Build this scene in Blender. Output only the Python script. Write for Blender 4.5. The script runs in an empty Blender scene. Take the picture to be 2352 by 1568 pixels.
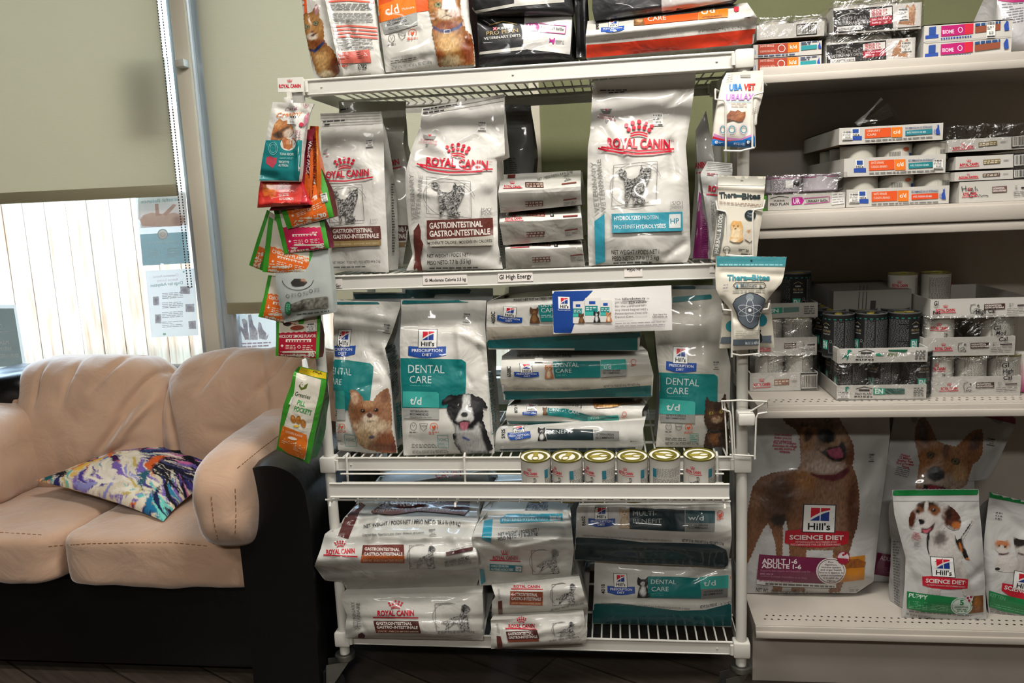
import bpy, bmesh, math, random
import numpy as np
from mathutils import Vector, Matrix, noise, geometry
from mathutils.bvhtree import BVHTree
PI = math.pi
C = bpy.context.scene.collection
SC = bpy.context.scene
# ------------------------------------------------------------------ camera, world, lights, exposure
H = 1.29                       # camera height above the floor
FPX = 1850.0
p_, r_, w_ = math.radians(9.4), math.radians(2.46), math.radians(7.5)
FW = Vector((-math.sin(w_)*math.cos(p_), math.cos(w_)*math.cos(p_), -math.sin(p_)))
_R0 = Vector((math.cos(w_), math.sin(w_), 0)); _U0 = _R0.cross(FW)
RT = _R0*math.cos(r_) - _U0*math.sin(r_)
UP = _R0*math.sin(r_) + _U0*math.cos(r_)
cam = bpy.data.cameras.new('camera'); co = bpy.data.objects.new('camera', cam); C.objects.link(co)
m = Matrix((RT, UP, -FW)).transposed().to_4x4(); m.translation = (0, 0, H); co.matrix_world = m
cam.sensor_width = 36; cam.lens = FPX/2352*36; cam.clip_start = 0.05
SC.camera = co
SC.view_settings.view_transform = 'Standard'; SC.view_settings.look = 'None'
SC.view_settings.gamma = 1; SC.view_settings.exposure = 0.0
try: SC.view_settings.use_curve_mapping = False
except Exception: pass
SC.cycles.max_bounces = 5; SC.cycles.diffuse_bounces = 3; SC.cycles.glossy_bounces = 3
SC.cycles.transmission_bounces = 5; SC.cycles.transparent_max_bounces = 10
SC.cycles.caustics_reflective = False; SC.cycles.caustics_refractive = False
SC.cycles.sample_clamp_indirect = 25
wd = bpy.data.worlds.new('sky'); SC.world = wd; wd.use_nodes = True
bgn = wd.node_tree.nodes['Background']; bgn.inputs[0].default_value = (0.60, 0.79, 1.0, 1); bgn.inputs[1].default_value = 14
def area(name, loc, sx, sy, power, col, rot=(0, 0, 0)):
    l = bpy.data.lights.new(name, 'AREA'); l.shape = 'RECTANGLE'; l.size = sx; l.size_y = sy
    l.energy = power; l.color = col
    o = bpy.data.objects.new(name, l); C.objects.link(o); o.location = loc; o.rotation_euler = rot
    o['kind'] = 'structure'
    return o
WARM = (1.0, 0.965, 0.91)
area('ceiling_lamp', (0.2, 1.2, 2.63), 1.15, 0.28, 58, WARM)
area('ceiling_lamp', (1.5, 0.35, 2.63), 1.15, 0.28, 9, WARM)
area('ceiling_lamp', (-1.7, 0.0, 2.63), 1.15, 0.28, 22, WARM)
area('ceiling_lamp', (0.0, -1.6, 2.63), 1.15, 0.28, 66, WARM)

# ------------------------------------------------------------------ pixels to places
def ray(x, y): return FW + RT*((x-1176)/FPX) + UP*((784-y)/FPX)
CAM = Vector((0, 0, H))
def at(x, y, Y):
    d = ray(x, y); return CAM + d*(Y/d.y)
def atz(x, y, Z):
    d = ray(x, y); return CAM + d*((Z-H)/d.z)
# ------------------------------------------------------------------ colour
def hx(s):
    if not isinstance(s, str): return tuple(s[:3])
    v = [int(s[i:i+2], 16)/255 for i in (0, 2, 4)]
    return tuple(c/12.92 if c <= .04045 else ((c+.055)/1.055)**2.4 for c in v)
# ------------------------------------------------------------------ materials
def nt(name):
    m = bpy.data.materials.new(name); m.use_nodes = True
    return m, m.node_tree.nodes, m.node_tree.links, m.node_tree.nodes['Principled BSDF']
def mat(name, rough=.5, metal=0, spec=.5, bump=0, bscale=60, vary=.04, coat=0, color=None, detail=3, ridged=False, vscale=8, cr=.08, gain=1, sheen=0):
    m, N, L, P = nt(name)
    P.inputs['Roughness'].default_value = rough; P.inputs['Metallic'].default_value = metal
    P.inputs['Specular IOR Level'].default_value = spec
    P.inputs['Coat Weight'].default_value = coat; P.inputs['Coat Roughness'].default_value = cr
    if sheen: P.inputs['Sheen Weight'].default_value = sheen; P.inputs['Sheen Roughness'].default_value = .45
    tc = N.new('ShaderNodeTexCoord')
    if color is None:
        a = N.new('ShaderNodeAttribute'); a.attribute_name = 'Col'; src = a.outputs['Color']
    else:
        a = N.new('ShaderNodeRGB'); a.outputs[0].default_value = (*hx(color), 1); src = a.outputs[0]
    n = N.new('ShaderNodeTexNoise'); n.inputs['Scale'].default_value = vscale; n.inputs['Detail'].default_value = 4
    L.new(tc.outputs['Object'], n.inputs['Vector'])
    mr = N.new('ShaderNodeMapRange'); mr.inputs[1].default_value = .3; mr.inputs[2].default_value = .7
    mr.inputs[3].default_value = (1-vary*1.5)*gain; mr.inputs[4].default_value = (1+vary*.6)*gain
    L.new(n.outputs['Fac'], mr.inputs[0])
    mx = N.new('ShaderNodeMix'); mx.data_type = 'RGBA'; mx.blend_type = 'MULTIPLY'; mx.inputs[0].default_value = 1
    L.new(src, mx.inputs[6]); L.new(mr.outputs[0], mx.inputs[7]); L.new(mx.outputs[2], P.inputs['Base Color'])
    if bump:
        b = N.new('ShaderNodeBump'); b.inputs['Strength'].default_value = 1; b.inputs['Distance'].default_value = bump
        q = N.new('ShaderNodeTexNoise'); q.inputs['Scale'].default_value = bscale; q.inputs['Detail'].default_value = detail
        q.inputs['Distortion'].default_value = .6
        if ridged: q.noise_type = 'RIDGED_MULTIFRACTAL'; q.normalize = False
        L.new(tc.outputs['Object'], q.inputs['Vector']); L.new(q.outputs['Fac'], b.inputs['Height']); L.new(b.outputs[0], P.inputs['Normal'])
    return m
M = {}
M['film'] = mat('printed_plastic_film', .44, 0, .4, .0085, 12, .03, coat=.5, cr=.07, detail=3, gain=.85)
M['matte'] = mat('matte_pouch_film', .42, 0, .5, .0016, 18, .03, coat=.3, cr=.2)
M['paper'] = mat('printed_card', .75, 0, .3, .0004, 40, .04)
M['paint'] = mat('powder_coated_white_steel', .38, 0, .5, .0002, 120, .03, color='D2CFC6')
M['shelf'] = mat('enamelled_shelf_steel', .5, 0, .4, .0003, 150, .05, color='B5ADA2')
M['plastic'] = mat('moulded_plastic', .4, 0, .5, 0, 10, .03)
M['zinc'] = mat('zinc_plated_steel', .35, .9, .5, .0003, 90, .15, color='8C8B84')
M['metalc'] = mat('can_metal', .58, .4, .5, .0002, 90, .1)
M['rubber'] = mat('black_rubber', .6, 0, .3, .0003, 90, .1, color='111112')
M['suede'] = mat('beige_suede', .85, 0, .25, .011, 8, .1, color='BE9C82', detail=5, vscale=5, sheen=.7)
M['leather'] = mat('black_leather', .36, 0, .5, .0012, 30, .1, color='060607', coat=.12, cr=.25)
M['thread'] = mat('stitching', .8, 0, .2, color='8F6A4C')
M['canvas'] = mat('printed_canvas', .85, 0, .2, .0006, 300, .03)
M['wall'] = mat('olive_wall_paint', .75, 0, .25, .001, 60, .04, color='868864')
M['cream'] = mat('cream_wall_paint', .8, 0, .2, .0006, 60, .03, color='B9B3A2')
M['dim'] = mat('taupe_wall_paint', .8, 0, .2, .0006, 60, .03, color='6A6356')
M['frame'] = mat('window_frame_paint', .42, 0, .4, .0002, 60, .03, color='E6DDC8')
M['alu'] = mat('window_aluminium', .34, .3, .5, 0, 60, .05, color='C2CAD0')
M['wire'] = M['paint']
def special():
    # roller blind: woven, lets daylight through
    m, N, L, P = nt('roller_blind_fabric')
    P.inputs['Base Color'].default_value = (*hx('A9A899'), 1); P.inputs['Roughness'].default_value = .9
    out = N['Material Output']; tr = N.new('ShaderNodeBsdfTranslucent'); tr.inputs[0].default_value = (*hx('D0B58A'), 1)
    mx = N.new('ShaderNodeMixShader'); mx.inputs[0].default_value = .135
    w = N.new('ShaderNodeTexNoise'); w.inputs['Scale'].default_value = 40; tc = N.new('ShaderNodeTexCoord')
    mp = N.new('ShaderNodeMapping'); mp.inputs['Scale'].default_value = (1, 1, 14)
    L.new(tc.outputs['Object'], mp.inputs[0]); L.new(mp.outputs[0], w.inputs['Vector'])
    b = N.new('ShaderNodeBump'); b.inputs['Distance'].default_value = .0006; L.new(w.outputs['Fac'], b.inputs['Height']); L.new(b.outputs[0], P.inputs['Normal'])
    L.new(P.outputs[0], mx.inputs[1]); L.new(tr.outputs[0], mx.inputs[2]); L.new(mx.outputs[0], out.inputs[0]); M['blind'] = m
    # glass
    m, N, L, P = nt('window_glass'); out = N['Material Output']; t = N.new('ShaderNodeBsdfTransparent'); t.inputs[0].default_value = (.93, .96, .97, 1)
    g = N.new('ShaderNodeBsdfGlossy'); g.inputs['Roughness'].default_value = .02; lw = N.new('ShaderNodeLayerWeight'); lw.inputs[0].default_value = .5; fr = N.new('ShaderNodeMath'); fr.operation = 'POWER'; fr.inputs[1].default_value = 4.0; L.new(lw.outputs['Facing'], fr.inputs[0])
    mx = N.new('ShaderNodeMixShader'); L.new(fr.outputs[0], mx.inputs[0]); L.new(t.outputs[0], mx.inputs[1]); L.new(g.outputs[0], mx.inputs[2]); L.new(mx.outputs[0], out.inputs[0]); M['glass'] = m
    # shrink wrap
    m, N, L, P = nt('clear_shrink_wrap'); out = N['Material Output']; t = N.new('ShaderNodeBsdfTransparent'); t.inputs[0].default_value = (.96, .96, .96, 1)
    g = N.new('ShaderNodeBsdfGlossy'); g.inputs['Roughness'].default_value = .16; g.inputs[0].default_value = (1, 1, 1, 1)
    q = N.new('ShaderNodeTexNoise'); q.inputs['Scale'].default_value = 22; q.inputs['Detail'].default_value = 4; q.inputs['Distortion'].default_value = 1.5
    tc = N.new('ShaderNodeTexCoord'); L.new(tc.outputs['Object'], q.inputs['Vector'])
    b = N.new('ShaderNodeBump'); b.inputs['Distance'].default_value = .012; L.new(q.outputs['Fac'], b.inputs['Height']); L.new(b.outputs[0], g.inputs['Normal'])
    mx = N.new('ShaderNodeMixShader'); mx.inputs[0].default_value = .13; L.new(t.outputs[0], mx.inputs[1]); L.new(g.outputs[0], mx.inputs[2]); L.new(mx.outputs[0], out.inputs[0]); M['wrap'] = m
    # thin posters on the glass, lit from behind
    m, N, L, P = nt('poster_paper'); out = N['Material Output']; a = N.new('ShaderNodeAttribute'); a.attribute_name = 'Col'
    L.new(a.outputs['Color'], P.inputs['Base Color']); P.inputs['Roughness'].default_value = .7
    tr = N.new('ShaderNodeBsdfTranslucent'); L.new(a.outputs['Color'], tr.inputs[0])
    nz = N.new('ShaderNodeTexNoise'); nz.inputs['Scale'].default_value = 90
    b = N.new('ShaderNodeBump'); b.inputs['Distance'].default_value = .0003; L.new(nz.outputs['Fac'], b.inputs['Height']); L.new(b.outputs[0], P.inputs['Normal'])
    mx = N.new('ShaderNodeMixShader'); mx.inputs[0].default_value = .2; L.new(P.outputs[0], mx.inputs[1]); L.new(tr.outputs[0], mx.inputs[2]); L.new(mx.outputs[0], out.inputs[0]); M['poster'] = m
    # floor planks
    m, N, L, P = nt('dark_plank_floor'); tc = N.new('ShaderNodeTexCoord'); br = N.new('ShaderNodeTexBrick')
    br.inputs['Scale'].default_value = 1; br.inputs['Brick Width'].default_value = 1.2; br.inputs['Row Height'].default_value = .15; br.inputs['Mortar Size'].default_value = .003
    br.inputs['Color1'].default_value = (*hx('4A4038'), 1); br.inputs['Color2'].default_value = (*hx('5C5046'), 1); br.inputs['Mortar'].default_value = (*hx('322A24'), 1)
    n = N.new('ShaderNodeTexNoise'); n.inputs['Scale'].default_value = 6; n.inputs['Detail'].default_value = 8
    mp = N.new('ShaderNodeMapping'); mp.inputs['Scale'].default_value = (1, 14, 1); mp2 = N.new('ShaderNodeMapping'); mp2.inputs['Rotation'].default_value = (0, 0, .5)
    L.new(tc.outputs['Object'], mp2.inputs[0]); L.new(mp2.outputs[0], br.inputs['Vector']); L.new(mp2.outputs[0], mp.inputs[0]); L.new(mp.outputs[0], n.inputs['Vector'])
    mx = N.new('ShaderNodeMix'); mx.data_type = 'RGBA'; mx.blend_type = 'MULTIPLY'; mx.inputs[0].default_value = .7
    L.new(br.outputs[0], mx.inputs[6]); L.new(n.outputs['Fac'], mx.inputs[7]); L.new(mx.outputs[2], P.inputs['Base Color']); P.inputs['Roughness'].default_value = .38
    b = N.new('ShaderNodeBump'); b.inputs['Distance'].default_value = .001; L.new(n.outputs['Fac'], b.inputs['Height']); L.new(b.outputs[0], P.inputs['Normal']); M['floor'] = m
    # fence wood
    m, N, L, P = nt('pale_fence_wood'); tc = N.new('ShaderNodeTexCoord'); mp = N.new('ShaderNodeMapping'); mp.inputs['Scale'].default_value = (9, 9, .7)
    n = N.new('ShaderNodeTexNoise'); n.inputs['Scale'].default_value = 3; n.inputs['Detail'].default_value = 6; r = N.new('ShaderNodeValToRGB')
    r.color_ramp.elements[0].position = .3; r.color_ramp.elements[0].color = (*hx('8F6E58'), 1); r.color_ramp.elements[1].position = .62; r.color_ramp.elements[1].color = (*hx('B4A698'), 1)
    L.new(tc.outputs['Object'], mp.inputs[0]); L.new(mp.outputs[0], n.inputs['Vector']); L.new(n.outputs['Fac'], r.inputs[0]); L.new(r.outputs[0], P.inputs['Base Color']); P.inputs['Roughness'].default_value = .8; M['fence'] = m
special()
# ------------------------------------------------------------------ mesh builder
class MB:
    def __init__(s): s.v = []; s.f = []; s.c = []; s.m = []; s.n = 0
    def add(s, vs, fs, col=(.8, .8, .8), mi=0):
        b = s.n; s.v += [tuple(v) for v in vs]; s.n += len(vs)
        if isinstance(col, list): s.c += col
        else: s.c += [hx(col)]*len(vs)
        s.f += [tuple(b+i for i in f) for f in fs]; s.m += [mi]*len(fs)
    def box(s, x0, x1, y0, y1, z0, z1, col='FFFFFF', mi=0, bev=0):
        if bev <= 0 or min(x1-x0, y1-y0, z1-z0) < 2.2*bev:
            vs = [(x, y, z) for z in (z0, z1) for y in (y0, y1) for x in (x0, x1)]
            s.add(vs, [(0, 2, 3, 1), (4, 5, 7, 6), (0, 1, 5, 4), (2, 6, 7, 3), (0, 4, 6, 2), (1, 3, 7, 5)], col, mi); return
        bm = bmesh.new(); bmesh.ops.create_cube(bm, size=1)
        for v in bm.verts: v.co = Vector(((x0+x1)/2+v.co.x*(x1-x0), (y0+y1)/2+v.co.y*(y1-y0), (z0+z1)/2+v.co.z*(z1-z0)))
        bmesh.ops.bevel(bm, geom=list(bm.edges), offset=bev, segments=2, affect='EDGES', profile=.5)
        s.bm(bm, col, mi)
    def bm(s, bm, col, mi=0):
        bm.verts.index_update(); s.add([v.co for v in bm.verts], [[v.index for v in f.verts] for f in bm.faces], col, mi); bm.free()
    def tube(s, pts, r, col='FFFFFF', mi=0, n=8, cap=True):
        pts = [Vector(p) for p in pts]; rings = []; k = len(pts)
        u = None
        for i, p in enumerate(pts):
            d = (pts[min(i+1, k-1)]-pts[max(i-1, 0)]).normalized()
            if u is None: u = d.orthogonal().normalized()
            u = (u - d*u.dot(d)).normalized(); w = d.cross(u)
            rr = r[i] if isinstance(r, (list, tuple)) else r
            rings.append([p+(u*math.cos(2*PI*j/n)+w*math.sin(2*PI*j/n))*rr for j in range(n)])
        fs = [(i*n+j, i*n+(j+1) % n, (i+1)*n+(j+1) % n, (i+1)*n+j) for i in range(k-1) for j in range(n)]
        if cap: fs += [tuple(reversed(range(n))), tuple((k-1)*n+j for j in range(n))]
        s.add([q for R in rings for q in R], fs, col, mi)
    def lathe(s, prof, c, cols, mi=0, n=32, axis='z'):
        vs = []; cc = []
        for i, (r, z) in enumerate(prof):
            for j in range(n):
                a = 2*PI*j/n; x, y = r*math.cos(a), r*math.sin(a)
                vs.append((c[0]+x, c[1]+y, c[2]+z) if axis == 'z' else (c[0]+z, c[1]+x, c[2]+y))
                cc.append(hx(cols[i] if isinstance(cols, list) else cols))
        k = len(prof)
        fs = [(i*n+j, i*n+(j+1) % n, (i+1)*n+(j+1) % n, (i+1)*n+j) for i in range(k-1) for j in range(n)]
        fs += [tuple(reversed(range(n))), tuple((k-1)*n+j for j in range(n))]
        s.add(vs, fs, cc, mi)
    def slab(s, pts, d, col='FFFFFF', mi=0):     # polygon pushed along vector d
        n = len(pts); d = Vector(d); pts = [Vector(p) for p in pts]
        s.add(pts+[p+d for p in pts], [tuple(range(n)), tuple(reversed(range(n, 2*n)))]+[(i, i+n, (i+1) % n+n, (i+1) % n) for i in range(n)], col, mi)
    def bvh(s): return BVHTree.FromPolygons([Vector(v) for v in s.v], s.f)
    def build(s, name, mats, parent=None, smooth=30, loc=None, **kw):
        me = bpy.data.meshes.new(name)
        o0 = Vector(loc) if loc is not None else Vector((0, 0, 0))
        vs = [tuple(Vector(v)-o0) for v in s.v] if loc is not None else s.v
        me.from_pydata(vs, [], s.f)
        at_ = me.color_attributes.new('Col', 'FLOAT_COLOR', 'POINT')
        a = np.ones((len(s.v), 4), dtype=np.float32); a[:, :3] = np.array(s.c, dtype=np.float32).reshape(-1, 3)
        at_.data.foreach_set('color', a.ravel())
        for mm in (mats if isinstance(mats, (list, tuple)) else [mats]): me.materials.append(M[mm])
        me.polygons.foreach_set('material_index', s.m)
        if smooth: me.shade_smooth(); me.set_sharp_from_angle(angle=math.radians(smooth))
        me.update()
        o = bpy.data.objects.new(name, me); C.objects.link(o)
        if loc is not None: o.location = o0
        if parent is not None: o.parent = parent
        tag(o, **kw)
        return o
def tag(o, label=None, cat=None, group=None, kind=None):
    if label: o['label'] = label
    if cat: o['category'] = cat
    if group: o['group'] = group
    if kind: o['kind'] = kind
    return o
def thing(name, loc, label, cat, group=None):
    o = bpy.data.objects.new(name, None); C.objects.link(o); o.location = loc; o.empty_display_size = .02
    return tag(o, label, cat, group)
def part(mb, name, mats, root, **kw):
    "build in world coordinates, parent to root without moving"
    o = mb.build(name, mats, loc=root.matrix_basis.translation if root.parent is None else None, **kw)
    o.location = (0, 0, 0); o.parent = root
    return o
# ------------------------------------------------------------------ printed art
_tc = {}
def glyphs(s, bold, sub):
    k = (s, bold, sub)
    if k in _tc: return _tc[k]
    cu = bpy.data.curves.new('t', 'FONT'); cu.body = s; cu.size = 1; cu.offset = bold; cu.resolution_u = 2; cu.fill_mode = 'FRONT'
    ob = bpy.data.objects.new('t', cu); C.objects.link(ob)
    dg = bpy.context.evaluated_depsgraph_get(); me = bpy.data.meshes.new_from_object(ob.evaluated_get(dg))
    if sub:
        bm = bmesh.new(); bm.from_mesh(me)
        for _ in range(2):
            es = [e for e in bm.edges if e.calc_length() > sub]
            if es: bmesh.ops.subdivide_edges(bm, edges=es, cuts=1)
        bmesh.ops.triangulate(bm, faces=bm.faces[:]); bm.to_mesh(me); bm.free()
    vs = [(v.co.x, v.co.y) for v in me.vertices]; fs = [tuple(p.vertices) for p in me.polygons]
    bpy.data.meshes.remove(me); bpy.data.objects.remove(ob); bpy.data.curves.remove(cu)
    if vs:
        x0 = min(v[0] for v in vs); x1 = max(v[0] for v in vs)
        vs = [((x-x0)/max(x1-x0, 1e-6), y/.7) for x, y in vs]
    _tc[k] = (vs, fs); return _tc[k]
def fz(pts, a=2.2, d=4, seed=1):
    "furry outline"
    r = random.Random(seed); out = []
    for p, q in zip(pts, pts[1:]+pts[:1]):
        L = math.hypot(q[0]-p[0], q[1]-p[1]) or 1; n = max(1, int(L/d)); nx, ny = (q[1]-p[1])/L, -(q[0]-p[0])/L
        for i in range(n):
            k = r.uniform(-.25, .25)*a + (a*.5 if i % 2 else -a*.3)*(n > 1); out.append((p[0]+(q[0]-p[0])*i/n+nx*k, p[1]+(q[1]-p[1])*i/n+ny*k))
    return out
class Art:
    def __init__(s, mb, bvh=None, fn=None, mi=0, off=.0008, Y=None):
        s.mb = mb; s.bvh = bvh or (mb.bvh() if fn is None else None); s.fn = fn; s.off = off; s.mi = mi; s.miss = 0; s.wash = 0
    def P(s, x, y):
        if s.fn: return s.fn(x, y, s.off)
        d = ray(x, y).normalized(); h = s.bvh.ray_cast(CAM, d)
        if h[0] is None: return None
        n = h[1] if h[1].dot(d) < 0 else -h[1]
        return h[0] + n*s.off*.6 - d*s.off*.6
    def put(s, v2, fs, col):
        s.off += .00009
        idx = {}; out = []; cc = []
        lst = isinstance(col, list)
        if s.wash:
            w = s.wash; col = [tuple(c+(1-c)*w for c in q) for q in col] if lst else tuple(c+(1-c)*w for c in hx(col))
        for i, (x, y) in enumerate(v2):
            q = s.P(x, y)
            if q is None: s.miss += 1; continue
            idx[i] = len(out); out.append(q)
            if lst: cc.append(col[i])
        ff = [tuple(idx[i] for i in f) for f in fs if all(i in idx for i in f)]
        if ff: s.mb.add(out, ff, cc if lst else col, s.mi)
    def text(s, t, p0, p1, h, col, bold=0, skew=0, sub=None, arc=0):
        if sub is None: sub = 4.5/h*.7 if h > 7 else 0
        vs, fs = glyphs(t, bold, sub); dx, dy = p1[0]-p0[0], p1[1]-p0[1]; L = math.hypot(dx, dy) or 1
        ux, uy = dy/L, -dx/L
        out = []
        for x, y in vs:
            k = y*h; a = arc*4*x*(1-x)
            out.append((p0[0]+dx*x+ux*(k+a)+skew*k*dx/L, p0[1]+dy*x+uy*(k+a)+skew*k*dy/L))
        s.put(out, fs, col)
    def poly(s, pts, col, step=5, fn=None):
        xs = [p[0] for p in pts]; ys = [p[1] for p in pts]
        out = []
        for i, a in enumerate(pts):
            b = pts[(i+1) % len(pts)]; n = max(1, int(math.hypot(b[0]-a[0], b[1]-a[1])/step))
            out += [(a[0]+(b[0]-a[0])*j/n, a[1]+(b[1]-a[1])*j/n) for j in range(n)]
        n = len(out); vs = [Vector(p) for p in out]
        P = np.array(pts, float); gx = np.arange(min(xs)+step*.5, max(xs), step); gy = np.arange(min(ys)+step*.45, max(ys), step)
        if len(gx) and len(gy):
            X, Y = np.meshgrid(gx, gy); X = X.ravel()+.013; Y = Y.ravel()+.017; ins = np.zeros(len(X), bool)
            dmin = np.full(len(X), 1e9)
            for i in range(len(P)):
                a, b = P[i-1], P[i]
                c = (a[1] > Y) != (b[1] > Y)
                with np.errstate(all='ignore'): xx = (b[0]-a[0])*(Y-a[1])/(b[1]-a[1])+a[0]
                ins ^= c & (X < xx)
                e = b-a; t = np.clip(((X-a[0])*e[0]+(Y-a[1])*e[1])/max(e@e, 1e-9), 0, 1)
                dmin = np.minimum(dmin, np.hypot(X-a[0]-t*e[0], Y-a[1]-t*e[1]))
            k = ins & (dmin > step*.3)
            vs += [Vector((x, y)) for x, y in zip(X[k], Y[k])]
        r = geometry.delaunay_2d_cdt(vs, [(i, (i+1) % n) for i in range(n)], [], 1, 1e-4)
        v2 = [(v.x, v.y) for v in r[0]]
        if fn is not None:
            A = np.array(v2); cc = fn(A[:, 0], A[:, 1]); cc = [tuple(c) for c in np.clip(cc, 0, 1)]
            s.put(v2, r[2], cc)
        else: s.put(v2, r[2], col)
    def ell(s, cx, cy, rx, ry, col, n=20, rot=0, step=6):
        ca, sa = math.cos(rot), math.sin(rot)
        s.poly([(cx+rx*math.cos(2*PI*i/n)*ca-ry*math.sin(2*PI*i/n)*sa, cy+rx*math.cos(2*PI*i/n)*sa+ry*math.sin(2*PI*i/n)*ca) for i in range(n)], col, step)
    def line(s, pts, w, col, closed=False):
        if closed: pts = list(pts)+[pts[0]]
        q = [pts[0]]
        for a, b in zip(pts, pts[1:]):
            n = max(1, int(math.hypot(b[0]-a[0], b[1]-a[1])/5)); q += [(a[0]+(b[0]-a[0])*j/n, a[1]+(b[1]-a[1])*j/n) for j in range(1, n+1)]
        v = []; k = len(q)
        for i, (x, y) in enumerate(q):
            a = q[max(i-1, 0)]; b = q[min(i+1, k-1)]; dx, dy = b[0]-a[0], b[1]-a[1]; L = math.hypot(dx, dy) or 1
            v += [(x-dy/L*w/2, y+dx/L*w/2), (x+dy/L*w/2, y-dx/L*w/2)]
        s.put(v, [(2*i, 2*i+1, 2*i+3, 2*i+2) for i in range(k-1)], col)
    def ring(s, cx, cy, rx, ry, w, col, n=28, a0=0, a1=2*PI):
        s.line([(cx+rx*math.cos(a0+(a1-a0)*i/n), cy+ry*math.sin(a0+(a1-a0)*i/n)) for i in range(n+1)], w, col)
    def micro(s, q, n, col, seed=0, fill=.45, ww=(6, 16)):
        "rows of tiny print: q = TL,TR,BR,BL"
        rnd = random.Random(seed); v = []; f = []
        W = math.hypot(q[1][0]-q[0][0], q[1][1]-q[0][1])
        def B(a, b):
            t = (q[0][0]+(q[1][0]-q[0][0])*a, q[0][1]+(q[1][1]-q[0][1])*a); u = (q[3][0]+(q[2][0]-q[3][0])*a, q[3][1]+(q[2][1]-q[3][1])*a)
            return (t[0]+(u[0]-t[0])*b, t[1]+(u[1]-t[1])*b)
        for i in range(n):
            a = 0; end = 1 if rnd.random() > .2 else rnd.uniform(.5, 1)
            while a < end:
                w = rnd.uniform(*ww)/max(W, 1); e = min(a+w, end); b0 = (i+.25)/n; b1 = b0+fill/n; k = len(v)
                v += [B(a, b0), B(e, b0), B(e, b1), B(a, b1)]; f.append((k, k+1, k+2, k+3)); a = e+2.2/max(W, 1)
        s.put(v, f, col)
# ------------------------------------------------------------------ painter (printed photographs of animals)
def V(x, y, z=0.): return noise.noise(Vector((x, y, z)))
def fur(X, Y, sx, sy, ang=0, seed=0):
    ca, sa = math.cos(ang), math.sin(ang)
    return np.array([V((x*ca+y*sa)/sx, (-x*sa+y*ca)/sy, seed) + .5*V((x*ca+y*sa)/sx*2.1, (-x*sa+y*ca)/sy*2.1, seed+9) for x, y in zip(X, Y)])
def pic(base, layers, amp=.25, fs=(3, 9), ang=0, seed=1):
    base = np.array(hx(base))
    def f(X, Y):
        c = np.repeat(base[None, :], len(X), 0).astype(float)
        n = fur(X, Y, fs[0], fs[1], ang, seed)
        wob = fur(X, Y, 9, 9, 0, seed+5)
        for L in layers:
            if L[0] == 'p':   # polygon blob: ('p', pts, col, soft)
                pts = np.array(L[1], float); ins = np.zeros(len(X), bool); dm = np.full(len(X), 1e9)
                for i in range(len(pts)):
                    a, b = pts[i-1], pts[i]; cnd = (a[1] > Y) != (b[1] > Y)
                    with np.errstate(all='ignore'): xx = (b[0]-a[0])*(Y-a[1])/(b[1]-a[1])+a[0]
                    ins ^= cnd & (X < xx); e = b-a; t = np.clip(((X-a[0])*e[0]+(Y-a[1])*e[1])/max(e@e, 1e-9), 0, 1)
                    dm = np.minimum(dm, np.hypot(X-a[0]-t*e[0], Y-a[1]-t*e[1]))
                sd = np.where(ins, dm, -dm); soft = L[3] if len(L) > 3 else 3
                w = np.clip(.5+(sd+wob*soft*.8)/soft/2, 0, 1)
            else:             # ('e', cx, cy, rx, ry, rot, col, soft)
                _, cx, cy, rx, ry, rot, col, *rest = L; soft = rest[0] if rest else .3
                rot = math.radians(rot); ca, sa = math.cos(rot), math.sin(rot)
                u = ((X-cx)*ca+(Y-cy)*sa)/rx; v = (-(X-cx)*sa+(Y-cy)*ca)/ry; d = np.hypot(u, v)
                w = np.clip((1+soft/2+wob*soft*.5-d)/max(soft, .02), 0, 1)
                L = (0, 0, col)
            w = w[:, None]; c = c*(1-w)+np.array(hx(L[2]))[None, :]*w
        return c*(1+amp*n[:, None])
    return f
# ------------------------------------------------------------------ recurring printed marks (all laid out in local frames)
class Fr:
    "local frame on an Art: origin, x axis and y axis in pixels per unit"
    def __init__(s, A, o, ex, ey): s.A = A; s.o = o; s.ex = ex; s.ey = ey
    def p(s, x, y): return (s.o[0]+s.ex[0]*x+s.ey[0]*y, s.o[1]+s.ex[1]*x+s.ey[1]*y)
    def poly(s, pts, col, step=5): s.A.poly([s.p(*q) for q in pts], col, step)
    def line(s, pts, w, col): s.A.line([s.p(*q) for q in pts], w, col)
    def text(s, t, x0, x1, y, h, col, bold=0, skew=0, arc=0):
        L = math.hypot(*s.ey); s.A.text(t, s.p(x0, y), s.p(x1, y), h*L, col, bold, skew, None, arc*L)
def fr(A, TL, TR, BL): return Fr(A, TL, (TR[0]-TL[0], TR[1]-TL[1]), (BL[0]-TL[0], BL[1]-TL[1]))
RED = 'C8102E'
def crown(A, cx, cy, s, col=RED, rot=0, full=True):
    ca, sa = math.cos(rot), math.sin(rot); T = lambda x, y: (cx+(x*ca-y*sa)*s, cy+(x*sa+y*ca)*s)
    if full:
        for i, (x, y) in enumerate(((-1, -.35), (-.52, -.55), (0, -.66), (.52, -.55), (1, -.35), (-.82, -.02), (-.42, -.18), (0, -.24), (.42, -.18), (.82, -.02))):
            q = T(x, y); A.ell(q[0], q[1], .17*s, .17*s, col, 9, step=30)
        for k in (0, .2): A.line([T(x*.68, .32+k-.16*(1-x*x)) for x in (-1, -.5, 0, .5, 1)], .12*s, col)
    else:
        for x in (-.9, -.45, 0, .45, .9): A.line([T(x*.75, .3), T(x, -.5-.2*(1-abs(x)))], .15*s, col)
        A.line([T(-.7, .42), T(0, .3), T(.7, .42)], .2*s, col)
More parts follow.
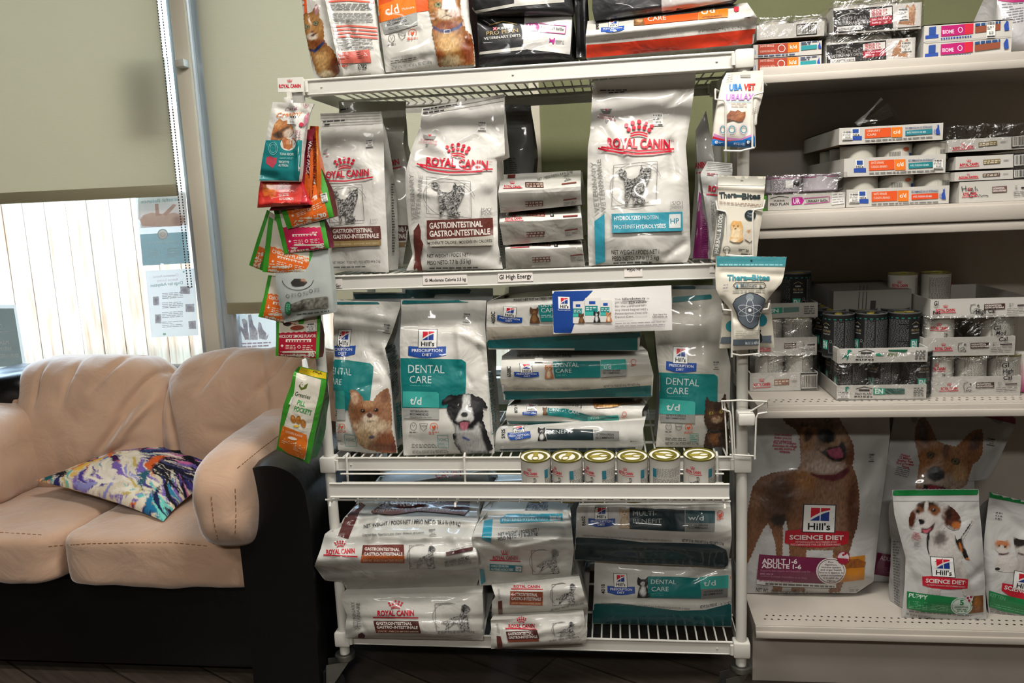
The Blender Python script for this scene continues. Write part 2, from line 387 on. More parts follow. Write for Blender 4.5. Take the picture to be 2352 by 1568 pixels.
def royal(A, p0, p1, h, under=None, crown_s=None, tm=True):
    "ROYAL CANIN with crown and underline; p0,p1 baseline ends"
    dx, dy = p1[0]-p0[0], p1[1]-p0[1]; L = math.hypot(dx, dy); ux, uy = dy/L, -dx/L
    A.text('ROYAL CANIN', p0, p1, h, RED, .035)
    m = ((p0[0]+p1[0])/2+ux*h*1.95, (p0[1]+p1[1])/2+uy*h*1.95)
    crown(A, m[0], m[1], crown_s or h*.95, RED, math.atan2(dy, dx), L > 60)
    if under is not None:
        a = (p0[0]-dx*.1-ux*under*.7, p0[1]-dy*.1-uy*under*.7); b = (p1[0]+dx*.08-ux*under*.75, p1[1]+dy*.08-uy*under*.75)
        if L > 90:
            mm = ((a[0]+b[0])/2-ux*h*.35, (a[1]+b[1])/2-uy*h*.35)
            A.line([a, ((a[0]*.6+mm[0]*.4+0), a[1]*.45+mm[1]*.55), mm, (b[0]*.6+mm[0]*.4, b[1]*.6+mm[1]*.4), b], h*.2, RED)
        else: A.line([a, b], max(h*.16, 1.2), RED)
    if tm and L > 90: A.text('TM', (p1[0]+L*.02, p1[1]+uy*h*.75), (p1[0]+L*.07, p1[1]+uy*h*.75+dy/L*5), h*.2, RED)
def hills_logo(F, border=True):
    "unit frame: square logo 0..1 x 0..1.1"
    if border: F.poly([(0, 0), (1, 0), (1, 1.08), (0, 1.08)], '20252B')
    F.poly([(.03, .03), (.97, .03), (.97, 1.05), (.03, 1.05)], 'F2F1EC')
    F.poly([(.24, .13), (.82, .13), (.82, .2), (.6, .27), (.4, .42), (.24, .54)], 'D01F33')
    F.poly([(.22, .62), (.4, .48), (.6, .35), (.8, .26), (.8, .62)], '1F3F8F')
    F.line([(.12, .66), (.32, .47), (.55, .31), (.92, .2)], F_w(F)*.035, 'F2F1EC')
    F.line([(.525, .13), (.525, .62)], F_w(F)*.03, 'F2F1EC')
    F.text("Hill's", .17, .85, .97, .26, '16181A', .02)
def F_w(F): return math.hypot(*F.ex)
def hills_pd(A, TL, TR, BL, band_l=-.5, band_r=1.45, d=('PRESCRIPTION', 'DIET')):
    F = fr(A, TL, TR, BL)
    F.poly([(band_l, .96), (.0, 1.0), (1, 1.0), (band_r, .98), (band_r, 1.5), (.9, 1.62), (.5, 1.66), (.1, 1.64), (band_l, 1.5)], '1D4A9C')
    hills_logo(F)
    w = band_r-band_l
    F.text(d[0], band_l+w*.1, band_r-w*.1, 1.3, .17, 'E8ECF4', .01)
    F.text(d[1], .5-w*.13, .5+w*.13, 1.54, .16, 'E8ECF4', .01)
def sticker(A, TL, TR, BL, price, seed=0, white=True):
    F = fr(A, TL, TR, BL)
    if white: F.poly([(0, 0), (1, 0), (1, 1), (0, 1)], 'E3E1DA')
    rnd = random.Random(seed); x = .06
    while x < .85:
        w = rnd.uniform(.02, .08); F.poly([(x, .04), (x+w, .04), (x+w, .2), (x, .2)], '26262A', 30); x += w+rnd.uniform(.02, .05)
    F.A.micro([F.p(.05, .28), F.p(.8, .28), F.p(.8, .5), F.p(.05, .5)], 2, '6A6A6E', seed, .4, (3, 8))
    F.text(price, .3, .8, .76, .16, '3A3A3E', .01)
    F.line([(.05, .9), (.95, .9)], max(1.3, math.hypot(*F.ey)*.06), '303034')
def gastro(A, TL, TR, BL, col='5B2A22', sub=None, subcol=None, t=('GASTROINTESTINAL', 'GASTRO-INTESTINALE')):
    F = fr(A, TL, TR, BL); hgt = math.hypot(*F.ey)
    F.poly([(0, 0), (1, 0), (1, 1), (0, 1)], col)
    if sub: F.poly([(0, .74), (1, .74), (1, 1), (0, 1)], subcol or 'B5562C'); k = .74
    else: k = 1
    F.text(t[0], .04, .84, .44*k, .3*k, 'E6DFD6', .025); F.text(t[1], .04, .95, .86*k, .3*k, 'E6DFD6', .025)
    if sub: F.text(sub, .05, .95, .93, .12, 'E9D2B8', .005)
def tabby(A, TL, TR, BL, look=1):
    "standing long-haired tabby in black ink, inside a thin square and circle"
    F = fr(A, TL, TR, BL); s = F_w(F)
    F.line([(0, .02), (.95, 0), (.97, .98), (0, 1)], 1.1, '6B6A66'); F.line([(0, 1), (0, .02)], 1.1, '6B6A66'); F.line([(.97, .98), (0, 1)], 1.1, '6B6A66')
    F.line([(.5+.56*math.cos(a), .52+.52*math.sin(a)) for a in np.linspace(1.0, 6.0, 22)], 1.1, '7B7A76')
    body = [(.28, .98), (.36, .97), (.36, .88), (.42, .72), (.46, .85), (.47, .98), (.56, .99), (.56, .93), (.62, .98), (.74, .98), (.72, .9), (.66, .85), (.68, .7), (.76, .5), (.8, .38), (.83, .3), (.82, .2), (.84, .08), (.76, .14), (.66, .16), (.6, .06), (.58, .17), (.57, .28), (.5, .36), (.36, .38), (.28, .32), (.3, .22), (.24, .14), (.16, .12), (.1, .18), (.13, .24), (.16, .3), (.24, .34), (.26, .5), (.28, .62), (.27, .75), (.3, .88)]
    pts = [F.p(*q) for q in body]; st = max(2.2, s/55)
    ang = math.atan2(F.ex[1], F.ex[0])
    def f(X, Y):
        n = fur(X, Y, s*.05, s*.018, ang+.5, 3); m = fur(X, Y, s*.12, s*.12, 0, 8)
        k = np.clip(.34+1.9*n+.6*m, 0, 1)[:, None]
        return np.array(hx('BDBAB4'))*k+np.array(hx('232322'))*(1-k)
    A.poly(pts, None, st, f)
    F.A.ell(*F.p(.66, .23), s*.018, s*.018, '111111', 8); F.A.ell(*F.p(.76, .23), s*.018, s*.018, '111111', 8)
    F.A.ell(*F.p(.715, .3), s*.02, s*.014, '111111', 8)
    F.line([(.62, .28), (.58, .42)], s*.012, '2A2A2A'); F.line([(.68, .86), (.74, .86)], s*.012, '2A2A2A')
def spaniel(A, TL, TR, BL):
    F = fr(A, TL, TR, BL); s = F_w(F)
    F.line([(0, .05), (.02, 1), (.9, 1)], 1.1, '6B6A66'); F.line([(0, .05), (.5, .03)], 1, '6B6A66')
    F.line([(.35+.42*math.cos(a), .5+.5*math.sin(a)) for a in np.linspace(2.2, 5.2, 16)], 1, '7B7A76')
    body = [(.24, 1), (.32, 1), (.34, .9), (.44, .78), (.56, .72), (.62, .78), (.66, .9), (.68, .98), (.78, 1), (.76, .88), (.82, .92), (.88, .98), (.96, .98), (.9, .88), (.88, .7), (.86, .5), (.86, .34), (.93, .28), (.95, .22), (.88, .12), (.8, .06), (.72, .1), (.69, .22), (.7, .32), (.64, .46), (.5, .5), (.38, .56), (.3, .66), (.18, .68), (.14, .72), (.26, .74), (.3, .8), (.27, .9)]
    pts = [F.p(*q) for q in body]
    def f(X, Y):
        n = fur(X, Y, s*.035, s*.035, 0, 4)
        d = np.hypot(X-F.p(.8, .17)[0], Y-F.p(.8, .17)[1])/s
        k = np.clip(.5+1.7*n, 0, 1)*np.clip((d-.04)/.12, .12, 1); k = k[:, None]
        return np.array(hx('D2CFC8'))*k+np.array(hx('1D1D1C'))*(1-k)
    A.poly(pts, None, max(2.2, s/45), f)
    F.A.ell(*F.p(.76, .24), s*.035, s*.09, '1B1B1B', 10)
def little_dog(A, cx, cy, h, kind):
    "tiny printed pet beside the block of colour"
    P = {'chi': ('B9784A', 'E6CDB0'), 'col': ('18181A', 'D8D8D6'), 'cat': ('5A3D26', '8A6238'), 'wd': ('C9AD8A', 'DCC6A8'), 'tux': ('1A1A1C', 'D9D8D4')}[kind]
    T = lambda pts: [(cx+x*h, cy+y*h) for x, y in pts]
    A.poly(T([(-.3, 0), (-.24, -.35), (-.16, -.55), (-.28, -.62), (-.3, -.8), (-.26, -1), (-.12, -.88), (.08, -.88), (.2, -1), (.24, -.8), (.2, -.62), (.14, -.55), (.26, -.3), (.34, 0)]), None, 2.5, pic(P[0], [('e', cx-.02*h, cy-.3*h, .14*h, .22*h, 0, P[1], .5), ('e', cx-.03*h, cy-.68*h, .1*h, .09*h, 0, P[1], .5), ('e', cx-.1*h, cy-.76*h, .03*h, .03*h, 0, '101010', .2), ('e', cx+.05*h, cy-.76*h, .03*h, .03*h, 0, '101010', .2), ('e', cx-.03*h, cy-.66*h, .035*h, .025*h, 0, '181012', .2)], .4, (2, 4)))
def atom_badge(A, cx, cy, r, col, n=6):
    A.ring(cx, cy, r, r, max(1.2, r*.13), col, 16); A.line([(cx-r*.5, cy), (cx+r*.5, cy)], 1.1, col); A.line([(cx, cy-r*.5), (cx, cy+r*.5)], 1.1, col)
def badges(A, p0, p1, r, blk='6E6E6A'):
    "three small seals in a row"
    for k, col in ((0, blk), (.5, blk), (1, 'D2552F')):
        x = p0[0]+(p1[0]-p0[0])*k; y = p0[1]+(p1[1]-p0[1])*k
        if k == .5: A.line([(x-r, y-r*.8), (x+r, y-r*.8), (x+r*.7, y+r*.4), (x, y+r*1.1), (x-r*.7, y+r*.4)], 1.2, col, True); A.text('S+OX', (x-r*.8, y+r*.15), (x+r*.8, y+r*.15), r*.6, col, .01)
        elif k == 1:
            A.ring(x, y, r, r, 1.3, col, 14, PI*.8, PI*2.2); A.poly([(x-r*.5, y-r*.3), (x, y-r*.1), (x+r*.4, y-r*.6), (x+r*.5, y), (x+r*.1, y+r*.5), (x, y+r*.8), (x-r*.4, y+r*.3)], col)
            A.micro([(x-r*1.3, y+r*1.1), (x+r*1.3, y+r*1.1), (x+r*1.3, y+r*1.9), (x-r*1.3, y+r*1.9)], 2, col, 3, .5, (3, 7))
        else:
            A.ring(x, y, r*.8, r, 1.2, col, 14); A.line([(x-r*.3, y-r*.4), (x, y+r*.4), (x+r*.3, y-r*.4)], 1.1, col)
            A.micro([(x-r, y+r*1.2), (x+r, y+r*1.2), (x+r, y+r*1.7), (x-r, y+r*1.7)], 1, col, 5, .6, (3, 7))
# ------------------------------------------------------------------ room shell
WY = 2.72                      # inner face of the window wall
def S(mb, name, mt, **k): return mb.build(name, mt, smooth=30, kind='structure', **k)
b = MB(); b.box(-4.5, 3.6, -3.2, WY+.2, -.1, 0); S(b, 'floor', 'floor')
b = MB(); b.box(-4.5, 3.6, -3.2, WY+.2, 2.7, 2.8); S(b, 'ceiling', 'cream')
b = MB(); b.box(-4.6, -4.5, -3.2, WY+.2, 0, 2.7); S(b, 'wall_left', 'dim')
b = MB(); b.box(3.6, 3.7, -3.2, WY+.2, 0, 2.7); S(b, 'wall_right', 'dim')
b = MB(); b.box(-4.5, 3.6, -3.3, -3.2, 0, 2.7); S(b, 'wall_front', 'dim')
X1, X2, SILL, HEAD = -1.475, -1.375, .715, 2.5      # mullion between the windows, sill and head heights
XR = -.245
b = MB()
b.box(-4.5, XR, WY, WY+.2, 0, SILL-.03); b.box(-4.5, XR, WY, WY+.2, HEAD, 2.7); b.box(XR, 3.6, WY, WY+.2, 0, 2.7); b.box(-4.5, -3.35, WY, WY+.2, SILL-.03, HEAD)
S(b, 'wall_back', 'wall')
def window(n, x0, x1):
    r = bpy.data.objects.new('window_%d' % n, None); C.objects.link(r); r['kind'] = 'structure'; r.location = ((x0+x1)/2, WY, SILL)
    f = MB(); w = .022
    for q in ((x0, x0+w, SILL, HEAD), (x1-w, x1, SILL, HEAD)): f.box(q[0], q[1], WY+.005, WY+.07, q[2], q[3], mi=0, bev=.004)
    f.box(x0, x1, WY+.005, WY+.07, SILL, SILL+w, bev=.004); f.box(x0, x1, WY+.005, WY+.07, HEAD-w, HEAD, bev=.004)
    part(f, 'window_frame', 'alu', r)
    g = MB(); g.box(x0+w*.8, x1-w*.8, WY+.03, WY+.036, SILL+w*.8, HEAD-w*.8); part(g, 'pane', 'glass', r)
    return r
window(1, -3.35, X1); window(2, X2, XR)
b = MB(); b.box(X1, X2-.045, WY-.012, WY+.12, SILL-.03, HEAD, bev=.004); S(b, 'trim_1', 'frame')
b = MB(); b.tube([(X2-.045, WY+.01, SILL-.03), (X2-.045, WY+.01, HEAD)], .012, n=12); b.box(X2-.034, X2, WY+.01, WY+.12, SILL-.03, HEAD, bev=.003); S(b, 'trim_2', 'alu')
b = MB(); b.box(-3.4, XR+.02, WY-.03, WY+.12, SILL-.035, SILL, bev=.006); b.box(-3.4, XR+.02, WY-.012, WY, SILL-.1, SILL-.035, bev=.004); S(b, 'trim_3', 'frame')
b = MB(); b.box(XR-.03, XR+.012, WY-.014, WY+.1, SILL, HEAD, bev=.004); S(b, 'trim_4', 'frame')
b = MB(); b.box(XR+.02, 3.6, WY-.012, WY, 0, .1, bev=.003); S(b, 'baseboard_back', 'frame')
# ------------------------------------------------------------------ roller blinds
def blind(x0, x1, zb, label, folds=0):
    r = thing('roller_blind', ((x0+x1)/2, WY-.03, HEAD), label, 'blind', 'roller blinds')
    n = 60; m = 40; b = MB(); vs = []
    for j in range(m+1):
        z = zb+.035+(HEAD-.02-zb-.035)*j/m
        for i in range(n+1):
            x = x0+(x1-x0)*i/n
            y = WY-.022+.0025*V(x*3, z*1.5, 3)
            if folds: y -= .012*math.exp(-((z-zb-.09)/.022)**2)
            vs.append((x, y, z))
    b.add(vs, [(j*(n+1)+i, j*(n+1)+i+1, (j+1)*(n+1)+i+1, (j+1)*(n+1)+i) for j in range(m) for i in range(n)])
    part(b, 'fabric', 'blind', r)
    b = MB(); b.box(x0, x1, WY-.03, WY-.014, zb, zb+.04, col='9C9478', bev=.004); part(b, 'bottom_bar', 'plastic', r)
    b = MB(); b.tube([(x0, WY-.025, HEAD-.01), (x1, WY-.025, HEAD-.01)], .025, n=16); part(b, 'roller', 'frame', r)
    return r
z1 = at(215, 459, WY-.02).z
r1 = blind(-3.3, X1-.035, z1, 'wide grey roller blind half lowered over the left window above the fence view')
b = MB()
for k in range(150):
    z = 1.06+k*.0095
    if z > HEAD-.02: break
    for dx in (0, .014): b.box(X1-.03+dx-.0016, X1-.03+dx+.0016, WY-.033, WY-.030, z, z+.006, col='5A5A56')
b.tube([(X1-.03, WY-.0315, 1.065), (X1-.023, WY-.0315, 1.058), (X1-.016, WY-.0315, 1.065)], .0012, col='5A5A56'); part(b, 'pull_chain', 'plastic', r1)
z2 = at(570, 720, WY-.02).z
blind(X2+.005, XR-.02, z2, 'grey roller blind lowered almost to the sofa behind the hanging treats', 1)
b = MB(); q = at(413, 147, WY-.03); b.box(q.x-.01, q.x+.025, WY-.05, WY-.01, q.z-.012, q.z+.014, col='C9C6BA', bev=.004)
b.build('latch', 'plastic', label='small cream plastic window latch on the frame beside the blind chain', cat='latch')
# ------------------------------------------------------------------ outside: fence, ground
fr_ = thing('fence', (-2.8, 4.6, 0), 'pale board fence outside the left window', 'fence')
rnd = random.Random(4); x = -9.0; k = 0
b = MB()
while x < 1.5:
    w = .142+rnd.uniform(-.004, .004)
    b.box(x, x+w-.006, 4.6+rnd.uniform(0, .006), 4.62, .05, 1.95); x += w
part(b, 'board_panel', 'fence', fr_)
b = MB()
for z in (.5, 1.6): b.box(-9, 1.5, 4.625, 4.66, z, z+.09)
part(b, 'rail', 'fence', fr_)
b = MB(); b.box(-12, 6, WY+.2, 30, -.06, -.01); tag(b.build('ground', 'cream', smooth=0), kind='structure')
sun = bpy.data.lights.new('sun', 'SUN'); sun.energy = 6.0; sun.angle = .02; sun.color = (1, .96, .9)
so = bpy.data.objects.new('sun', sun); C.objects.link(so); so.rotation_euler = (math.radians(38), 0, math.radians(-18)); so['kind'] = 'structure'
# ------------------------------------------------------------------ posters on the glass (seen from behind, so mirrored)
GY = WY+.028
def poster(px, label, name='poster', flip=True):
    "px: TL TR BR BL of the sheet"
    b = MB(); q = [at(x, y, GY) for x, y in px]
    n = 8; vs = []
    for j in range(n+1):
        for i in range(n+1):
            a, c = i/n, j/n; vs.append(q[0].lerp(q[1], a).lerp(q[3].lerp(q[2], a), c))
    b.add(vs, [(j*(n+1)+i, j*(n+1)+i+1, (j+1)*(n+1)+i+1, (j+1)*(n+1)+i) for j in range(n) for i in range(n)], 'F2F2EE')
    A = Art(b, off=.0004); A.wash = .25; return b, A
def mtext(A, t, p0, p1, h, col, bold=0): A.text(t, p1, p0, -h, col, bold)   # mirror writing (read from outside)
b, A = poster([(310, 440), (426, 440), (438, 604), (328, 610)], '')
A.poly([(310, 440), (426, 440), (431, 517), (318, 524)], 'EFE6E2')
A.poly([(322, 538), (433, 532), (438, 604), (328, 610)], '96D0E0')
mtext(A, 'Blissful Balance', (324, 467), (412, 461), 8, '9CCBD8', .01)
A.poly([(322, 505), (330, 494), (348, 488), (380, 492), (400, 488), (420, 494), (424, 506), (416, 519), (390, 520), (350, 520), (326, 518)], None, 5, pic('EBC6B4', [('e', 412, 508, 14, 12, 0, 'C79A86', .5), ('e', 340, 508, 18, 9, 0, 'EBC3B0', .5)], .1, (8, 8)))
A.poly([(356, 468), (364, 468), (366, 490), (372, 494), (358, 496)], 'DDAF9B'); A.poly([(398, 468), (386, 480), (374, 492), (382, 496), (396, 482), (406, 470)], 'DDAF9B')
A.ell(374, 538, 13, 13, 'F6F6F2', 20); A.ring(374, 538, 11, 11, 1.6, '8FCBDC'); A.ring(374, 538, 5, 5, 1.2, 'D8C9A8')
mtext(A, 'massage service', (340, 560), (414, 557), 7, 'D6EEF4'); A.micro([(340, 570), (364, 569), (366, 592), (342, 594)], 4, 'C4E6EF', 1); A.micro([(384, 568), (408, 567), (410, 590), (386, 592)], 4, 'C4E6EF', 2)
b.build('poster', 'poster', label='massage poster with a blue lower half stuck on the left window', cat='poster')
b, A = poster([(334, 622), (446, 616), (456, 770), (348, 775)], '')
A.P_ = 0
mtext(A, 'Chemainus Animal', (352, 638), (410, 634), 6, 'D3B9CE'); mtext(A, 'Rescue Society', (360, 647), (408, 644), 6, 'D3B9CE')
mtext(A, 'Dogs for Adoption', (346, 659), (420, 652), 7, '7FAFA6', .015)
for i, (x, y, w, h) in enumerate(((414, 658, 22, 17), (351, 681, 14, 20), (426, 698, 20, 18), (356, 722, 14, 20), (433, 737, 17, 18))):
    A.poly([(x, y), (x+w, y-1), (x+w+1, y+h), (x+1, y+h)], None, 3, pic('CCD0DA', [('e', x+w*.5, y+h*.45, w*.3, h*.3, 0, '9294A8', .4), ('e', x+w*.6, y+h*.7, w*.3, h*.2, 0, 'A6A8B8', .4)], .5, (3, 3), 0, i))
for i in range(4): A.micro([(372, 672+i*22), (420, 669+i*22), (421, 684+i*22), (373, 687+i*22)], 4, 'C9CDD6', i)
A.poly([(420, 622), (424, 622), (424, 626), (420, 626)], '8ED0B4'); A.ell(378, 767, 4, 3, 'A8DDC6', 8)
b.build('poster', 'poster', label='white dogs for adoption notice with five small photos, below the massage poster', cat='poster')
b, A = poster([(521, 722), (660, 720), (664, 838), (528, 840)], '')
def petfn(x0, y0, s, sd): return pic('D0CEDA', [('e', x0, y0, s*.5, s*.6, 0, '9C9AAE', .6)], .5, (4, 4), 0, sd)
for i, (pts) in enumerate([[(543, 742), (550, 745), (566, 762), (570, 778), (564, 780), (556, 764)], [(555, 733), (562, 731), (568, 738), (570, 760), (574, 780), (562, 780), (560, 755)], [(570, 722), (577, 722), (582, 745), (592, 760), (592, 780), (575, 780), (572, 750)], [(594, 738), (600, 742), (603, 755), (612, 765), (610, 780), (596, 778), (592, 757)], [(618, 766), (611, 772), (610, 780), (614, 778)]]):
    A.poly(pts, None, 3, petfn(pts[0][0]+12, pts[0][1]+22, 22, i))
A.poly([(532, 728), (540, 727), (544, 731), (536, 733)], '9FD2C8')
for i in range(3): A.micro([(552, 786+i*7), (622, 783+i*7), (623, 789+i*7), (553, 792+i*7)], 1, 'C9AFC0', i, .55)
A.micro([(556, 808), (618, 805), (619, 822), (557, 825)], 4, 'C4C8D4', 8)
b.build('poster', 'poster', label='white notice with a drawn group of cats and dogs below the second blind', cat='poster')
b, A = poster([(-40, 700), (36, 700), (62, 848), (-30, 852)], '')
A.poly([(-40, 708), (32, 708), (53, 840), (-30, 843)], '86A09E')
A.line([(0, 762), (24, 761)], 1.6, 'D4DDD9'); A.ring(-1, 750, 6, 6, 1.4, 'D4DDD9', 12)
mtext(A, 'PLEASE BE KIND', (-50, 793), (20, 790), 8, 'E2E8E5', .03); mtext(A, 'AND PATIENT WITH', (-56, 807), (28, 804), 8, 'E2E8E5', .03); mtext(A, 'OUR HARD WORKING', (-50, 822), (43, 820), 8, 'E2E8E5', .03)
b.build('sign', 'poster', label='grey green sign with white capitals standing in the left window, at the far left', cat='sign')
b = MB(); n = [at(300, 138, WY+.04), at(379, 132, WY+.04), at(393, 301, WY+.04), at(318, 306, WY+.04)]; b.slab([(q.x, WY+.039, q.z) for q in n], (0, .0004, 0), 'F4F0E4')
b.build('notice', 'poster', label='sheet of paper taped outside the glass, seen as a dark oblong through the left blind', cat='notice')

# ------------------------------------------------------------------ sofa
def cushion(c, sx, sy, sz, e=.28, nx=30, ny=30, seed=0, wr=.006, rotx=0, folds=None, dome=.0, sag=None):
    "superellipsoid-like cushion with wrinkles; returns verts, faces"
    bm = bmesh.new(); bmesh.ops.create_cube(bm, size=2)
    bmesh.ops.subdivide_edges(bm, edges=bm.edges[:], cuts=nx, use_grid_fill=True)
    R = Matrix.Rotation(rotx, 4, 'X')
    for v in bm.verts:
        p = v.co.copy(); n = p.normalized()
        k = 8 if e < .2 else (3.3 if e > .35 else 5)
        L = (abs(p.x)**k+abs(p.y)**k+abs(p.z)**k)**(1/k)
        q = p/L
        d = dome*(1-min(1, q.x*q.x))*(1-min(1, (q.y if sy > sz else q.z)**2))
        q = Vector((q.x*sx/2, q.y*sy/2, q.z*sz/2))
        ax = 'z' if sz <= sy else 'y'
        s = (1 if (q.z > 0) else -1) if ax == 'z' else (1 if q.y > 0 else -1)
        if ax == 'z': q.z += s*d
        else: q.y += s*d
        w = wr*(V(q.x*7+seed, q.y*7, q.z*7)+.6*V(q.x*16, q.y*16+seed, q.z*16))
        if folds: w += folds(q)
        nn = Vector((n.x/sx, n.y/sy, n.z/sz)).normalized(); q += nn*w
        v.co = R @ q + Vector(c)
    return bm
sofa = thing('loveseat', (-1.5, 2.25, 0), 'two seat sofa with beige suede cushions and a black leather frame under the window', 'sofa')
def sp(bm, name, mt, **k): b = MB(); b.bm(bm, 'FFFFFF'); return part(b, name, mt, sofa, smooth=180, **k)
b = MB(); b.box(-2.2, -.84, 1.985, 2.62, .03, .30, bev=.02); part(b, 'base', 'leather', sofa)
b = MB(); b.box(-2.2, -.84, 2.50, 2.66, .2, .80, bev=.05); part(b, 'back_frame', 'leather', sofa)
FL = lambda q: -.004*max(0, math.sin((q.x*1.3+q.z*2.2)*26+2*V(q.x*5, q.z*5, 1)))**6*(1 if q.y < 0 else .2)
sp(cushion((-1.245, 2.185, .378), .60, .55, .155, .1, seed=3, dome=.012), 'seat_cushion', 'suede')
sp(cushion((-1.86, 2.185, .378), .62, .55, .15, .1, seed=8, dome=.006), 'seat_cushion', 'suede')
def back_folds(cx, side):
    def f(q):
        k = 0
        if q.y < .02:
            for (x0, z0, x1, z1, w, a) in side:
                dx, dz = x1-x0, z1-z0; L2 = dx*dx+dz*dz; t = max(0, min(1, ((q.x-x0)*dx+(q.z-z0)*dz)/L2)); d = math.hypot(q.x-x0-t*dx, q.z-z0-t*dz)
                k -= a*math.exp(-(d/w)**2)*math.sin(PI*max(.02, t)) if t < 1 else 0
        return k
    return f
sp(cushion((-1.735, 2.445, .632), .58, .27, .47, .4, 72, seed=2, rotx=-.2, dome=.03, wr=.009, folds=back_folds(0, [(.27, .16, .04, -.16, .014, .03), (.28, .22, .12, -.02, .012, .022), (.27, .1, .12, -.1, .012, -.02), (-.12, .22, -.14, .04, .010, .014), (.22, -.04, -.06, -.2, .014, .024), (.0, .24, -.03, .05, .010, .014), (-.22, .2, -.25, -.1, .015, .015), (.16, .24, .06, .1, .012, .018)])), 'back_cushion', 'suede')
sp(cushion((-1.12, 2.445, .637), .71, .27, .48, .4, 72, seed=5, rotx=-.2, dome=.03, wr=.010, folds=back_folds(0, [(.0, .24, .06, .0, .012, .02), (.12, .24, -.04, .04, .010, .018), (.2, .24, .1, .1, .014, .024), (-.33, .14, -.25, -.18, .014, .022), (.25, .24, .22, .06, .012, .022), (-.1, .24, -.2, .08, .012, .018), (-.2, -.02, .1, -.04, .02, .01)])), 'back_cushion', 'suede')
# arms: leather body with suede pad
def arm(x0, x1, nm):
    bm = bmesh.new(); n = 28; m = 18; rows = []
    prof = []
    for i in range(n+1):     # outline in XZ: up the outside, over, down the inside
        t = i/n; a = PI*t
        x = (x0+x1)/2+(x1-x0)/2*math.cos(a)*(1.0); z = .585+.085*math.sin(a) if 0 < t < 1 else .05
        prof.append((x, z))
    prof = [(x1-.01, .04), (x1, .3), (x1+.005, .52)]+prof[1:-1]+[(x0, .5), (x0, .3), (x0, .04)]
    for j in range(m+1):
        y = 1.90+.72*j/m; f = 1-math.exp(-(j)*1.2)*.0; ring = []
        s = 1 if j > 0 else .97
        for (x, z) in prof:
            cx = (x0+x1)/2; ring.append(bm.verts.new(((cx+(x-cx)*s), y-(.0 if j else 0)+.003*V(x*8, y*6, z*8), (z if z < .1 else z*(1 if j else .988)+.006*V(y*4, x*4, 2)))))
        rows.append(ring)
    for a, c in zip(rows, rows[1:]):
        for i in range(len(a)-1): bm.faces.new((a[i], a[i+1], c[i+1], c[i]))
        bm.faces.new((a[-1], a[0], c[0], c[-1]))
    bm.faces.new(rows[0][::-1]); bm.faces.new(rows[-1])
    b = MB(); b.bm(bm, 'FFFFFF'); return part(b, nm, 'leather', sofa, smooth=50)
arm(-1.00, -.80, 'arm')
arm(-2.27, -2.05, 'arm')
b = MB(); b.bm(cushion((-2.04, 2.50, .70), .26, .28, .24, .3, 16, seed=4, wr=.01), 'FFFFFF'); part(b, 'wing', 'leather', sofa, smooth=180)
sp(cushion((-1.015, 2.12, .575), .175, .62, .28, .4, 26, seed=11, wr=.008, rotx=.03, dome=.0), 'arm_pad', 'suede')
sp(cushion((-2.0, 2.26, .58), .28, .47, .28, .4, 24, seed=13, wr=.008, dome=.01), 'arm_pad', 'suede')
b = MB()
def seam(pts, dash=.006, gap=.004):
    pts = [Vector(p) for p in pts]
    for a, c in zip(pts, pts[1:]):
        L = (c-a).length; n = max(1, int(L/(dash+gap)))
        for i in range(n): b.tube([a.lerp(c, i/n), a.lerp(c, (i+.6)/n)], .0011, n=4)
tgt = {}
dgp = bpy.context.evaluated_depsgraph_get()
cush = [o for o in sofa.children if 'cushion' in o.name or 'pad' in o.name]
def sofa_bvh():
    vs = []; fs = []
    for o in cush:
        k = len(vs); vs += [v.co+sofa.location for v in o.data.vertices]; fs += [[k+i for i in p.vertices] for p in o.data.polygons]
    return BVHTree.FromPolygons(vs, fs)
SB = sofa_bvh()
def on_sofa(x, y):
    d = ray(x, y).normalized(); h = SB.ray_cast(CAM, d); return (h[0]-d*.001) if h[0] else None
def pxseam(pp):
    q = []
    for (x0, y0), (x1, y1) in zip(pp, pp[1:]):
        n = max(1, int(math.hypot(x1-x0, y1-y0)/12))
        q += [on_sofa(x0+(x1-x0)*i/n, y0+(y1-y0)*i/n) for i in range(n+1)]
    for a, c in zip(q, q[1:]):
        if a is not None and c is not None and (a-c).length < .06: seam([a, c])
def pxs(pp):
    global b
    b = MB(); pxseam(pp); part(b, 'stitching', 'thread', sofa)
pxs([(112, 1254), (200, 1248), (300, 1246), (400, 1246), (480, 1254)]); pxs([(118, 1345), (200, 1350), (300, 1352), (530, 1352)])
pxs([(0, 1222), (100, 1228)]); pxs([(485, 1140), (490, 1190), (500, 1240)]); pxs([(540, 1122), (542, 1180), (540, 1230)]); pxs([(545, 1075), (600, 1030), (640, 1000)])
